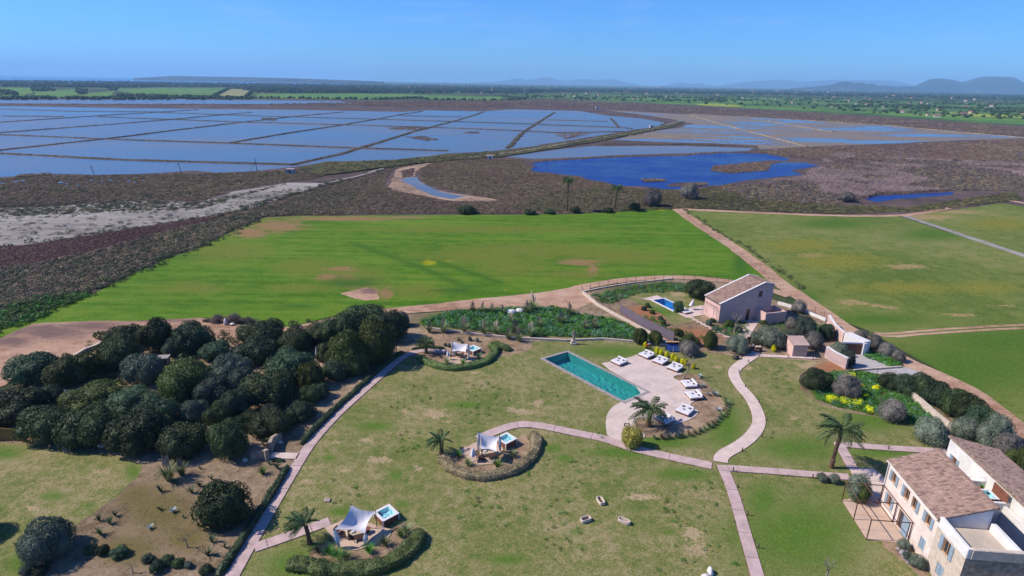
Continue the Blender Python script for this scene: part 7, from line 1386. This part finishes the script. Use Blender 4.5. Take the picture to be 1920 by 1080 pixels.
rock(1331, 1076, (0.28, 0.5, 0.5), 'smooth white stone on the lawn at the bottom picture edge', 33, 'white_stone', 'white'); rock(1322, 1086, (0.5, 0.3, 0.35), 'second white stone cut off by the bottom picture edge', 34, 'white_stone', 'white')
rock(1410, 690, (0.05, 0.05, 0.04), 'tiny stone on the lawn beside the winding path', 35, 'pebble_stone')
p = G(614, 940); o = thing('stone_slab', (p.x, p.y, 0.1), 'small square stone slab lying on the lawn above the nearest sail', 'stone slab', rz=0.1); MB().bevbox(-0.33, 0.33, -0.28, 0.28, 0, 0.16, 0.03).build('slab_block', MT['conc'], o); MB().box(-0.2, 0.2, -0.15, 0.15, 0.158, 0.175).build('slab_lid', MT['stonew'], o)
def trough(x, y, L_, W_, rz, label, rnd=False):
    p = G(x, y); o = thing('stone_trough', (p.x, p.y, 0.1), label, 'trough', 'stone troughs on the lawn', rz); n = 24; b = MB(); V = []; e = 5.0 if not rnd else 3.0
    def ring(sc, z, so=1.0): return [(math.copysign(abs(math.cos(t)) ** (2 / e), math.cos(t)) * (L_ / 2 * so - sc), math.copysign(abs(math.sin(t)) ** (2 / e), math.sin(t)) * (W_ / 2 * so - sc), z) for t in np.linspace(0, 6.283, n + 1)[:-1]]
    for sc, z in ((0.04, 0), (0, 0.06), (0, 0.36), (0.02, 0.40), (0.10, 0.40), (0.12, 0.36), (0.15, 0.12)): V += ring(sc, z)
    b.add(V, [(i * n + k, i * n + (k + 1) % n, i * n + n + (k + 1) % n, i * n + n + k) for i in range(6) for k in range(n)]); b.build('basin', MT['stone'], o, smooth=False)
    MB().add(ring(0.155, 0.13), [tuple(range(n))]).build('soil_fill', MT['bark'] if not rnd else MT['stonew'], o); return o
trough(1126, 943, 1.25, 0.72, -1.25, 'stone trough standing farthest from the camera of the three on the lawn'); trough(1098, 978, 1.2, 0.7, 0.45, 'left stone trough of the three on the lawn'); trough(1170, 981, 1.4, 0.65, -0.55, 'bathtub-shaped stone trough on the right of the three', True)
def ring_obj(x, y, r, label, mat, z, tilt):
    p = G(x, y); o = thing('lifebuoy', (p.x, p.y, 0.12), label, 'lifebuoy'); V = []; n, m = 20, 8
    for i in range(n):
        for j in range(m):
            a, b_ = 6.283 * i / n, 6.283 * j / m; q = Vector(((r + 0.09 * math.cos(b_)) * math.cos(a), 0.09 * math.sin(b_), (r + 0.09 * math.cos(b_)) * math.sin(a))); q = Matrix.Rotation(tilt, 3, 'X') @ q; V.append((q.x, q.y - 0.1, q.z + z))
    fm = [1 if (i // 2) % 5 == 2 else 0 for i in range(n) for j in range(m)]
    obj('ring', mesh_np('ring', V, [(i * m + j, ((i + 1) % n) * m + j, ((i + 1) % n) * m + (j + 1) % m, i * m + (j + 1) % m) for i in range(n) for j in range(m)], [MT[mat], MT['white']], fm, True), o); MB().tube([(0, 0.02, 0), (0, 0.02, z + 0.3)], 0.04, 6).build('post', MT['woodd'], o); return o
ring_obj(1215.5, 656, 0.36, 'orange lifebuoy on a post behind the daybeds', 'orange', 0.75, 0.2); ring_obj(1174, 806, 0.32, 'faded brown lifebuoy on a post by the yellow-green hedge', 'rust', 0.75, 0.2)
p = G(1261, 659); o = thing('tarpaulin_shelter', (p.x, p.y, 0.1), 'small shelter covered by a blue tarpaulin under a row of pale tiles', 'shelter', rz=0.05); MB().box(-1.2, 1.2, 0.5, 0.6, 0, 1.5).build('back_wall', MT['woodd'], o); MB().add([(-1.25, -0.5, 0.25), (1.25, -0.5, 0.15), (1.2, 0.45, 1.15), (-1.2, 0.45, 1.2), (0, -0.1, 0.6)], [(0, 1, 4), (1, 2, 4), (2, 3, 4), (3, 0, 4)]).build('tarpaulin', MT['blue'], o)
for k in range(9): MB().bevbox(-1.2 + k * 0.27, -1.0 + k * 0.27, 0.3, 0.75, 1.5, 1.62, 0.03).build('tile', MT['woodl'] if k % 2 else MT['beige'], o)
for x in (-0.1, 1.2): MB().tube([(x, -0.5, 0), (x, -0.5, 1.0)], 0.03, 6).build('post', MT['white'], o)
MB().box(1.25, 1.75, 0.2, 0.6, 0, 1.6).build('side_panel', MT['woodd'], o)
p = G(1381, 674); o = thing('garden_bag', (p.x, p.y, 0.1), 'black bundle with a white patch lying on the lawn beside the winding path', 'bag'); lumpy('sack', (0.75, 0.45, 0.5), MT['black'], o, 41); q = lumpy('patch', (0.13, 0.12, 0.12), MT['white'], o, 42); q.location = (0.42, -0.3, 0.38)
# brush heap
p = G(431, 604); BH = thing('brush_heap', (p.x, p.y, 0.07), 'long heap of grey cut brushwood on the field edge by the dirt road', 'brush heap'); tw = NT('twig'); tw.bsdf(C(128, 116, 108), 0.95); rs = random.Random(4); b = MB()
for k in range(2200):
    a = rs.uniform(-5.0, 5.0); e = (0.75 + 0.35 * math.sin(a * 1.9)) * max(0.3, 1 - (a / 5.4) ** 2) * 1.25; r_ = rs.random() ** 0.6; ang = rs.uniform(0, 3.14); c = Vector((a, math.cos(ang) * 1.3 * r_ * e, math.sin(ang) * 1.35 * r_ * e)); d = Vector((rs.uniform(-1, 1), rs.uniform(-1, 1), rs.uniform(-0.5, 0.6))).normalized() * rs.uniform(0.3, 0.7); b.tube([c - d, c + d], [0.03, 0.012], 3, cap=False)
o = b.build('twigs', tw.m, BH); o['kind'] = 'stuff'; q = lumpy('brush_core', (4.4, 1.0, 0.75), MT['bark'], BH, 44); q = lumpy('brush_sack', (0.35, 0.3, 0.9), MT['whitec'], BH, 45); q.location = (-0.1, -1.5, 0.1); q = lumpy('white_scrap', (0.5, 0.3, 0.2), MT['white'], BH, 46); q.location = (1.3, -1.7, 0.2)
# stone hut in the clearing, marsh poles, far sheds
p = G(308, 682); o = thing('stone_hut', (p.x, p.y, 0.1), 'tiny grey stone hut in the grove clearing', 'hut', rz=0.2); MB().box(-0.8, 0.8, -0.6, 0.6, 0, 1.1).build('wall', MT['stonew'], o); MB().box(-0.95, 0.95, -0.75, 0.75, 1.1, 1.2).build('roof', MT['coping'], o); MB().box(0.1, 0.6, -0.62, -0.59, 0.02, 0.8).build('door', MT['woodd'], o); MB().box(0.95, 1.9, -0.9, -0.2, 0.0, 0.25).build('red_tile_stack', MT['pot'], o)
for x, yb, yt, l, ln in ((177, 329, 310, 'left', -0.8), (341, 328, 305, 'middle', -0.9), (482, 321, 297, 'right', -0.4)):
    p = G(x, yb); h = height_to(p, yt); o = thing('wooden_pole', (p.x, p.y, 0.05), l + ' one of the three leaning wooden poles at the salt-pan shore', 'pole', 'leaning poles at the salt-pan shore'); MB().tube([(0, 0, 0), (ln, 0, h)], [0.16, 0.11], 7).build('pole_shaft', MT['woodd'], o); MB().box(ln - 0.6, ln + 0.6, -0.05, 0.05, h - 0.9, h - 0.78).build('cross_arm', MT['woodd'], o)
    if l == 'right': MB().tube([(-3.4, 0, 0), (ln * 0.8, 0, h * 0.75)], 0.09, 6).build('stay', MT['woodd'], o)
for x, y, s, m, l in ((919, 299, 1.0, 'white', 'small white hut on the bank between the salt pans'), (912, 287, 0.7, 'white', 'tiny white sluice hut beside the salt pans'), (545, 326, 1.0, 'blueg', 'blue-grey pump hut at the corner of the salt pans'), (1222, 240, 1.3, 'white', 'white pumping hut far along the curving bank'), (1120, 204, 1.8, 'white', 'white building at the far tip of the salt pans')):
    p = G(x, y); o = thing('sluice_hut', (p.x, p.y, 0.3), l, 'hut', scale=s); MB().box(-1.8, 1.8, -1.2, 1.2, -0.3, 2.0).build('wall', MT[m], o); MB().box(-2.0, 2.0, -1.4, 1.4, 2.0, 2.2).build('roof', MT['conc'], o); MB().box(-0.4, 0.4, -1.25, -1.19, 0, 1.6).build('door', MT['woodd'], o)
for k, (x, y) in enumerate(((1318, 397), (1500, 640), (1297, 597), (1304, 601), (1311, 605), (1318, 609), (1326, 613), (1334, 617), (1343, 622), (1352, 627), (1362, 632))[2:]):
    p = G(x, y); o = obj('stepping_stone', MB().bevbox(-0.55, 0.55, -0.3, 0.3, 0, 0.07, 0.02).mesh('stepping_stone', MT['concp']), loc=(p.x, p.y, 0.1), rz=-0.5); tag(o, ordw(k) + ' pale stepping stone from the villa deck towards the garden gate', 'stepping stone', 'stepping stones of the villa garden')
for k, (x, y) in enumerate(((960, 590), (975, 588))):
    p = G(x, y); o = lumpy('water_tank', (1.1, 0.6, 0.8), MT['white'], seed=50 + k); o.location = (p.x, p.y, 0.1); tag(o, ('left', 'right')[k] + ' one of two white tanks in the weeds below the dirt road', 'tank')

# ---------------------------------------------------------------- haze: the air between the drone and the hills
t = NT('haze'); pv = t.n.new('ShaderNodeVolumePrincipled'); pv.inputs['Color'].default_value = (0.38, 0.67, 1.0, 1); pv.inputs['Density'].default_value = 0.74e-4; pv.inputs['Anisotropy'].default_value = 0.0
t.l(pv.outputs[0], t.out.inputs['Volume'])
try: t.m.cycles.homogeneous_volume = True
except Exception: pass
hz = MB().box(-30000, 30000, -400, 30000, -1.2, 480).build('haze', t.m); tag(hz, 'pale blue haze over the distant plain', 'haze', kind='stuff')
